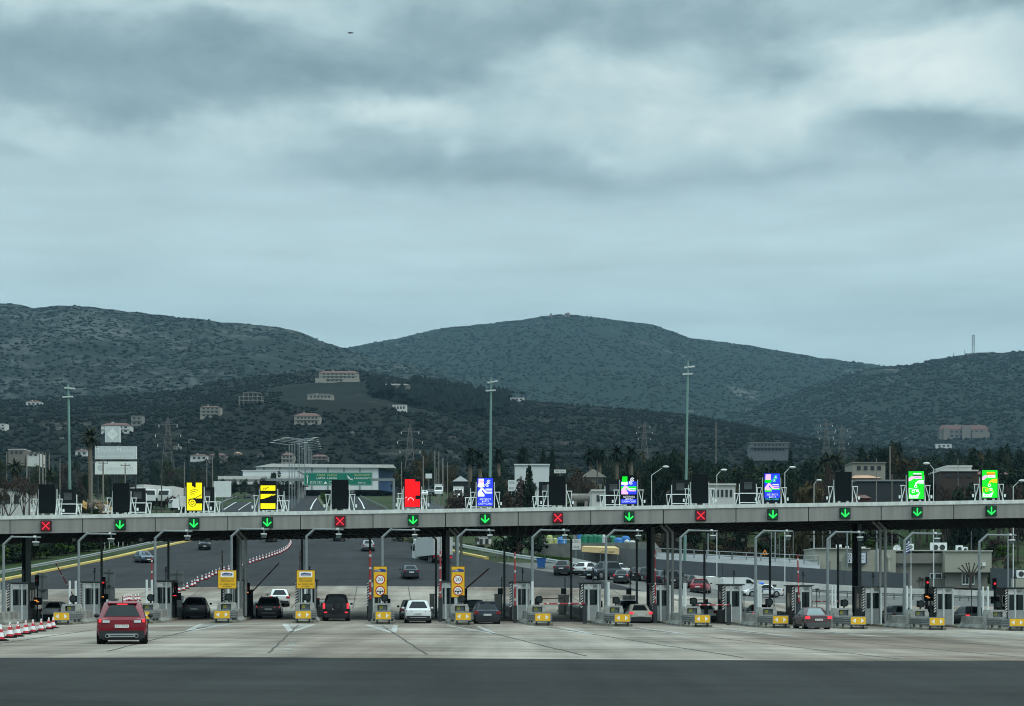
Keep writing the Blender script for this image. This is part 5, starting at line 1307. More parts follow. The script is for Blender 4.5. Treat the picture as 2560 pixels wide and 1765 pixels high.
# plain poles and wooden utility poles
m_wood = M('weathered_wood', (.20, .18, .155), .8, .2, 3); m_dwood = M('dark_wood', (.06, .055, .05), .85, .2, 3)
def pole(px, pyb, pyt, D, r, mat, label, bars=0, name='utility_pole', grp='utility poles', width=None):
    x = (px - CX) / F * D; z0 = tz(x, D); h = CH + (HY - pyt) / F * D - z0
    t = thing(name, label, 'pole', (x, D, z0), 0, grp)
    b = MB(); b.cyl((0, 0, 0), (0, 0, h), r, r * .75, 8); b.build('pole', mat, t, True)
    for i in range(bars):
        b = MB(); b.box((0, 0, h - .4 - .7 * i), (1.7, .12, .12)); cb = b.build('crossbar', mat, t)
        for q in (-.7, 0, .7):
            b = MB(); b.cyl((q, 0, h - .34 - .7 * i), (q, 0, h - .12 - .7 * i), .05, n=5); b.build('insulator', m_dark, cb)
for px, pyt, D, r, mt, bars, lab in (
    (67, 1130, 330, .16, 0, 0, 'pale pole left of the cluster of poles on the far left'), (99, 1130, 360, .14, 0, 0, 'pale pole, left of the close group of five'), (107, 1131, 360, .18, 0, 0, 'thick pale pole inside the close group of five'), (114, 1132, 365, .14, 0, 0, 'pale pole at the middle of the close group of five'), (123, 1134, 370, .14, 0, 0, 'rightmost pale pole of the close group of five'), (17, 1130, 330, .12, 0, 0, 'pale pole by the left edge above the palm'),
    (150, 1145, 420, .12, 0, 0, 'short pale pole left of the green mast'), (73, 1165, 300, .14, 1, 0, 'dark wooden pole rising through the bare trees'), (229, 1150, 290, .20, 0, 1, 'wooden pole left of the white billboards'), (258, 1152, 290, .18, 0, 1, 'wooden pole in front of the lower white billboard'), (313, 1158, 300, .13, 0, 1, 'wooden pole with crossbar before the right end of the billboards'), (404, 1163, 330, .14, 1, 1, 'dark wooden pole with crossbar beside the white lorries'),
    (517, 1150, 420, .13, 0, 0, 'pale pole above the first yellow board'), (531, 1140, 420, .14, 0, 0, 'taller pale pole above the first yellow board'), (461, 1155, 380, .10, 0, 0, 'thin pale pole left of the first yellow board'), (1004, 1155, 430, .15, 0, 0, 'pole left of the red board'), (1058, 1140, 430, .17, 0, 0, 'pole just right of the red board'), (1087, 1125, 440, .17, 0, 0, 'tallest pale pole right of the red board'), (1097, 1128, 445, .15, 0, 0, 'pale pole next to the tallest one right of the red board'), (1107, 1144, 400, .19, 0, 0, 'pale pole nearer the blue board'), (1119, 1155, 420, .13, 0, 0, 'thin pole nearest the blue board'), (1092, 1170, 420, .12, 0, 0, 'short pole among those right of the red board'),
    (1493, 1150, 300, .13, 1, 0, 'thin dark pole before the gabled house'), (2230, 1186, 240, .07, 0, 0, 'thin pale pole in front of the dark shed'), (2395, 1147, 330, .09, 0, 0, 'thin pole on the white stepped building'), (2191, 1147, 280, .10, 0, 0, 'thin pole right of the cream building'), (2225, 1115, 420, .20, 0, 0, 'pale stump pole above the dark shed'), (1790, 1055, 700, .22, 0, 0, 'grey pole beside the top of the tall right mast')):
    pole(px, 0, pyt, D, r, m_dwood if mt else m_wood, lab, bars)
for i, (px, pyt, pyb, D, r) in enumerate(((1770, 1333, 1390, 228, .10), (1938, 1333, 1420, 228, .12), (1928, 1333, 1400, 236, .08), (2075, 1330, 1380, 226, .11), (2118, 1330, 1380, 222, .12), (2192, 1335, 1420, 212, .13), (2520, 1340, 1445, 212, .11), (1948, 1350, 1405, 250, .06), (1983, 1335, 1395, 244, .05), (2034, 1335, 1380, 255, .05), (2217, 1335, 1370, 250, .05), (2249, 1335, 1362, 250, .05), (2428, 1335, 1370, 250, .05), (2057, 1335, 1370, 250, .05))):
    pole(px, pyb, pyt - 8, D, r, m_pole, ['grey pole behind the rear camera mast arm over the white car', 'thick grey pole right of the orange warning sign', 'leaning-looking grey pole beside the thick one right of the warning sign', 'grey pole left of the office building', 'grey pole over the left end of the office', 'grey pole beside the right column pipes', 'grey lamp pole past the right end of the office', 'thin pole above the grey wall right of the warning sign', 'thin pole left of the office on the grass', 'thin pole behind the office left end', 'thin pole behind the satellite dish', 'thin pole behind the flag', 'thin pole behind the big air conditioners', 'thin pole above the blue and white office sign'][i], 0, 'metal_pole', 'metal poles behind the wall')
# lattice pylons
m_pyl = M('pylon_steel', (.12, .11, .105), .7, .1)
def pylon(px, pyt, pyb, D, label, hang=True):
    x = (px - CX) / F * D; zt = CH + (HY - pyt) / F * D; zb_ = CH + (HY - pyb) / F * D; h = zt - zb_
    t = thing('pylon', label, 'pylon', (x, D, zb_ - 3), 0, 'lattice pylons'); h += 3
    b = MB(); r = .085; w0, w1 = h * .10, h * .02
    lv = [0, .22, .42, .58, .72, .84, .95]
    for sx in (-1, 1):
        for sy in (-1, 1): b.cyl((sx * w0, sy * w0, 0), (sx * w1, sy * w1, h * .95), r, r * .8, 4); b.cyl((sx * w1, sy * w1, h * .95), (0, 0, h), r, r, 4)
    for a, c in zip(lv[:-1], lv[1:]):
        wa, wc = w0 + (w1 - w0) * a / .95, w0 + (w1 - w0) * c / .95
        for sy in (-1, 1):
            b.cyl((-wa, sy * wa, h * a), (wc, sy * wc, h * c), r * .7, n=3); b.cyl((wa, sy * wa, h * a), (-wc, sy * wc, h * c), r * .7, n=3); b.cyl((-wc, sy * wc, h * c), (wc, sy * wc, h * c), r * .7, n=3)
    b.build('lattice', m_pyl, t)
    for f, w in ((.88, .15), (.72, .21), (.56, .17)):
        b = MB(); b.cyl((-w * h, 0, h * f), (w * h, 0, h * f), r * 1.1, n=4); b.cyl((-w * h, 0, h * f), (0, 0, h * (f + .05)), r * .7, n=3); b.cyl((w * h, 0, h * f), (0, 0, h * (f + .05)), r * .7, n=3); a = b.build('crossarm', m_pyl, t)
        for s in (-1, 1):
            b = MB(); b.cyl((s * w * h, 0, h * f), (s * w * h * .98, 0, h * f - h * .045), r * 1.6, n=4); b.build('insulator', m_offw, a)
pylon(420, 1043, 1175, 620, 'large lattice pylon right of the white billboards'); pylon(1025, 1061, 1190, 640, 'lattice pylon above the red board'); pylon(1611, 1055, 1130, 720, 'faint lattice pylon left of the tall right mast'); pylon(2066, 1050, 1135, 760, 'faint lattice pylon above the speckled black board'); pylon(2104, 1062, 1150, 900, 'farthest faint lattice pylon right of the speckled black board')
def antenna_mast():
    p = hit(2433, 888) or P(2433, 886, 3400); D = p.y
    t = thing('antenna_mast', 'dark lattice antenna mast on the crest of the right hill', 'antenna mast', (p.x, D, p.z - 3))
    h = (886 - 835) / F * D + 3; b = MB(); w = 2.3
    for sx in (-1, 1):
        for sy in (-1, 1): b.cyl((sx * w, sy * w, 0), (sx * w * .7, sy * w * .7, h), .30, n=4)
    for i in range(9):
        z0, z1 = h * i / 9, h * (i + 1) / 9; b.cyl((-w, -w, z0), (w * .8, -w, z1), .2, n=3); b.cyl((w, -w, z0), (-w * .8, -w, z1), .2, n=3)
    b.build('lattice', m_dark, t)
    b = MB()
    for z in (.98, .86, .72, .55): b.cyl((-2.4, -2, h * z - 2.4), (-2.4, -2, h * z), .8, n=6); b.cyl((2.2, -2, h * z - 2), (2.2, -2, h * z), .7, n=6)
    b.build('antennas', m_dark, t)
    b = MB(); b.box((-9, 0, 3), (9, 6, 6)); b.box((-2, 3, 2.5), (6, 6, 5)); b.build('equipment_hut', M('hut_grey', (.10, .11, .11), .8, .1), t)
    for px, py, hh, lab in ((2412, 889, 14, 'thin short antenna left of the lattice mast on the right hill'), (2384, 894, 10, 'faintest antenna far left of the lattice mast on the right hill')):
        q = hit(px, py) or P(px, py, 3400)
        t2 = thing('antenna', lab, 'antenna', (q.x, q.y, q.z - 2)); b = MB(); b.cyl((0, 0, 0), (0, 0, hh + 2), .45, n=5); b.build('rod', m_pyl, t2); b = MB(); b.box((0, 0, hh * .7), (1.6, 1.0, 2)); b.build('aerial', m_pyl, t2)
antenna_mast()
# ------------------------------------------------------------------ signs
def green_sign():
    D = 330; a = P(759, 1181, D); b_ = P(931, 1214, D); x0, x1 = a.x, b_.x; g = tz(x1 + 4, D); cx = (x0 + x1) / 2; w = (x1 - x0) / 2
    t = thing('motorway_sign', 'green overhead motorway sign for Lamia and Kapandriti on a grey gantry', 'road sign', (cx, D, g))
    zc = (a.z + b_.z) / 2 - g; hh = (a.z - b_.z) / 2
    mg = M('motorway_green', (.006, .175, .115), .45, .08, .5)
    bb = MB(); bb.box((0, 0, zc), (2 * w, .12, 2 * hh)); bd = bb.build('panel', mg, t)
    bb = MB(); y = -.065
    for q in (-1, 1): rect(bb, -w + .08, zc + q * (hh - .10) - .025, w - .08, zc + q * (hh - .10) + .025, y); rect(bb, q * (w - .1) - .025, zc - hh + .08, q * (w - .1) + .025, zc + hh - .08, y)
    bb.build('border', m_wsym, bd)
    bb = MB(); y = -.07
    bar(bb, -w + .75, zc - .9, -w + .75, zc + .75, .16, y); poly(bb, [(-w + .5, zc + .45), (-w + 1.0, zc + .45), (-w + .75, zc + .95)], y)
    bar(bb, 1.9, zc + .3, 2.5, zc - .1, .16, y - .003); bar(bb, 1.8, zc + .65, 2.3, zc + .25, .14, y - .003); poly(bb, [(2.9, zc + .05), (2.45, zc + .05), (2.8, zc - .3)], y - .006)
    text(bb, 'ΛΑΜΙΑ  ΛΑΡΙΣΑ', .55, -2.2, y, zc + .72, 1, fit=4.0); text(bb, 'LAMIA  LARISA', .55, -2.2, y, zc + .15, 0, fit=4.0)
    for x, s in ((-4.9, 'E 75'), (-3.6, '1')):
        rect(bb, x - .5, zc - .98, x + .5, zc - .42, y, 0); rect(bb, x - .45, zc - .93, x + .45, zc - .47, y - .004, 2); text(bb, s, .36, x, y - .008, zc - .70, 0, fit=.6 if len(s) > 1 else .2)
    poly(bb, [(-2.8, zc - .95), (-2.1, zc - .95), (-2.45, zc - .4)], y); rect(bb, -1.75, zc - .98, -.75, zc - .42, y, 0); rect(bb, -1.70, zc - .93, -.8, zc - .47, y - .004, 2)
    text(bb, 'ΚΑΠΑΝΔΡΙΤΙ', .5, w - 2.0, y, zc + .72, 1, fit=3.0); text(bb, 'KAPANDRITI', .5, w - 2.0, y, zc + .12, 0, fit=3.2); text(bb, '500 m', .42, w - 2.1, y, zc - .75, 0, fit=1.5)
    bb.build('lettering', [m_wsym, M('sign_pale_yellow', (.55, .58, .25), .5, .05), mg], bd)
    bb = MB(); px2 = P(984, 1195, D).x - cx; bb.box(((-14 + px2) / 2, .6, zc - .1), (px2 + 14, .4, .5)); bb.build('gantry_beam', m_pole, t)
    for x in (px2, -14):
        bb = MB(); bb.box((x, .6, zc / 2), (.45, .5, zc + .2)); bb.build('gantry_post', m_pole, t)
green_sign()
m_bill = M('billboard_white', (.66, .68, .66), .6, .08, .4); m_bill2 = M('billboard_grey', (.52, .56, .56), .6, .06, .4); m_bill3 = M('billboard_cream', (.74, .76, .71), .6, .10, .3)
def billboards():
    D = 345; g = tz(P(290, 1270, D).x, D)
    def xz(px, py): q = P(px, py, D); return q.x, q.z - g
    cx = P(290, 1200, D).x
    t = thing('billboard', 'white two-panel billboard reading Trucks Market beside the palm', 'billboard', (cx, D, g))
    for px in (243, 290, 338):
        b = MB(); x, z = xz(px, 1160); b.box((x - cx, .45, z / 2), (.3, .3, z)); b.build('support_post', m_dark, t)
    (x0, z1), (x1, z0) = xz(238, 1116), xz(342, 1148)
    b = MB(); b.box(((x0 + x1) / 2 - cx, 0, (z0 + z1) / 2), (x1 - x0, .5, z1 - z0)); pn = b.build('upper_panel', m_bill, t)
    b = MB(); rect(b, x0 - cx + .12, z0 + .12, x1 - cx - .12, z1 - .12, -.256, 1); text(b, 'Trucks Market', 1.3, (x0 + x1) / 2 - cx, -.262, z1 - .85, 0, fit=x1 - x0 - .8); text(b, 'www.trucks-market.gr', .7, (x0 + x1) / 2 - cx, -.262, z0 + .62, 0, fit=x1 - x0 - .8); b.build('lettering', [m_bill3, m_bill2], pn)
    (x0, z1), (x1, z0) = xz(238, 1154), xz(342, 1186)
    b = MB(); b.box(((x0 + x1) / 2 - cx, 0, (z0 + z1) / 2), (x1 - x0, .5, z1 - z0)); pn = b.build('lower_panel', m_bill3, t)
    b = MB(); text(b, 'automech', 1.3, (x0 + x1) / 2 - cx + .8, -.256, (z0 + z1) / 2 - .1, 0, fit=5.5); disc(b, x0 - cx + 1.2, (z0 + z1) / 2, .7, -.256, 0, 16); b.build('lettering', m_bill2, pn)
    b = MB(); (x0, z1), (x1, z0) = xz(262, 1066), xz(299, 1105)
    t2 = thing('billboard', 'white square billboard with a diamond emblem above the Trucks Market panels', 'billboard', (cx, D + .6, g))
    b.box(((x0 + x1) / 2 - cx, 0, (z0 + z1) / 2), (x1 - x0, .9, z1 - z0)); pn = b.build('panel', m_bill, t2)
    b = MB(); xm, zm = (x0 + x1) / 2 - cx, (z0 + z1) / 2; rect(b, x0 - cx + .1, z0 + .1, x1 - cx - .1, z1 - .1, -.455, 1); poly(b, [(xm - 1.15, zm), (xm, zm - 1.2), (xm + 1.15, zm), (xm, zm + 1.2)], -.46, 0); text(b, 'TM', .9, xm, -.465, zm, 1, fit=1.1); b.build('emblem', [m_bill3, m_bill2], pn)
    b = MB(); b.box((xm, .2, z0 / 2), (.5, .5, z0)); b.build('support_post', m_dark, t2)
billboards()
def small_sign(px0, px1, pt, pb, D, label, mat, name='sign', lettering=None, mi=m_ink):
    a, b_ = P(px0, pt, D), P(px1, pb, D); cx = (a.x + b_.x) / 2; g = tz(cx, D); w = b_.x - a.x
    t = thing(name, label, 'sign', (cx, D, g)); b = MB(); b.box((0, 0, (a.z + b_.z) / 2 - g), (w, .12, a.z - b_.z)); pn = b.build('panel', mat, t)
    if b_.z - g > .3:
        b = MB(); b.box((0, .1, (b_.z - g) / 2), (.14, .08, b_.z - g)); b.build('post', m_pole, t)
    if lettering:
        b = MB()
        for i, (s, f) in enumerate(lettering): text(b, s, (a.z - b_.z) / len(lettering) * .6, 0, -.066, a.z - g - (a.z - b_.z) * (i + .5) / len(lettering), 0, fit=w * f)
        b.build('lettering', mi, pn)
small_sign(534, 578, 1203, 1243, 330, 'large blank white sign right of the first yellow board', m_bill, 'blank_sign')
small_sign(1064, 1080, 1184, 1196, 420, 'small white sign among the poles right of the red board', m_bill, 'blank_sign')
small_sign(1270, 1288, 1200, 1228, 330, 'white sign with dark lettering beside the dark conifer', m_bill, 'shop_sign', [('ΕΛΑΣΤΙΚΑ', .8), ('SERVICE', .7)])
small_sign(1428, 1452, 1348, 1374, 217, 'white sign with a round emblem at the left end of the grey wall', m_offw, 'notice_sign', [('ΣΕΒΑΣ', .8), ('HELLAS', .6)])
small_sign(1385, 1415, 1174, 1183, 330, 'white sign above the red cross board right of the blue board', m_offw, 'shop_sign', [('TRUCKS', .7)])
def warn():
    D = 224; q = P(1912, 1381, D); g = tz(q.x, D)
    t = thing('warning_sign', 'orange triangular warning sign above the grey wall', 'sign', (q.x, D, g)); z = q.z - g
    b = MB(); b.cyl((0, 0, 0), (0, 0, z), .03, n=6); b.build('post', m_pole, t)
    b = MB(); b.prism([(-.42, z - .3), (.42, z - .3), (0, z + .42)], -.08, -.04); pn = b.build('panel', M('sign_orange', (.75, .22, .02), .5, .05), t)
    b = MB(); b.prism([(-.14, z - .2), (.14, z - .2), (.05, z + .12), (-.05, z + .12)], -.10, -.085); b.build('symbol', m_ink, pn)
warn()
def bin_():
    p = gp_far(1353, 1421); t = thing('litter_bin', 'blue wheeled bin beside the right guard rail', 'bin', p)
    b = MB(); b.hexa([(-.42, -.42, .08), (.42, -.42, .08), (.42, .42, .08), (-.42, .42, .08), (-.58, -.58, 1.2), (.58, -.58, 1.2), (.58, .58, 1.2), (-.58, .58, 1.2)]); b.build('body', M('bin_blue', (.02, .10, .30), .5, .1), t)
    b = MB(); b.box((0, 0, 1.24), (1.22, 1.22, .1)); b.build('lid', M('bin_lid', (.015, .07, .22), .5, .1), t)
    for x in (-.4, .4): b = MB(); b.cyl((x - .05, .3, .1), (x + .05, .3, .1), .1, n=10); b.build('wheel', m_tyre, t)
bin_()
def bird():
    D = 900; q = P(877, 82, D); t = thing('bird', 'small dark bird flying high under the clouds', 'bird', q, .35)
    b = MB(); b.ball((0, 0, 0), .55, 0, 10, 6, (2.0, .8, .55)); b.ball((1.15, 0, .15), .32, 0, 8, 5); b.hexa([(-1.8, -.25, -.05), (-1.0, -.2, -.05), (-1.0, .2, -.05), (-1.8, .25, -.05), (-1.8, -.3, .05), (-1.0, -.2, .05), (-1.0, .2, .05), (-1.8, .3, .05)]); b.build('body', m_ink, t, True)
    for s in (-1, 1):
        b = MB(); b.hexa([(-.5, s * .3, .1), (.5, s * .3, .1), (-.4, s * 2.4, -.15 + .3 * s), (-.8, s * 2.4, -.15 + .3 * s), (-.5, s * .3, .2), (.5, s * .3, .2), (-.4, s * 2.4, -.1 + .3 * s), (-.8, s * 2.4, -.1 + .3 * s)]); b.build('wing', m_ink, t)
bird()
# ------------------------------------------------------------------ walls and fences on the right
m_gwall = M('grey_wall', (.105, .115, .118), .75, .10, .4); m_gwall2 = M('grey_wall_dark', (.070, .080, .090), .75, .10, .4)
def wall_run(name, label, cat, pts, thick, mat, extra=1.2):
    """pts: (px, y of top, y of foot, distance)"""
    q0 = P(pts[0][0], pts[0][2], pts[0][3]); o = Vector((q0.x, q0.y, q0.z - extra))
    t = thing(name, label, cat, o)
    for i, ((a, at, ab, ad), (b, bt, bb, bd)) in enumerate(zip(pts[:-1], pts[1:])):
        A0, A1, B0, B1 = P(a, ab, ad) - o, P(a, at, ad) - o, P(b, bb, bd) - o, P(b, bt, bd) - o
        A0.z -= extra; B0.z -= extra; T = Vector((0, thick, 0)); g = Vector((.02, 0, 0))
        m = MB(); m.hexa([A0 + g, B0 - g, B0 - g + T, A0 + g + T, A1 + g, B1 - g, B1 - g + T, A1 + g + T]); m.build('wall_panel', mat, t)
    return t
wall_run('boundary_wall', 'tall dark grey wall behind the standing person', 'wall', [(1431, 1368, 1417, 219), (1485, 1369, 1420, 218), (1560, 1371, 1430, 217), (1629, 1374, 1440, 216)], .3, m_gwall)
wall_run('boundary_wall', 'long lower slate grey wall running behind the patrol car to the office', 'wall', [(1629, 1397, 1440, 214), (1806, 1408, 1455, 212), (1980, 1417, 1462, 210), (2110, 1426, 1468, 209), (2212, 1430, 1470, 208), (2272, 1433, 1473, 207)], .3, m_gwall2)
wall_run('boundary_wall', 'short grey wall right of the office building', 'wall', [(2477, 1420, 1470, 222), (2560, 1424, 1475, 220), (2660, 1428, 1478, 219)], .3, m_gwall2)
wall_run('concrete_barrier', 'pale concrete barrier wall in front of the grey walls', 'barrier', [(1431, 1394, 1416, 206), (1500, 1409, 1434, 203), (1620, 1428, 1450, 202), (1800, 1444, 1470, 201), (2030, 1458, 1490, 200), (2212, 1469, 1501, 198), (2400, 1474, 1505, 196), (2490, 1477, 1508, 195), (2700, 1482, 1512, 195)], .3, m_parapet, .5)
def rail_run(label, pts, dz0=0.0):
    q0 = P(pts[0][0], pts[0][1], pts[0][2]); o = Vector((q0.x, q0.y, gz(q0.x, q0.y)))
    t = thing('guard_rail', label, 'guard rail', o)
    mb = MB()
    for (a, ay, ad), (b, by, bd) in zip(pts[:-1], pts[1:]):
        for off in (0, -.17):
            A, B_ = P(a, ay, ad) - o, P(b, by, bd) - o; A.z += off; B_.z += off
            mb.hexa([A + Vector((0, 0, -.07)), B_ + Vector((0, 0, -.07)), B_ + Vector((0, .1, -.07)), A + Vector((0, .1, -.07)), A + Vector((0, -.05, .06)), B_ + Vector((0, -.05, .06)), B_ + Vector((0, .1, .06)), A + Vector((0, .1, .06))])
    mb.build('rail', m_rail, t)
    for (a, ay, ad), (b, by, bd) in zip(pts[:-1], pts[1:]):
        n = max(2, int(abs(b - a) / 22))
        for i in range(n):
            f = i / n; A = P(a + (b - a) * f, ay + (by - ay) * f, ad + (bd - ad) * f); g = min(gz(A.x, A.y), A.z - .5) - A.z
            b2 = MB(); A = A - o; b2.hexa([A + Vector(v) for v in ((-.06, .05, g), (.06, .05, g), (.06, .15, g), (-.06, .15, g), (-.05, .05, 0), (.07, .05, 0), (.07, .15, 0), (-.05, .15, 0))]); b2.build('post', m_guard, t)
rail_run('grey guard rail in front of the pale barrier at the right, behind the booths', [(2025, 1474, 192), (2212, 1484, 190), (2400, 1490, 188), (2600, 1496, 187)])
rail_run('grey guard rail left of the navy SUV', [(1425, 1421, 199), (1500, 1432, 197)])
# terrace behind the lower wall with its fence
mb = MB(); rows = [(1632, 1381, 231), (1806, 1387, 229), (1980, 1396, 227), (2050, 1404, 226)]
top = [P(a, y, d) for a, y, d in rows]; bot = [P(a, y + 24, d - 15) for a, y, d in rows]
vs = [v for pr in zip(bot, top) for v in pr]; mb.add(vs, [(2 * i, 2 * i + 2, 2 * i + 3, 2 * i + 1) for i in range(3)]); mb.add([v - Vector((0, 0, 3)) for v in vs], [(2 * i, 2 * i + 1, 2 * i + 3, 2 * i + 2) for i in range(3)])
struct('upper_yard', mb, M('yard_grey', (.17, .18, .185), .85, .25, .5))
def fence(label, pts, h, nper, mat, mesh=True, rails=(1.0,), r=.05, name='fence'):
    q0 = P(*pts[0]); o = Vector(q0); t = thing(name, label, 'fence', o)
    for (a, ay, ad), (b, by, bd) in zip(pts[:-1], pts[1:]):
        for i in range(nper + 1):
            f = i / nper; A = P(a + (b - a) * f, ay + (by - ay) * f, ad + (bd - ad) * f) - o
            m = MB(); m.cyl(A - Vector((0, 0, .6)), A + Vector((0, 0, h)), r, n=5); m.build('post', mat, t)
        m = MB()
        for q in rails:
            A, B_ = P(a, ay, ad) - o, P(b, by, bd) - o; m.cyl(A + Vector((0, 0, h * q)), B_ + Vector((0, 0, h * q)), r * .6, n=4)
        m.build('rail', mat, t)
    return t
fence('grey post and rail fence on top of the long lower wall', [(1640, 1392, 224), (1830, 1402, 222), (2046, 1412, 220)], 1.15, 6, m_pole, r=.09, rails=(1.0, .5))
fence('thin wire fence with pale posts along the storage yard', [(1262, 1362, 240), (1340, 1379, 236), (1428, 1384, 231)], 1.9, 5, m_offw, rails=(1.0, .6, .2), r=.05)
fence('row of thin pale posts behind the left hedge', [(262, 1383, 250), (330, 1370, 262), (396, 1353, 280)], 2.1, 6, m_offw, rails=(.95,), r=.06)
# storage platform with plastic tanks
pz = 9.1
mb = MB(); c = [(P(1340, 1380, 232).x, 232), (P(1640, 1380, 222).x, 224), (P(1660, 1380, 262).x, 266), (P(1325, 1380, 262).x, 266)]
mb.hexa([(x, y, pz - 4) for x, y in c] + [(x, y, pz) for x, y in c]); struct('storage_platform', mb, M('platform_concrete', (.20, .195, .175), .85, .3, .6))
def lump(px0, px1, pt, pb, D, colour, label, mat):
    a, b_ = P(px0, pt, D), P(px1, pb, D); w = (b_.x - a.x) / 2; h = a.z - b_.z + .15
    t = thing('plastic_tank', label, 'tank', ((a.x + b_.x) / 2, D, b_.z - .1), random.uniform(-.3, .3), 'plastic tanks in the storage yard')
    mb = MB(); z = 0; prof_ = [(0, .92), (.10, 1), (.18, .95), (.26, 1), (.42, .97), (.50, 1.0), (.66, .97), (.74, 1.0), (.88, .90), (.97, .60)]
    for (f0, r0), (f1, r1) in zip(prof_[:-1], prof_[1:]): mb.cyl((0, 0, h * f0), (0, 0, h * f1), w * r0, w * r1, 14, 0, caps=(f1 > .95))
    mb.build('shell', mat, t, True, 60)
    mb = MB(); mb.cyl((0, 0, h * .96), (0, 0, h * 1.03), w * .3, w * .3, 10); mb.build('lid', mat, t)
tg, tb, tw, ty = M('tank_green', (.012, .17, .095), .5, .15, 1), M('tank_blue', (.03, .17, .46), .5, .15, 1), M('tank_white', (.5, .52, .52), .5, .12, 1), M('tank_lime', (.33, .36, .12), .6, .15, 1)
for px0, px1, pt, pb, D, m_, lab in ((1452, 1468, 1335, 1364, 240, tg, 'green plastic tank, first on the left behind the tan awning'), (1466, 1482, 1336, 1365, 241, tg, 'second green plastic tank behind the tan awning'), (1480, 1494, 1336, 1364, 243, tg, 'third green plastic tank, ridged'), (1491, 1506, 1338, 1365, 240, tg, 'fourth green plastic tank left of the bent mast'), (1518, 1541, 1340, 1366, 241, tg, 'wide green plastic tank beside the blue ones'),
    (1536, 1556, 1345, 1367, 236, tb, 'blue plastic tank touching the wide green one'), (1553, 1575, 1341, 1366, 238, tb, 'brighter blue plastic tank left of the white tanks'), (1561, 1574, 1350, 1369, 232, tw, 'white plastic tank left of the rear mast'), (1572, 1589, 1352, 1370, 231, tw, 'white plastic tank at the rear mast pole'), (1505, 1514, 1337, 1366, 246, tw, 'narrow white plastic tank between the green ones'), (1443, 1454, 1335, 1350, 252, tb, 'small blue plastic tank at the left end'),
    (1392, 1417, 1343, 1373, 238, tb, 'big blue plastic tank behind the wire fence'), (1382, 1394, 1345, 1374, 246, ty, 'lime coloured tank left of the big blue one'), (1366, 1382, 1338, 1372, 250, ty, 'pale lime stacked tank near the dark car')):
    lump(px0, px1, pt, pb, D, None, lab, m_)
def awning():
    D = 213.5; a, b_ = P(1454, 1367, D), P(1548, 1384, D); cx = (a.x + b_.x) / 2; g = gz(cx, D); w = (b_.x - a.x) / 2
    t = thing('kiosk_awning', 'tan flat awning with lettered front on posts before the dark grey wall', 'awning', (cx, D, g)); z = a.z - g
    m = MB(); m.hexa([(-w, 0, z - .12), (w, 0, z - .32), (w - .3, 4.2, z + .05), (-w + .6, 4.2, z + .12), (-w, 0, z), (w, 0, z - .2), (w - .3, 4.2, z + .2), (-w + .6, 4.2, z + .25)]); m.build('roof', M('awning_tan', (.52, .37, .17), .7, .08, 1), t)
    m = MB(); m.hexa([(-w, -.03, z - .62), (w, -.03, z - .98), (w, .02, z - .98), (-w, .02, z - .62), (-w, -.03, z - .13), (w, -.03, z - .33), (w, .02, z - .33), (-w, .02, z - .13)]); v = m.build('valance', M('awning_front', (.56, .42, .21), .7, .08, 1), t)
    m = MB(); text(m, 'BAR', .36, w - 1.0, -.04, z - .68, 0, fit=.7); text(m, 'CAFE', .36, w - 2.1, -.04, z - .64, 0, fit=.8); m.build('lettering', m_dark, v)
    for x in (-w + .2, 0, w - .2): m = MB(); m.box((x, .1, (z - .7) / 2), (.09, .09, z - .7)); m.build('post', m_pole2, t)
awning()
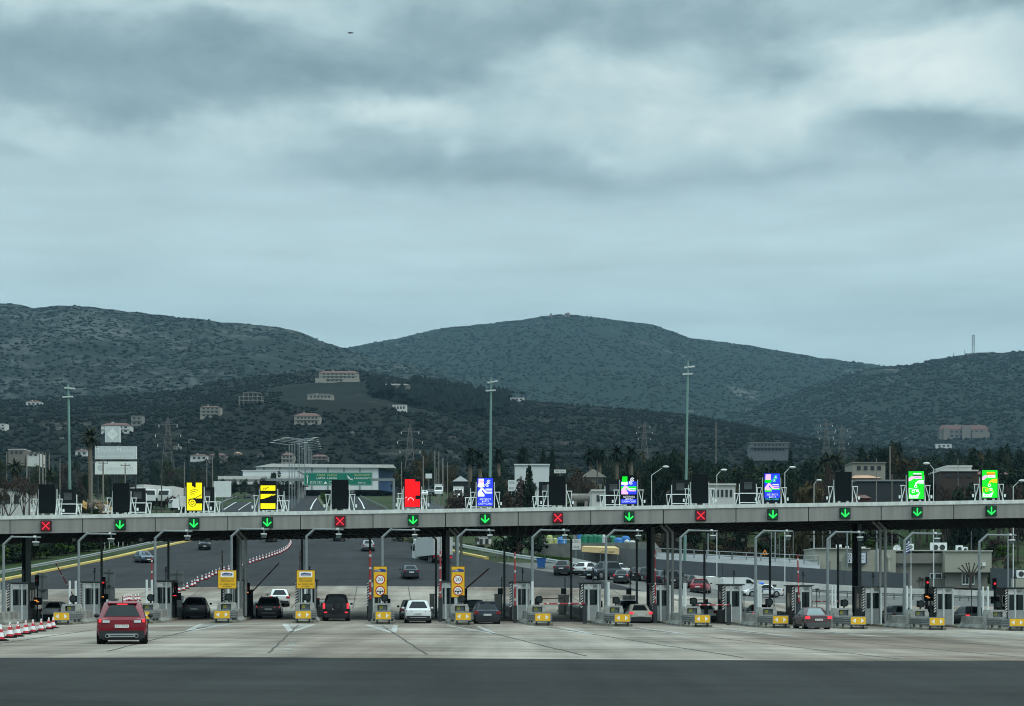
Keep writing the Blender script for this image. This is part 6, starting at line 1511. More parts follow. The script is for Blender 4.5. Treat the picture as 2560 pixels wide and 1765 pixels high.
# ------------------------------------------------------------------ the toll office
m_off = M('office_beige', (.33, .325, .27), .85, .08, .5); m_off2 = M('office_taupe', (.19, .18, .16), .85, .08, .5); m_trim = M('office_trim', (.40, .40, .36), .8, .08, 1)
def office():
    D = 224.0; k = D / F; o = P(2037, 1480, D); g = gz(o.x, D); t = thing('office_building', 'low beige toll office with air conditioners on its flat roof', 'building', (o.x, D, g))
    X = lambda px: (px - CX) * k - o.x; Z = lambda py: CH + (HY - py) * k - g
    m = MB(); m.box(((X(2037) + X(2174)) / 2, 4, Z(1373) / 2), (X(2174) - X(2037), 8, Z(1373))); w1 = m.build('left_wall', m_off, t)
    m = MB(); m.box(((X(2174) + X(2242)) / 2, 4.6, Z(1374) / 2), (X(2242) - X(2174) - .01, 8, Z(1374))); m.build('link_wall', m_off, t)
    m = MB(); m.box(((X(2242) + X(2361)) / 2, 5, Z(1382) / 2), (X(2361) - X(2242) - .01, 7, Z(1382))); w2 = m.build('middle_wall', m_off2, t)
    m = MB(); m.box(((X(2242) + X(2361)) / 2, 1.25, (Z(1383) + Z(1408)) / 2), (X(2361) - X(2242) - .02, .5, Z(1383) - Z(1408))); m.build('lintel', m_off2, t)
    m = MB(); m.box(((X(2361) + X(2477)) / 2, 3.6, (Z(1379) + Z(1431)) / 2), (X(2477) - X(2361), 8, Z(1379) - Z(1431))); w3 = m.build('right_upper_wall', m_off, t)
    m = MB(); m.box(((X(2361) + X(2470)) / 2, 4.1, Z(1431.2) / 2), (X(2470) - X(2361), 7.4, Z(1431.2))); w4 = m.build('right_lower_wall', m_off2, t)
    for a, b_, y, d0, dd in ((2035, 2176, 1372.5, 3.9, 8.4), (2176.3, 2360, 1377, 5.2, 8.6), (2360.3, 2479, 1378.5, 3.6, 8.4)):
        m = MB(); m.box(((X(a) + X(b_)) / 2, d0, Z(y) + .06), (X(b_) - X(a), dd, .16)); m.build('parapet', m_trim, t)
    for px in (2072, 2099):                                  # recessed slots
        m = MB(); m.box((X(px), -.02, Z(1418)), (.42, .05, 1.6)); m.build('slot_window', m_off2, w1)
    for px in (2250, 2273): m = MB(); m.box((X(px), 1.46, Z(1414)), (.7, .06, .4)); f = m.build('high_window', m_trim, w2); m = MB(); m.box((X(px), 1.42, Z(1414)), (.55, .04, .26)); m.build('pane', m_glass, f)
    for a, b_, yt, yb in ((2331, 2341, 1433, 1446), (2343, 2361, 1433, 1446)):
        m = MB(); m.box(((X(a) + X(b_)) / 2, 1.44 if b_ < 2361.5 else .38, (Z(yt) + Z(yb)) / 2), (X(b_) - X(a), .08, Z(yt) - Z(yb))); f = m.build('window', m_white, w2); m = MB(); m.box(((X(a) + X(b_)) / 2, 1.38, (Z(yt) + Z(yb)) / 2), (X(b_) - X(a) - .2, .06, Z(yt) - Z(yb) - .16)); m.build('pane', m_glass, f)
    m = MB(); m.box(((X(2406) + X(2438)) / 2, .36, Z(1447)), (X(2438) - X(2406), .1, Z(1432) - Z(1462))); f = m.build('window', m_white, w4)
    for a, b_ in ((2408, 2413.5), (2415.5, 2423), (2425, 2436)): m = MB(); m.box(((X(a) + X(b_)) / 2, .29, Z(1446)), (X(b_) - X(a), .05, Z(1433) - Z(1458.5))); m.build('pane', m_glass, f)
    m = MB(); m.box((X(2457), -.48, Z(1411)), (.4, .2, .5)); m.build('wall_lamp', m_white, w3)
    m = MB(); m.cyl((X(2224), .5, Z(1428)), (X(2224), .5, Z(1395)), .12, n=8); m.box((X(2224), .5, Z(1393)), (.4, .3, .3)); m.build('drain_pipe', m_trim, t)
    m = MB(); m.cyl((X(2196), .5, Z(1460)), (X(2196), .5, Z(1371)), .14, n=8); m.build('drain_pipe', m_trim, t)
    # sign on the left block
    m = MB(); m.box(((X(2117) + X(2165)) / 2, -.28, (Z(1382) + Z(1409)) / 2), (X(2165) - X(2117), .5, Z(1382) - Z(1409))); s = m.build('office_sign', M('sign_navy', (.02, .03, .10), .5, .05), t)
    m = MB(); cx = (X(2117) + X(2162)) / 2; cz = (Z(1382) + Z(1409)) / 2; w, h = (X(2162) - X(2117)) / 2, (Z(1382) - Z(1409)) / 2
    rect(m, cx - w + .02, cz - h + .05, cx + w, cz + h - .05, -.535, 0); arc(m, cx - w + .24, cz + .38, .16, .07, 0, 360, -.54, 1, 12); arc(m, cx - w + .24, cz - .02, .14, .06, 0, 360, -.54, 1, 12); rect(m, cx - w + .14, cz - .55, cx - w + .34, cz - .25, -.54, 1)
    text(m, 'ΤΡΟΧΟΝΟΜΙΑ', .28, cx + .15, -.54, cz + .25, 2, fit=1.6); text(m, 'ΑΥΤΟΚΙΝΗΤΟΔΡΟΜΩΝ', .2, cx + .15, -.54, cz - .15, 2, fit=1.6); m.build('sign_face', [M('panel_white', (.58, .60, .64), .5, .05), m_ink, m_blue], s)
    R0 = Z(1372)
    for i, (a, b_, yt, yb, nf, lab) in enumerate(((2100, 2113, 1361, 1378, 2, 'leftmost air conditioner on the office roof'), (2124, 2131, 1365, 1378, 1, 'small air conditioner left of the right column'), (2161, 2173, 1366.5, 1381, 2, 'air conditioner above the navy office sign'), (2279, 2295, 1359, 1374.5, 1, 'air conditioner right of the flag'), (2338, 2379, 1356, 1378, 2, 'largest air conditioner on the office roof'), (2403, 2419, 1363, 1379, 1, 'taller of the two air conditioners at the right end of the roof'), (2419.5, 2431, 1367, 1379, 1, 'last air conditioner at the right end of the roof'))):
        xa, xb = X(a) + o.x, X(b_) + o.x; w = xb - xa; h = (yb - yt) * k
        u = thing('air_conditioner', lab, 'air conditioner', ((xa + xb) / 2, D + 2.6, CH + (HY - yb) * k + .05), 0, 'air conditioners on the office roof')
        m = MB(); m.box((0, 0, h / 2), (w, .5, h)); m.build('case', m_white, u)
        for q in range(nf):
            x = (q - (nf - 1) / 2) * w * .42; m = MB(); m.cyl((x, -.25, h * .45), (x, -.29, h * .45), min(h * .32, w * .32 / nf ** .5), n=14); m.build('fan', m_dark, u)
    u = thing('water_heater', 'tall white cylinder standing on the office roof above the sign', 'tank', (X(2151) + o.x, D + 2.2, g + Z(1378)))
    m = MB(); m.cyl((0, 0, 0), (0, 0, 1.75), .24, n=12); m.ball((0, 0, 1.75), .24, 0, 12, 5, (1, 1, .4)); m.build('cylinder', m_white, u, True); m = MB(); m.cyl((0, 0, -.2), (0, 0, .05), .16, n=6); m.build('stand', m_dark, u)
    u = thing('satellite_dish', 'white satellite dish on the office roof left of the flag', 'dish', (X(2251) + o.x, D + 2.0, g + Z(1378)))
    m = MB(); n = 16
    for r0, r1, y0, y1 in ((0, .3, .10, .06), (.3, .52, .06, -.04)): m.add([(r * math.cos(2 * math.pi * i / n), y, .42 + r * math.sin(2 * math.pi * i / n)) for r, y in ((r0, y0), (r1, y1)) for i in range(n)], [(i, (i + 1) % n, n + (i + 1) % n, n + i) for i in range(n)])
    m.build('dish', m_white, u, True); m = MB(); m.cyl((0, .1, -.1), (0, .1, .4), .04, n=6); m.build('stand', m_dark, u)
    u = thing('flag', 'blue and white striped flag on a white pole before the office', 'flag', (X(2268.5) + o.x, D - 2, g))
    zt = Z(1345); m = MB(); m.cyl((0, 0, 0), (0, 0, zt), .05, .035, 8); m.build('flagpole', m_white, u)
    m = MB(); n = 9
    for i in range(9):
        for q in range(6):
            def pt(a, b_): x = -.10 - .55 * a; return (x - .10 * math.sin(a * 5 + b_ * 3), .10 * math.sin(a * 7 + b_ * 4), zt - .3 - 1.5 * b_ - .35 * a)
            m.add([pt(q / 6, i / 9), pt((q + 1) / 6, i / 9), pt((q + 1) / 6, (i + 1) / 9), pt(q / 6, (i + 1) / 9)], [(0, 1, 2, 3)], i % 2)
    m.build('cloth', [M('flag_blue', (.03, .06, .28), .7, .1), m_wsym], u, True)
office()
def outdoor_unit():
    D = 206; p = P(2552, 1438, D); g = gz(p.x, D); t = thing('equipment_cabin', 'pale cabin with an air conditioner at the right photo edge', 'cabin', (p.x + 1.2, D, g)); z = p.z - g
    m = MB(); m.box((0, 1, (z - .4) / 2), (3.6, 2, z - .4)); m.build('walls', m_off, t); m = MB(); m.box((-1.1, .4, z + .15), (.95, .5, .95)); a = m.build('air_conditioner', m_white, t); m = MB(); m.cyl((-1.1, .14, z + .15), (-1.1, .11, z + .15), .33, n=14); m.build('fan', m_dark, a)
outdoor_unit()
# ------------------------------------------------------------------ buildings farther off
m_cream, m_hwhite, m_hbeige = M('cream_render', (.27, .25, .21), .85, .1, .4), M('white_render', (.54, .53, .50), .8, .08, .4), M('beige_render', (.17, .15, .13), .85, .1, .4)
m_tile, m_tile2, m_conc3 = M('red_tile', (.12, .06, .05), .85, .2, .6), M('terracotta', (.42, .24, .15), .85, .15, .6), M('bare_concrete', (.20, .19, .175), .9, .15, .4)
m_wind = M('window_dark', (.025, .03, .034), .3, 0); m_shed = M('shed_white', (.62, .64, .64), .6, .08, .3); m_shedb = M('shed_blue', (.03, .07, .16), .6, .1, .3); m_shedd = M('shed_dark', (.02, .026, .03), .7, .1, .3)
def house(px0, px1, pt, pb, label, wall=m_cream, roof=m_tile, D=None, floors=2, nwin=4, style='hip', depth=9, name='house', roof_h=.28, cat='house', wings=(), chim=True, extra=4.0, ry=0.0):
    pc = (px0 + px1) / 2
    if D is None:
        q = hit(pc, pb); D = q.y - 3 if q else 900
    k = D / F; cx = (pc - CX) * k; zb_ = CH + (HY - pb) * k; w = (px1 - px0) * k; h = (pb - pt) * k
    t = thing(name, label, cat, (cx, D, zb_), ry)
    hr = h * roof_h if style != 'flat' else 0; hw_ = h - hr
    m = MB(); m.box((0, depth / 2, (hw_ - extra) / 2), (w * .96, depth, hw_ + extra)); wl2 = m.build('wall', wall, t)
    rise = floors if floors > 0 else 1
    if style == 'hip':
        m = MB(); a = w / 2; d = depth / 2; e = min(a * .55, d)
        m.add([(-a, -.5, hw_ + .02), (a, -.5, hw_ + .02), (a, depth + .5, hw_ + .02), (-a, depth + .5, hw_ + .02), (-a + e, d, h), (a - e, d, h)], [(0, 1, 5, 4), (1, 2, 5), (2, 3, 4, 5), (3, 0, 4), (3, 2, 1, 0)]); r = m.build('roof', roof, t)
        if chim:
            m = MB(); m.box((-a * .3, d, h * 1.02), (w * .05 + .3, .8, h * .16)); m.build('chimney', wall, r)
    elif style == 'gable':
        m = MB(); a = w / 2; m.add([(-a, -.4, hw_), (a, -.4, hw_), (a, depth + .4, hw_), (-a, depth + .4, hw_), (0, -.4, h), (0, depth + .4, h)], [(0, 1, 4), (2, 3, 5), (1, 2, 5, 4), (3, 0, 4, 5), (3, 2, 1, 0)]); m.build('roof', roof, t)
    else:
        m = MB(); m.box((0, depth / 2, hw_ + .12), (w, depth + .5, .28)); m.build('roof', roof, t)
    if nwin:
        for f in range(rise):
            z = hw_ * (f + .52) / rise; hh = hw_ / rise * .42
            for i in range(nwin):
                x = -w * .40 + w * .8 * (i + .5) / nwin; m = MB(); m.box((x, -.03, z), (w * .8 / nwin * .55, .10, hh)); m.build('window', m_wind, wl2)
            if f:
                m = MB(); m.box((0, -.35, hw_ * f / rise), (w * .9, .7, .22)); m.build('balcony', wall, wl2)
    for (x0, x1, zt, dd) in wings:
        m = MB(); m.box(((x0 + x1) / 2 * w, dd / 2 - 2.5, (zt * h - extra) / 2), ((x1 - x0) * w, dd, zt * h + extra)); m.build('wing', wall, t)
    return t
H = house
H(64, 103, 1000, 1016, 'white house with red roof high on the left slope', m_hwhite, m_tile, nwin=3, floors=1)
H(251, 328, 1056, 1083, 'long white house with red hipped roof behind the diamond billboard', m_hwhite, m_tile, nwin=5, floors=2)
H(327, 356, 1040, 1064, 'grey unfinished house right of the long red-roofed house', m_conc3, m_conc3, nwin=2, floors=2, style='flat')
H(499, 552, 1013, 1043, 'beige three-storey house with red roof standing alone on the low hill', m_cream, m_tile, nwin=4, floors=3, roof_h=.16)
H(734, 802, 1031, 1060, 'beige arcaded house with red roof above the motorway lamps', m_cream, m_tile, nwin=6, floors=2, roof_h=.3)
H(767, 834, 983, 998, 'low ruined-looking house on the green slope', m_cream, m_conc3, nwin=6, floors=1, roof_h=.2)
H(795, 898, 926, 955, 'large terraced block on the top of the low hill', m_cream, m_tile, nwin=8, floors=3, roof_h=.22, wings=((-.56, -.3, .3, 6), (.1, .5, .3, 6)))
H(948, 1026, 958, 981, 'pinkish villa with terrace right of the large terraced block', m_hbeige, m_hbeige, nwin=5, floors=2, roof_h=.2)
H(980, 1017, 1012, 1027, 'small white colonnaded house below the pinkish villa', m_hwhite, m_conc3, nwin=4, floors=1, style='flat')
H(1272, 1312, 994, 1003, 'low white building under the two round pines', m_hwhite, m_conc3, nwin=3, floors=1, style='flat')
def frame_house():
    q = hit(626, 1011); D = q.y - 3; k = D / F; cx = (626 - CX) * k; z0 = CH + (HY - 1011) * k; w = 61 * k; h = 29 * k
    t = thing('unfinished_building', 'bare concrete frame of an unfinished building on the hillside', 'building', (cx, D, z0))
    for f, s in ((.34, 1.0), (.67, 1.0), (1.0, .7)):
        m = MB(); m.box((0 if s == 1 else w * .05, 5, h * f), (w * s, 10, .5)); m.build('floor_slab', m_conc3, t)
    for i in range(6):
        x = -w * .46 + w * .92 * i / 5; hh = h * (.67 if i in (0, 5) else 1.0)
        for y in (.4, 9.5): m = MB(); m.box((x, y, hh / 2 - 2), (.7, .6, hh + 3.9)); m.build('pillar', m_conc3, t)
    m = MB(); m.box((w * .1, 6, h * .3), (w * .3, 5, h * .6)); m.build('core_wall', m_conc3, t)
frame_house()
H(475, 520, 1134, 1152, 'white house with red roof, left of the row above the first yellow board', m_hwhite, m_tile, nwin=3, floors=1)
H(520, 567, 1132, 1155, 'pinkish house with red roof, right of the row above the first yellow board', m_hbeige, m_tile, nwin=3, floors=2)
H(584, 602, 1129, 1144, 'small house with orange roof below the concrete frame', m_cream, m_tile2, nwin=2, floors=1)
H(642, 658, 1133, 1143, 'tiny red-roofed house left of the motorway lamps', m_hbeige, m_tile, nwin=1, floors=1)
H(703, 735, 1130, 1158, 'house with two red roofs just left of the motorway lamps', m_cream, m_tile, nwin=3, floors=2)
H(776, 821, 1135, 1158, 'pinkish red-roofed house just right of the motorway lamps', m_hbeige, m_tile, nwin=3, floors=2)
H(1873, 1973, 1107, 1131, 'grey blue long block with roof units beyond the dark trees', M('blue_grey_block', (.10, .115, .13), .8, .1, .3), m_conc3, nwin=9, floors=2, D=820, style='flat')
H(2348, 2473, 1062, 1096, 'sprawling reddish stone complex on the right slope', m_hbeige, m_tile, nwin=8, floors=2, roof_h=.35, wings=((-.42, -.30, .8, 6), (-.05, .12, .9, 6), (.15, .5, .45, 7)))
H(2339, 2380, 1110, 1120, 'white low building below the reddish complex', m_hwhite, m_hwhite, nwin=3, floors=1, style='flat')
H(2130, 2215, 1158, 1183, 'cream flat-roofed building behind the orange-tiled roof', m_cream, m_conc3, nwin=4, floors=1, D=380, style='flat')
H(2129, 2205, 1184, 1204, 'low house with pale orange tiled roof', m_cream, m_tile2, nwin=0, floors=1, D=320, roof_h=.6)
H(2140, 2262, 1203, 1255, 'dark open shed right of the speckled black board', m_shedd, m_pole, nwin=0, floors=1, D=300, style='flat')
H(2140, 2178, 1236, 1256, 'small hut with red roof in front of the dark shed', m_tile, m_tile, nwin=0, floors=1, D=280, roof_h=.5, depth=3)
H(2350, 2446, 1178, 1200, 'brick building with white stepped parapet between the green boards', M('brick_dull', (.045, .032, .028), .9, .2, 1), m_hwhite, nwin=3, floors=1, D=330, style='flat')
H(2366, 2430, 1167, 1178, 'white stepped upper parapet on the brick building', m_hwhite, m_hwhite, nwin=0, floors=1, D=331, style='flat', name='roof_parapet', cat='parapet', extra=.5)
H(2443, 2533, 1173, 1200, 'building with a long red roof at the right, behind the last board', m_tile, m_tile, nwin=0, floors=1, D=360, roof_h=.5)
H(1285, 1375, 1163, 1215, 'long white shed left of the dark conifer', m_shed, m_shed, nwin=0, floors=1, D=360, style='flat')
H(1448, 1518, 1172, 1215, 'gabled house with pale mottled gable', m_hbeige, m_cream, nwin=2, floors=1, D=360, style='gable', roof_h=.5)
H(1771, 1840, 1213, 1255, 'white kiosk building with long window band under the tall right mast', m_hwhite, m_hwhite, nwin=5, floors=1, D=270, style='flat')
H(1478, 1550, 1228, 1265, 'white low hut between the green-headed board and the tank', m_hwhite, m_hwhite, nwin=2, floors=1, D=270, style='flat')
H(1192, 1228, 1338, 1372, 'grey white yard building seen under the canopy right of the lorry', m_hwhite, m_conc3, nwin=2, floors=1, D=262, style='flat', depth=5)
H(1131, 1172, 1190, 1235, 'open shed with a slanting pale roof left of the blue board', m_shedd, m_shed, nwin=0, floors=1, D=400, style='gable', roof_h=.3)
H(-20, 60, 1225, 1275, 'white building behind the bare trees at the left edge', m_hwhite, m_conc3, nwin=3, floors=1, D=320, style='flat')
H(-10, 14, 1060, 1076, 'white house at the left photo edge', m_hwhite, m_hwhite, nwin=2, floors=2, style='flat')
H(20, 62, 1124, 1140, 'long white roofed house above the far left poles', m_hbeige, m_hwhite, nwin=3, floors=1, D=700, style='flat')
H(68, 98, 1130, 1142, 'small house with red roof among the far left poles', m_hwhite, m_tile, nwin=2, floors=1, D=700)
H(188, 220, 1122, 1140, 'house with red roof behind the palm', m_hwhite, m_tile, nwin=2, floors=1)
H(1405, 1426, 706, 712, 'tiny hut on the summit of the middle hill', M('summit_stone', (.22, .15, .13), .9, .1), m_conc3, nwin=0, floors=1, style='flat') if False else None
def summit():
    for px, pyt, pyb, w, lab in ((1418, 783, 791, 13, 'tiny stone hut on the summit of the middle hill'), (1377, 784, 789, 5, 'tiny marker left of the summit hut')):
        q = hit(px, 792); D = q.y if q else 4600; k = D / F; h = (pyb - pyt) * k + 6
        t = thing('summit_hut', lab, 'hut', ((px - CX) * k, D, CH + (HY - pyb) * k - 6)); m = MB(); m.box((0, 5, h / 2), (w * k, 10, h)); m.box((w * k * .2, 5, h + 1), (w * k * .4, 8, 2)); m.build('wall', M('summit_stone', (.20, .15, .14), .9, .1), t); m = MB(); m.box((0, -.1, h - 4), (w * k * .4, .3, 3)); m.build('opening', m_wind, t)
summit()
# white specks of distant houses: each its own little house
for i, (px, py, w, h) in enumerate(((132, 955, 9, 4), (1873, 1028, 14, 8), (1725, 1030, 16, 8), (2052, 1098, 9, 5), (2086, 1103, 8, 5), (2022, 1119, 14, 5), (2095, 1124, 6, 4), (1778, 1124, 6, 4), (478, 1105, 14, 12), (442, 1124, 14, 12), (513, 1084, 8, 4), (145, 1074, 10, 8), (152, 1096, 8, 6), (2266, 1098, 8, 6), (1098, 1080, 8, 4), (880, 1082, 6, 4), (182, 1025, 7, 6), (1056, 1010, 6, 5), (300, 905, 6, 4), (1415, 1110, 26, 7), (1130, 1095, 14, 9))):
    h = h * .7; H(px - w * .6, px + w * .6, py - h, py, ['tiny white house below the rocky slope at the left', 'white house on the brown clearing of the right slope', 'grey white cluster beside the tall right mast top', 'white speck house left of the faint right pylons', 'white house between the faint right pylons', 'bright roof in front of the faint right pylon', 'white speck right of the faint right pylon', 'white speck left of the grey blue block', 'white house beside the large pylon', 'white house at the foot of the large pylon', 'white roof right of the large pylon', 'white house right of the left mast', 'white hut below the house right of the left mast', 'white speck among the right-hand dark trees', 'pale hut over the blue board', 'white speck left of the red board pylon', 'white speck right of the left mast top', 'white speck in the dark pine wood', 'white speck low on the rocky slope', 'row of pale huts above the dark palms', 'pale ruin over the blue board, larger one'][i], (m_cream, m_hbeige, m_conc3)[i % 3], (m_tile, m_conc3)[i % 2], nwin=2, floors=1, style=('hip', 'flat')[i % 2], depth=6, extra=.5, chim=False)
def warehouse():
    D = 640; k = D / F; t = thing('warehouse', 'long white warehouse with blue end wall beyond the motorway sign', 'warehouse', ((812 - CX) * k, D, CH + (HY - 1205) * k - 3)); X = lambda px: (px - 812) * k; Z = lambda py: (1205 - py) * k + 3
    m = MB(); m.box(((X(640) + X(946)) / 2, 20, Z(1168) / 2), (X(946) - X(640), 40, Z(1168))); m.build('wall', m_shed, t)
    m = MB(); m.hexa([(X(947), 0, 0), (X(978), 14, 0), (X(978), 40, 0), (X(947), 40, 0), (X(947), 0, Z(1170)), (X(978), 14, Z(1167)), (X(978), 40, Z(1167)), (X(947), 40, Z(1170))]); m.build('end_wall', m_shedb, t)
    m = MB(); m.hexa([(X(634), -1, Z(1168)), (X(988), -1, Z(1170)), (X(988), 41, Z(1170)), (X(634), 41, Z(1168)), (X(680), -1, Z(1159.5)), (X(984), -1, Z(1162)), (X(975), 41, Z(1157)), (X(690), 41, Z(1157))]); m.build('roof', m_hwhite, t)
    for i in range(7): m = MB(); x = X(660 + i * 40); m.box((x, -.1, Z(1168) / 2), (.5, .3, Z(1170))); m.build('pilaster', m_pole, t)
warehouse()
H(604, 748, 1177, 1200, 'second long white shed in front of the warehouse', m_shed, m_hwhite, D=600, nwin=0, floors=1, style='flat', depth=20, name='shed', cat='shed')
H(840, 945, 1172, 1184, 'white van bodies stored on the warehouse forecourt', m_hwhite, m_shed, D=610, nwin=0, floors=1, style='flat', depth=4, name='storage_shed', cat='shed') if False else None
def overpass():
    D = 585; k = D / F; t = thing('overpass', 'pale concrete overpass crossing the motorway behind the second yellow board', 'bridge', ((657 - CX) * k, D, CH + (HY - 1240) * k)); X = lambda px: (px - 657) * k; Z = lambda py: (1240 - py) * k
    m = MB(); m.box(((X(540) + X(760)) / 2, 4, (Z(1188) + Z(1196)) / 2), (X(760) - X(540), .5, Z(1188) - Z(1196))); m.build('parapet', m_parapet, t)
    m = MB(); m.box(((X(540) + X(760)) / 2, 9, (Z(1196) + Z(1210)) / 2 - .05), (X(760) - X(540), 10.5, Z(1196) - Z(1210))); m.build('deck', m_conc3, t)
    m = MB(); m.box(((X(540) + X(760)) / 2, 3.6, Z(1206)), (X(760) - X(540), .2, .9)); m.build('fascia_beam', m_hwhite, t)
    for px in (560, 626, 744): m = MB(); m.box((X(px), 9, Z(1210) / 2 - 2), (1.4, 7, Z(1210) + 4)); m.build('pier', m_conc3, t)
overpass()
def tank():
    D = 262; k = D / F; t = thing('storage_tank', 'rusty grey cylindrical tank lying behind the canopy roof', 'tank', ((1451 - CX) * k, D, tz((1451 - CX) * k, D))); z = CH + (HY - 1246) * k - t.location.z
    m = MB(); r = 12 * k; m.cyl((-23 * k, 0, z), (23 * k, 0, z), r, r, 16); m.build('shell', M('rust_grey', (.17, .155, .14), .8, .35, .9), t, True)
    for x in (-14 * k, 14 * k): m = MB(); m.box((x, 0, (z - r) / 2 + .2), (.5, 1.2, z - r + .6)); m.build('saddle', m_conc3, t)
tank()
def lorries_left():
    root = None
    for i, (px, py, D, lab) in enumerate(((372, 1246, 330, 'white lorry with low cab, left of the first yellow board'), (412, 1246, 335, 'white lorry nearest the first yellow board'), (340, 1240, 350, 'white lorry partly behind the second black board'), (435, 1262, 300, 'small white van in front of the parked lorries'))):
        x = (px - CX) / F * D; z = CH + (HY - py - 14) / F * D
        if root is None:
            root = thing('parked_lorry', lab, 'lorry', (x, D, z), .25, 'white lorries parked on the left')
            m = MB(); m.box((.2, 4, 2.3), (2.4, 6, 2.6)); m.build('cargo_box', m_hwhite, root)
            m = MB(); m.prismx([(-1.0, .6), (-1.1, 1.7), (-.6, 2.9), (.9, 3.0), (.9, .6)], -1.1, 1.3); m.build('cab', white_p, root)
            m = MB(); m.hexa([(-.95, -1.12, 1.75), (1.15, -1.12, 1.75), (1.15, -1.0, 1.75), (-.95, -1.0, 1.75), (-.9, -.68, 2.7), (1.1, -.68, 2.7), (1.1, -.6, 2.7), (-.9, -.6, 2.7)]); m.build('windscreen', m_cglass, root)
            for sx in (-1, 1):
                for y in (-.1, 5.5): m = MB(); m.cyl((.1 + sx * .8, y, .45), (.1 + sx * 1.15, y, .45), .45, n=14); m.build('wheel', m_tyre, root)
        else: dup(root, (x, D, z), .25 - .4 * i, lab, 1.0 if i < 3 else .7)
lorries_left()
for i, (px, py, kd, lab, D) in enumerate(((1061, 1238, 'hatch', 'white car facing the camera on the side road right of the red board', 400), (1076, 1236, 'suv', 'dark car beside the white one on the side road', 405), (690, 1228, 'hatch', 'white car coming down the motorway behind the second yellow board', 520), (880, 1236, 'suv', 'dark car on the motorway under the green sign', 560))):
    x = (px - CX) / F * D
    car('hatchback' if kd == 'hatch' else 'suv_car', lab, 'car', (x, D, max(gz(x, D), CH + (HY - py) / F * D - .3)), math.pi + RZ if i != 3 else RZ, kd, white_p if i in (0, 2) else black_p, extras=('front_lit',) if i in (0, 2) else ())
def box_van(px, py, D, lab):
    x = (px - CX) / F * D; t = thing('box_van', lab, 'van', (x, D, CH + (HY - py) / F * D - .2), math.pi)
    m = MB(); m.box((0, -1.6, 1.75), (2.0, 3.4, 2.2)); m.build('cargo_box', m_hwhite, t); m = MB(); m.prismx([(.1, .4), (.1, 2.3), (.7, 2.2), (1.3, 1.4), (1.7, 1.1), (1.7, .4)], -.95, .95); m.build('cab', white_p, t); m = MB(); m.hexa([(-.8, 1.34, 1.42), (.8, 1.34, 1.42), (.8, 1.3, 1.40), (-.8, 1.3, 1.40), (-.75, .78, 2.14), (.75, .78, 2.14), (.75, .74, 2.12), (-.75, .74, 2.12)]); m.build('windscreen', m_cglass, t)
    for sx in (-1, 1):
        for y in (-2.4, 1.0): m = MB(); m.cyl((sx * .7, y, .36), (sx * .98, y, .36), .36, n=14); m.build('wheel', m_tyre, t)
box_van(1097, 1238, 400, 'white box van on the side road right of the red board'); box_van(1146, 1250, 330, 'white lorry cab parked left of the blue board')
def scrap():
    D = 290; k = D / F; x = (232 - CX) * k; z = tz(x, D); t = thing('scrap_heap', 'heap of rusty yellow and brown scrap between the first two black boards', 'scrap heap', (x, D, z)); rnd = random.Random(3); h = CH + (HY - 1243) * k - z
    for nm, mat_, n in (('yellow_sheets', M('scrap_yellow', (.34, .21, .07), .8, .3, 1), 14), ('rusty_sheets', M('scrap_rust', (.12, .085, .06), .9, .3, 1), 34), ('pale_sheets', M('scrap_pale', (.32, .29, .25), .8, .3, 1), 16)):
        m = MB()
        for i in range(n):
            cx, cy = rnd.uniform(-2.9, 2.9), rnd.uniform(-1, 2.5); cz = rnd.uniform(max(0, h - 2.6), h - .2) * (1 - .08 * abs(cx - .6)); u = Vector((rnd.uniform(-1, 1), rnd.uniform(-1, 1), rnd.uniform(-.6, .6))).normalized() * rnd.uniform(.3, 1.0); v = u.orthogonal().normalized() * rnd.uniform(.1, .5); w_ = u.cross(v).normalized() * .05; c = Vector((cx, cy, cz))
            m.hexa([c - u - v - w_, c + u - v - w_, c + u + v - w_, c - u + v - w_, c - u - v + w_, c + u - v + w_, c + u + v + w_, c - u + v + w_])
        m.build(nm, mat_, t)
    m = MB(); m.hexa([(-3.2, -.5, 0), (3.2, -.5, 0), (3.2, 3, 0), (-3.2, 3, 0), (-2.6, 0, max(.5, h - 2.2)), (2.6, 0, max(.5, h - 2.2)), (2.6, 2.5, max(.5, h - 2.2)), (-2.6, 2.5, max(.5, h - 2.2))]); m.build('mound', m_ground, t)
scrap()
mb = MB()
for (a, b_, w) in (((-16.5, 330), (-13.5, 380), 5), ((-13.5, 380), (-20, 440), 5), ((-20, 440), (-28, 520), 5)):
    n = 10
    for i in range(n):
        f0, f1 = i / n, (i + 1) / n; p0 = (a[0] + (b_[0] - a[0]) * f0, a[1] + (b_[1] - a[1]) * f0); p1 = (a[0] + (b_[0] - a[0]) * f1, a[1] + (b_[1] - a[1]) * f1)
        mb.add([(x, y, tz(x, y) + .25) for x, y in ((p0[0] - w / 2, p0[1]), (p0[0] + w / 2, p0[1]), (p1[0] + w / 2, p1[1]), (p1[0] - w / 2, p1[1]))], [(0, 1, 2, 3)])
struct('side_road', mb, m_hwy)
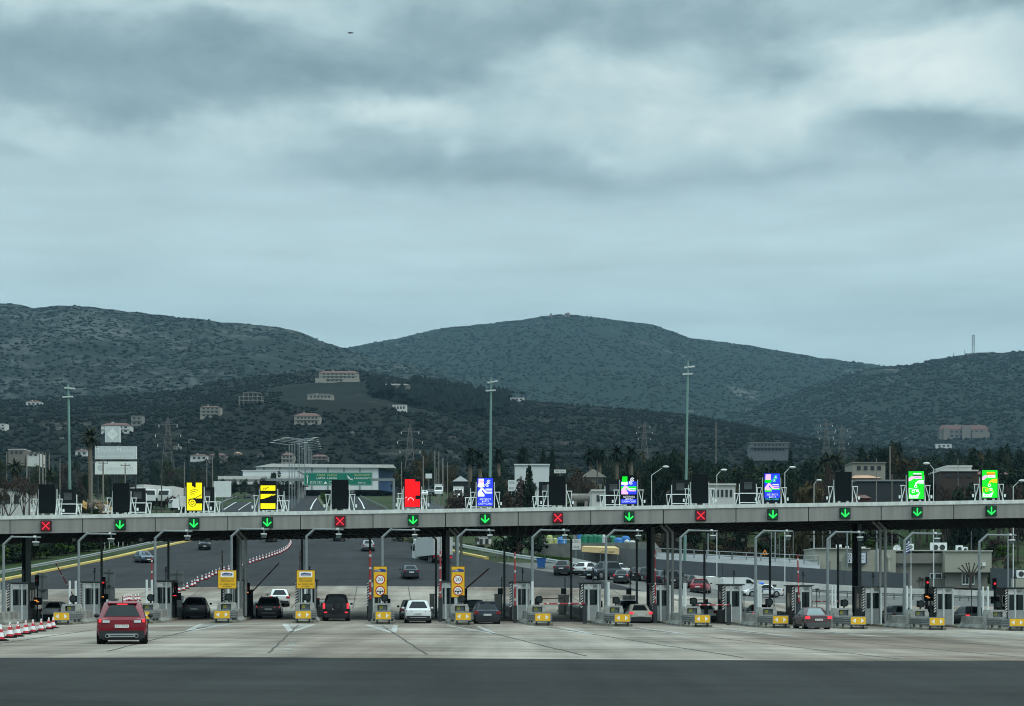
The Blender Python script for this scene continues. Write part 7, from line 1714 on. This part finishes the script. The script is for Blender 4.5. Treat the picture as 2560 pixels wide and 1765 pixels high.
# ------------------------------------------------------------------ trees and shrubs
def leaf_mat(name, c, v=.45):
    m = bpy.data.materials.new(name); m.use_nodes = True; nt = m.node_tree; b = nt.nodes['Principled BSDF']; b.inputs['Roughness'].default_value = .9; b.inputs['Specular IOR Level'].default_value = .04
    t = nt.nodes.new('ShaderNodeTexCoord'); n = nt.nodes.new('ShaderNodeTexNoise'); n.inputs['Scale'].default_value = 1.1; n.inputs['Detail'].default_value = 5; nt.links.new(t.outputs['Object'], n.inputs['Vector'])
    r = nt.nodes.new('ShaderNodeValToRGB'); e = r.color_ramp.elements; e[0].position = .33; e[1].position = .68; e[0].color = (*[x * (1 - v) for x in c], 1); e[1].color = (*[x * (1 + v) for x in c], 1)
    nt.links.new(n.outputs[0], r.inputs[0]); nt.links.new(r.outputs[0], b.inputs['Base Color']); return m
lf_pine, lf_dark, lf_olive, lf_brown, lf_grass, lf_rust = leaf_mat('pine_needles', (.013, .024, .016)), leaf_mat('dark_leaves', (.016, .028, .016)), leaf_mat('olive_leaves', (.036, .045, .026)), leaf_mat('dry_twigs', (.060, .046, .037)), leaf_mat('fresh_leaves', (.040, .075, .018)), leaf_mat('bronze_leaves', (.050, .042, .022))
m_bark = M('bark', (.055, .045, .036), .95, .3, 3); m_palmbark = M('palm_bark', (.14, .11, .08), .95, .25, 3)
def leaves(mb, c, r, n, s, rnd, sq=1.0, shell=.5):
    for i in range(n):
        while True:
            d = Vector((rnd.uniform(-1, 1), rnd.uniform(-1, 1), rnd.uniform(-1, 1)))
            if .1 < d.length < 1: break
        d = d.normalized() * (shell + (1 - shell) * rnd.random()); p = Vector((c[0] + d.x * r, c[1] + d.y * r, c[2] + d.z * r * sq))
        nrm = (d + Vector((rnd.uniform(-.8, .8), rnd.uniform(-.8, .8), rnd.uniform(-.3, .9)))).normalized(); u = nrm.orthogonal().normalized(); v = nrm.cross(u); a = rnd.uniform(0, 6.28); u, v = u * math.cos(a) + v * math.sin(a), v * math.cos(a) - u * math.sin(a); k = s * rnd.uniform(.6, 1.3)
        mb.add([p - u * k - v * k * .5, p + u * k - v * k * .4, p + u * k * .7 + v * k * .6, p - u * k * .5 + v * k * .7], [(0, 1, 2, 3)])
TREES = {}
def tree_proto(kind, var):
    key = (kind, var)
    if key in TREES: return TREES[key]
    rnd = random.Random(hash(kind) % 1000 * 0 + sum(map(ord, kind)) * 7 + var); cr, tr = MB(), MB()       # all kinds are one metre high, scaled when placed
    if kind == 'broad':
        tr.cyl((0, 0, 0), (.01, 0, .45), .035, .018, 7)
        for i in range(16):
            a = rnd.uniform(0, 6.28); rr = rnd.uniform(.02, .30); z = rnd.uniform(.34, .84) - rr * .25; r = rnd.uniform(.10, .17); p = (rr * math.cos(a), rr * math.sin(a), z); leaves(cr, p, r, 62, .030, rnd, .85)
            if i < 7: tr.cyl((0, 0, .3 + .02 * i), p, .013, .005, 5)
    elif kind == 'pine':
        tr.cyl((0, 0, 0), (0, 0, .9), .026, .008, 7)
        for i in range(26):
            f = i / 25; a = i * 2.4; rr = (.30 * (1 - f) + .03) * rnd.uniform(.55, 1.05); z = .22 + .70 * f; p = (rr * math.cos(a), rr * math.sin(a), z); leaves(cr, p, .085 + .05 * (1 - f), 42, .026, rnd, .6); tr.cyl((0, 0, z), p, .007, .003, 4)
        leaves(cr, (0, 0, .95), .05, 30, .02, rnd, 1.3)
    elif kind == 'umbrella':
        tr.cyl((0, 0, 0), (.02, 0, .55), .03, .02, 7)
        for i in range(14):
            a = rnd.uniform(0, 6.28); rr = rnd.uniform(.03, .36); p = (rr * math.cos(a), rr * math.sin(a), .74 - rr * .28 + rnd.uniform(-.03, .09)); leaves(cr, p, .14, 60, .03, rnd, .7); tr.cyl((.02, 0, .5), p, .014, .004, 5)
    elif kind == 'cypress':
        tr.cyl((0, 0, 0), (0, 0, .2), .03, .03, 6)
        for i in range(16): f = i / 15; leaves(cr, (0, 0, .1 + .82 * f), .115 * (1 - f) ** .6 * (1 if f > .12 else .8) + .02, 48, .024, rnd, 1.2)
    elif kind == 'bush':
        tr.cyl((0, 0, 0), (0, 0, .4), .03, .015, 6)
        for i in range(13): a = rnd.uniform(0, 6.28); rr = rnd.uniform(.05, .42); p = (rr * math.cos(a), rr * math.sin(a), rnd.uniform(.25, .78) - rr * .25); leaves(cr, p, .22, 62, .05, rnd, .85); tr.cyl((0, 0, .1), p, .012, .005, 4)
    elif kind == 'bare':
        tr.cyl((0, 0, 0), (0, 0, .32), .03, .02, 7)
        def br(p, d, l, r, k):
            q = p + d * l; tr.cyl(p, q, r, r * .65, 5)
            if k == 0: leaves(cr, q, l * .55, 5, .016, rnd, 1, .1); return
            for i in range(3 if k > 1 else 2): br(q, (d + Vector((rnd.uniform(-.75, .75), rnd.uniform(-.75, .75), rnd.uniform(-.1, .5)))).normalized(), l * rnd.uniform(.62, .85), r * .6, k - 1)
        for i in range(4): br(Vector((0, 0, .26)), Vector((rnd.uniform(-.7, .7), rnd.uniform(-.7, .7), .8)).normalized(), .22, .014, 4)
    elif kind == 'palm':
        n = 10; pts = [Vector((.015 * math.sin(i * .5), 0, -4.2 + 4.85 * i / n)) for i in range(n + 1)]
        for a, b_ in zip(pts[:-1], pts[1:]): tr.cyl(a, b_, .085, .075, 8)
        leaves(cr, (0, 0, .42), .19, 130, .06, rnd, 1.5)
        for i in range(70):
            a = i * 2.4; e = rnd.uniform(-1.0, 1.3); l = rnd.uniform(.42, .58); p = Vector((0, 0, .62)); d = Vector((math.cos(a) * math.cos(e), math.sin(a) * math.cos(e), math.sin(e)))
            side = Vector((-math.sin(a), math.cos(a), 0)); prev = p
            for q in range(5):
                d = (d + Vector((0, 0, -.22))).normalized(); nx_ = prev + d * l / 5; w0, w1 = .085 * (1 - q / 6), .085 * (1 - (q + 1) / 6)
                cr.add([prev - side * w0 - Vector((0, 0, w0 * .5)), prev, nx_, nx_ - side * w1 - Vector((0, 0, w1 * .5))], [(0, 1, 2, 3)]); cr.add([prev, prev + side * w0 - Vector((0, 0, w0 * .5)), nx_ + side * w1 - Vector((0, 0, w1 * .5)), nx_], [(0, 1, 2, 3)]); prev = nx_
    elif kind == 'pollard':
        tr.cyl((0, 0, 0), (.02, 0, .55), .05, .035, 7)
        for i in range(7):
            a = -.9 + i * .3; q = Vector((math.sin(a) * .42, rnd.uniform(-.15, .15), .55 + math.cos(a) * .40)); tr.cyl((.02, 0, .5), q, .028, .016, 6); tr.ball(q, .026, 0, 6, 4)
            for k in range(2): leaves(cr, q, .03, 4, .014, rnd)
    TREES[key] = (cr, tr)
    return TREES[key]
MESHES = {}
NAMES = {'broad': 'broadleaf_tree', 'pine': 'pine_tree', 'umbrella': 'umbrella_pine', 'cypress': 'cypress_tree', 'bush': 'shrub', 'bare': 'bare_tree', 'palm': 'palm_tree', 'pollard': 'pollarded_tree'}
def tree(kind, px, ptop, D, wpx, leaf, label, group=None, base=None, var=0, x=None):
    key = (kind, var, leaf.name)
    if key not in MESHES:
        cr, tr = tree_proto(kind, var); MESHES[key] = (cr.mesh('crown', leaf), tr.mesh('trunk', m_palmbark if kind == 'palm' else m_bark))
    x = (px - CX) / F * D if x is None else x; z = top_of_ground(x, D) if base is None else base; zt = CH + (HY - ptop) / F * D; h = max(1.0, zt - z)
    nat = {'broad': .84, 'pine': .70, 'umbrella': .95, 'cypress': .26, 'bush': 1.15, 'bare': .9, 'palm': .40, 'pollard': .95}[kind]
    w = (wpx / F * D) / nat if wpx else h
    t = thing(NAMES[kind], label, 'shrub' if kind == 'bush' else 'tree', (x, D, z), random.uniform(0, 6.28) if kind != 'pollard' else 0, group); t.scale = (w, w, h)
    if kind == 'palm': w = wpx / F * D * 1.05; t.scale = (w, w, w); t.location.z = zt - w * 1.08
    for nm, me in zip(('crown', 'trunk'), MESHES[key]):
        o = bpy.data.objects.new(nm, me); COL.objects.link(o); o.parent = t
    return t
rr = random.Random(21)
# single trees one can pick out
tree('palm', 226, 1062, 335, 60, lf_olive, 'tall palm tree left of the white billboards')
tree('palm', 38, 1142, 330, 52, lf_olive, 'short bushy palm at the far left'); tree('palm', 125, 1168, 320, 40, lf_olive, 'palm-like tree left of the green left mast')
for i, px in enumerate((1176, 1200, 1246)): tree('palm', px, (1113, 1118, 1108)[i], 470 - 10 * i, 54, lf_pine, ['dark palm left of the centre mast', 'dark palm just left of the centre mast foot', 'dark palm just right of the centre mast'][i], 'dark palms behind the canopy', var=i % 2)
for i, (px, pt) in enumerate(((1307, 1110), (1500, 1108), (1543, 1106), (1578, 1104), (1477, 1112))): tree('palm', px, pt, 440, 54, lf_pine, ['dark palm above the conifer', 'dark palm over the gabled house', 'dark palm right of the gabled house', 'dark palm with a visible trunk over the green-headed board', 'dark palm left of the gabled house'][i], 'dark palms behind the canopy', var=i % 2)
for i, (px, pt) in enumerate(((2072, 1128), (2092, 1122), (2058, 1135))): tree('palm', px, pt, 430, 56, lf_olive, ['olive palm above the speckled board, middle one', 'tallest olive palm above the speckled board', 'lowest olive palm above the speckled board'][i], 'olive palms')
tree('pine', 1323, 1156, 236, 64, lf_pine, 'big dark conifer rising behind the canopy right of the blue board', base=gz(2.5, 236) - 1.6)
tree('broad', 1296, 1262, 229, 150, lf_pine, 'dark tree with low crown under the canopy behind the guard rail', base=gz(.7, 230) - 2.2)
tree('pine', 1358, 1118, 430, 40, lf_pine, 'pointed dark conifer left of the dull trees'); tree('pine', 1380, 1120, 435, 42, lf_pine, 'second pointed dark conifer right of the first')
tree('broad', 1630, 1090, 330, 86, lf_dark, 'tall dark tree left of the tall right mast'); tree('broad', 1684, 1082, 320, 90, lf_pine, 'tallest dark tree touching the tall right mast', var=1); tree('broad', 1590, 1165, 300, 60, lf_dark, 'dark tree below the palms by the green-headed board', var=2); tree('broad', 1655, 1120, 300, 80, lf_pine, 'dark hanging tree between the two tall dark trees', var=2)
tree('cypress', 1976, 1118, 520, 26, lf_pine, 'slim dark cypress above the pink headed board'); tree('cypress', 469, 1110, 760, 12, lf_pine, 'slim cypress right of the large pylon'); tree('cypress', 2219, 1150, 375, 13, lf_pine, 'slim cypress before the cream building')
tree('bush', 2025, 1174, 262, 118, lf_rust, 'large rounded bronze bush right of the pink headed board'); tree('bare', 2070, 1140, 300, 46, lf_brown, 'bare pale tree beside the speckled board')
tree('broad', 2265, 1108, 400, 84, lf_rust, 'brown green tree above the first green board'); tree('umbrella', 2230, 1080, 520, 74, lf_pine, 'dark pine with high crown above the cream building'); tree('broad', 2187, 1088, 530, 84, lf_pine, 'dark pine left of the high-crowned one', var=1)
tree('broad', 2300, 1160, 330, 60, lf_rust, 'rusty tree behind the white lamp'); tree('bush', 2395, 1192, 290, 60, lf_dark, 'dark green shrub before the brick building'); tree('bare', 2360, 1195, 280, 70, lf_brown, 'bare thicket left of the dark green shrub'); tree('broad', 2545, 1165, 300, 60, lf_brown, 'reddish brown tree at the right edge')
tree('broad', 684, 1163, 560, 42, lf_dark, 'round dark tree in front of the white sheds'); tree('umbrella', 1274, 970, None or hit(1274, 1003).y, 30, lf_pine, 'left of two round pines on the ridge of the low hill'); tree('umbrella', 1304, 974, hit(1304, 1003).y, 26, lf_pine, 'right of two round pines on the ridge of the low hill')
tree('bare', 1440, 1172, 300, 90, lf_brown, 'brown bare tree before the gabled house'); tree('bare', 1475, 1190, 290, 70, lf_brown, 'second bare tree touching the gable')
for i, (px, pt, D, w) in enumerate(((22, 1185, 300, 90), (60, 1178, 305, 90), (92, 1190, 295, 80), (130, 1200, 300, 70), (5, 1215, 290, 60))): tree('bare', px, pt, D, w, lf_brown, ['bare tree in front of the white building at far left', 'bare tree by the dark wooden pole', 'bare tree left of the first black board', 'bare tree behind the first black board', 'low bare tree cut by the left edge'][i], 'bare trees at the left', var=i % 3)
for i, (px, pt, w) in enumerate(((1045, 1118, 60), (1075, 1135, 60), (1120, 1150, 50), (1015, 1150, 60), (990, 1168, 50))): tree('broad', px, pt, 470 + 12 * i, w, lf_rust if i % 2 == 0 else lf_dark, ['brown tree above the red board', 'dark tree among the poles', 'brown tree left of the open shed', 'dark tree behind the left pole by the red board', 'brown tree right of the warehouse end'][i], None, var=i % 3)
tree('pollard', 2425, 1404, 214, 78, lf_brown, 'pollarded bare tree before the office windows'); tree('bare', 2302, 1440, 212, 26, lf_brown, 'small bare shrub before the office middle')
# hedge behind the left guard rail
for i in range(52):
    px = -20 + (i % 26) * 17.5 + rr.uniform(-5, 5); q = gp_far(px, 1424 - 74 * (px / 430) - 6); D = q.y + (rr.uniform(3, 6) if i > 25 else rr.uniform(7, 14))
    tree('bush', px, rr.uniform(1312, 1330) + (0 if i < 26 else rr.uniform(12, 30)), D, rr.uniform(60, 95), lf_dark if i % 3 else lf_grass, 'dark bush in the hedge behind the left guard rail', 'hedge bushes on the left', var=i % 3)
for i in range(9): tree('bush', 1000 + i * 33, 1348 + i * 3, 268 - i * 4, 46, lf_grass if i % 2 else lf_olive, 'low shrub on the verge behind the right guard rail', 'verge shrubs on the right', var=i % 3)
for i in range(8): tree('bush', 1345 + i * 12, 1388 + i * 3, 222 - i, 34, lf_grass, 'bright green verge shrub beside the blue bin', 'green shrubs by the bin', var=i % 3)
for i in range(22): f = i / 21; y = 402 + 300 * f; x = lerp([(b, a) for a, b in med], y) + rr.uniform(-.8, .4); tree('bush', 0, HY - (gz(x, y) + rr.uniform(1.5, 2.3) - CH) * F / y, y, 2.8 / y * F, lf_dark if i % 2 else lf_grass, 'dark shrub in the motorway median hedge', 'median hedge shrubs', x=x, base=gz(x, y), var=i % 3)
# brown scrub slope above the grey wall
for i in range(130):
    px = rr.uniform(1630, 2000) if i < 75 else rr.uniform(1960, 2560); D = rr.uniform(236, 330); pt = rr.uniform(1318, 1362) + (270 - D) * .12
    if 2040 < px < 2480: D = rr.uniform(262, 340); pt = rr.uniform(1322, 1348)
    x = (px - CX) / F * D; z = tz(x, D); h = rr.uniform(2.0, 4.6)
    tree('bush' if rr.random() < .6 else 'bare', px, HY - (z + h - CH) * F / D, D, rr.uniform(40, 80), rr.choice((lf_brown, lf_rust, lf_dark, lf_brown) if px < 1900 else (lf_grass, lf_dark, lf_brown, lf_olive)), 'scrubby bush on the slope behind the grey walls', 'bushes on the slope behind the walls', var=i % 3)
# tree belts on both sides of the motorway
for i in range(190):
    px = rr.uniform(1130, 2640) if i < 110 else rr.uniform(1500, 2640); D = rr.uniform(420, 760)
    prof_t = lerp(((1130, 1165), (1300, 1150), (1450, 1140), (1600, 1125), (1720, 1128), (1850, 1140), (1960, 1150), (2100, 1130), (2200, 1105), (2350, 1122), (2480, 1108), (2560, 1092), (2700, 1095)), px)
    pt = prof_t + rr.uniform(-6, 46) * (1 if rr.random() < .75 else .2); kind = rr.choice(('broad', 'broad', 'pine', 'pine', 'umbrella') if px > 1500 else ('broad', 'pine', 'broad', 'bare'))
    lf = rr.choice((lf_pine, lf_pine, lf_dark, lf_dark, lf_olive, lf_rust)); x = (px - CX) / F * D
    tree(kind, px, pt, D, rr.uniform(40, 72), lf, 'dark tree in the belt behind the canopy on the right', 'trees in the right-hand belt', var=i % 3)
for i in range(46):
    px = rr.uniform(1545, 1985) if i < 30 else rr.uniform(2240, 2600); D = rr.uniform(335, 420)
    tree(rr.choice(('broad', 'broad', 'pine')), px, rr.uniform(1138, 1190) if i < 30 else rr.uniform(1112, 1185), D, rr.uniform(70, 110), rr.choice((lf_pine, lf_dark, lf_dark, lf_olive)), 'tall dark tree in the near wood behind the right half of the canopy', 'near wood behind the canopy', var=i % 3)
for i in range(95):
    px = rr.uniform(-60, 640); D = rr.uniform(400, 860); pt = rr.uniform(1118, 1212) if rr.random() < .7 else rr.uniform(1165, 1235)
    x = (px - CX) / F * D
    if abs(x - lerp([(b, a) for a, b in LE], D)) < 9 or x > lerp([(b, a) for a, b in LE], D): continue
    tree(rr.choice(('broad', 'broad', 'bush', 'pine', 'bare')), px, pt, D, rr.uniform(24, 50), rr.choice((lf_dark, lf_olive, lf_olive, lf_brown, lf_pine)), 'tree in the mixed belt on the left of the motorway', 'trees in the left-hand belt', var=i % 3)
for i in range(60):
    px = rr.uniform(1125, 1600) if i < 34 else rr.uniform(300, 560); D = rr.uniform(290, 400); x = (px - CX) / F * D
    if i >= 34 and (340 < px < 430 or x > lerp([(b, a) for a, b in LE], D) - 5): D = rr.uniform(390, 470)
    if i >= 34 and (px - CX) / F * D > lerp([(b, a) for a, b in LE], D) - 5: continue
    tree(rr.choice(('broad', 'bush', 'pine', 'bare')), px, rr.uniform(1172, 1232) if i < 34 else rr.uniform(1195, 1240), D, rr.uniform(50, 90), rr.choice((lf_pine, lf_dark, lf_dark, lf_brown)), 'low dark tree just behind the left half of the canopy' if i >= 34 else 'low dark tree between the pale sheds behind the canopy', 'low trees just behind the canopy', var=i % 3)
for i in range(34):
    px = rr.uniform(640, 1150); D = rr.uniform(700, 880); x = (px - CX) / F * D
    if lerp([(b, a) for a, b in LE], D) - 8 < x < lerp([(b, a) for a, b in RE2], D) + 8: continue
    tree(rr.choice(('broad', 'pine', 'broad')), px, rr.uniform(1118, 1165), D, rr.uniform(22, 40), rr.choice((lf_dark, lf_pine, lf_olive, lf_rust)), 'tree in the wood beyond the warehouse', 'trees beyond the warehouse', var=i % 3)
for i in range(52):
    px = rr.uniform(1560, 2130) if i < 34 else rr.uniform(2270, 2600); D = rr.uniform(285, 350)
    tree(rr.choice(('broad', 'bush', 'broad', 'bare')), px, rr.uniform(1165, 1230) if i < 34 else rr.uniform(1180, 1228), D, rr.uniform(60, 100), rr.choice((lf_pine, lf_dark, lf_rust, lf_brown)), 'dark tree low behind the right half of the canopy', 'low trees behind the right half of the canopy', var=i % 3)
hl1, hl2, hl3 = leaf_mat('far_scrub', (.008, .013, .011), .3), leaf_mat('far_wood', (.007, .012, .011), .3), leaf_mat('far_bush', (.011, .015, .012), .3)
for i, (px, pt) in enumerate(((612, 1186), (640, 1192), (662, 1183), (718, 1190), (742, 1186), (585, 1190), (560, 1186))): tree('broad', px, pt, 560, 34, (lf_dark, lf_olive, lf_pine)[i % 3], 'dark tree before the pale sheds left of the motorway lamps', 'trees before the pale sheds', var=i % 3)
# woods and scrub covering the hills: far masses nobody could count
def scatter(name, label, hillname, n, size, mats, seed, vmin=0.0, vmax=1.0, keep=None, flat=.8, parts=4):
    vs_, n_, nv_ = HILL[hillname]; rnd = random.Random(seed); mb = MB()
    for i in range(n):
        j = rnd.uniform(vmin, vmax) * nv_; k = rnd.uniform(0, n_ - .01); j0, k0 = int(j), int(k); a = Vector(vs_[j0 * (n_ + 1) + k0]); b_ = Vector(vs_[min(j0 + 1, nv_) * (n_ + 1) + k0 + 1]); p = a.lerp(b_, rnd.random())
        px = CX + p.x / p.y * F; py = HY - (p.z - CH) / p.y * F
        if px < -260 or px > 2820: continue
        dens = mnoise.noise((p.x * .006, p.y * .006, seed)) + .5 * mnoise.noise((p.x * .02, p.y * .02, seed))
        if keep and not keep(px, py, dens): continue
        s = size * rnd.uniform(.5, 1.35); mi = rnd.randrange(len(mats))
        for q in range(parts):
            c = p + Vector((rnd.uniform(-.5, .5) * s, rnd.uniform(-.5, .5) * s, rnd.uniform(.05, .6) * s * flat)); r = s * rnd.uniform(.32, .6); m_ = 5; a0 = rnd.uniform(0, 6)
            ring = [c + Vector((r * math.cos(a0 + 6.283 * w / m_) * rnd.uniform(.7, 1.2), r * math.sin(a0 + 6.283 * w / m_) * rnd.uniform(.7, 1.2), -r * .25 * rnd.random())) for w in range(m_)]
            o = len(mb.v); mb.v += [tuple(v) for v in ring] + [tuple(c + Vector((0, 0, r * flat * rnd.uniform(.7, 1.2)))), tuple(c - Vector((0, 0, r)))]
            for w in range(m_): mb.f.append((o + w, o + (w + 1) % m_, o + m_)); mb.f.append((o + (w + 1) % m_, o + w, o + m_ + 1)); mb.m += [mi, mi]
    ob = mb.build(name, mats); tag(ob, label, 'woodland', None, 'stuff')
scatter('scrub', 'dark scrub and bushes covering the low hill with houses', 'low_hill', 26000, 3.0, [hl1, hl2, hl3], 5, parts=3, keep=lambda px, py, d: d > -.45 and ((px - 850) / 175) ** 2 + ((py - 992) / 40) ** 2 + d * 1.1 > .8)
scatter('pine_wood', 'dark pine wood on the crest of the low hill behind the centre mast', 'low_hill', 9000, 9.0, [hl2, hl2, hl1], 9, .55, 1.0, keep=lambda px, py, d: 930 < px < 1260 and 968 < py < 1045 and not (950 < px < 1030 and py < 1000), flat=1.3)
scatter('forest', 'forest covering the middle hill', 'middle_hill', 24000, 5.5, [hl1, hl2, hl1], 13, .12, 1.0, keep=lambda px, py, d: d > -.6, flat=.55, parts=3)
scatter('forest', 'forest covering the right hill below the antenna mast', 'right_hill', 20000, 5.0, [hl1, hl2, hl3], 17, .05, 1.0, keep=lambda px, py, d: d > -.55, flat=.6, parts=3)
scatter('scrub', 'patchy scrub over the rocky left hill', 'left_hill', 15000, 5, [hl1, hl2, hl1], 19, .05, 1.0, keep=lambda px, py, d: d > -.35, flat=.45, parts=3)
# ------------------------------------------------------------------ haze
def haze():
    mb = MB(); mb.box((0, 1800, 435), (10400, 8200, 930))      # z -30 .. 900, y -2300 .. 5900
    m = bpy.data.materials.new('haze_air'); m.use_nodes = True; nt = m.node_tree; nt.nodes.clear()
    v = nt.nodes.new('ShaderNodeVolumePrincipled'); v.inputs['Color'].default_value = (.44, .74, .95, 1)
    v.inputs['Density'].default_value = HAZE; v.inputs['Anisotropy'].default_value = .0
    o = nt.nodes.new('ShaderNodeOutputMaterial'); nt.links.new(v.outputs[0], o.inputs['Volume'])
    ob = mb.build('haze', m); tag(ob, 'thin bluish haze in front of the distant hills', 'haze', None, 'stuff')
    m.volume_intersection_method = 'FAST' if hasattr(m, 'volume_intersection_method') else m.volume_intersection_method
HAZE = 4.2e-5
haze()
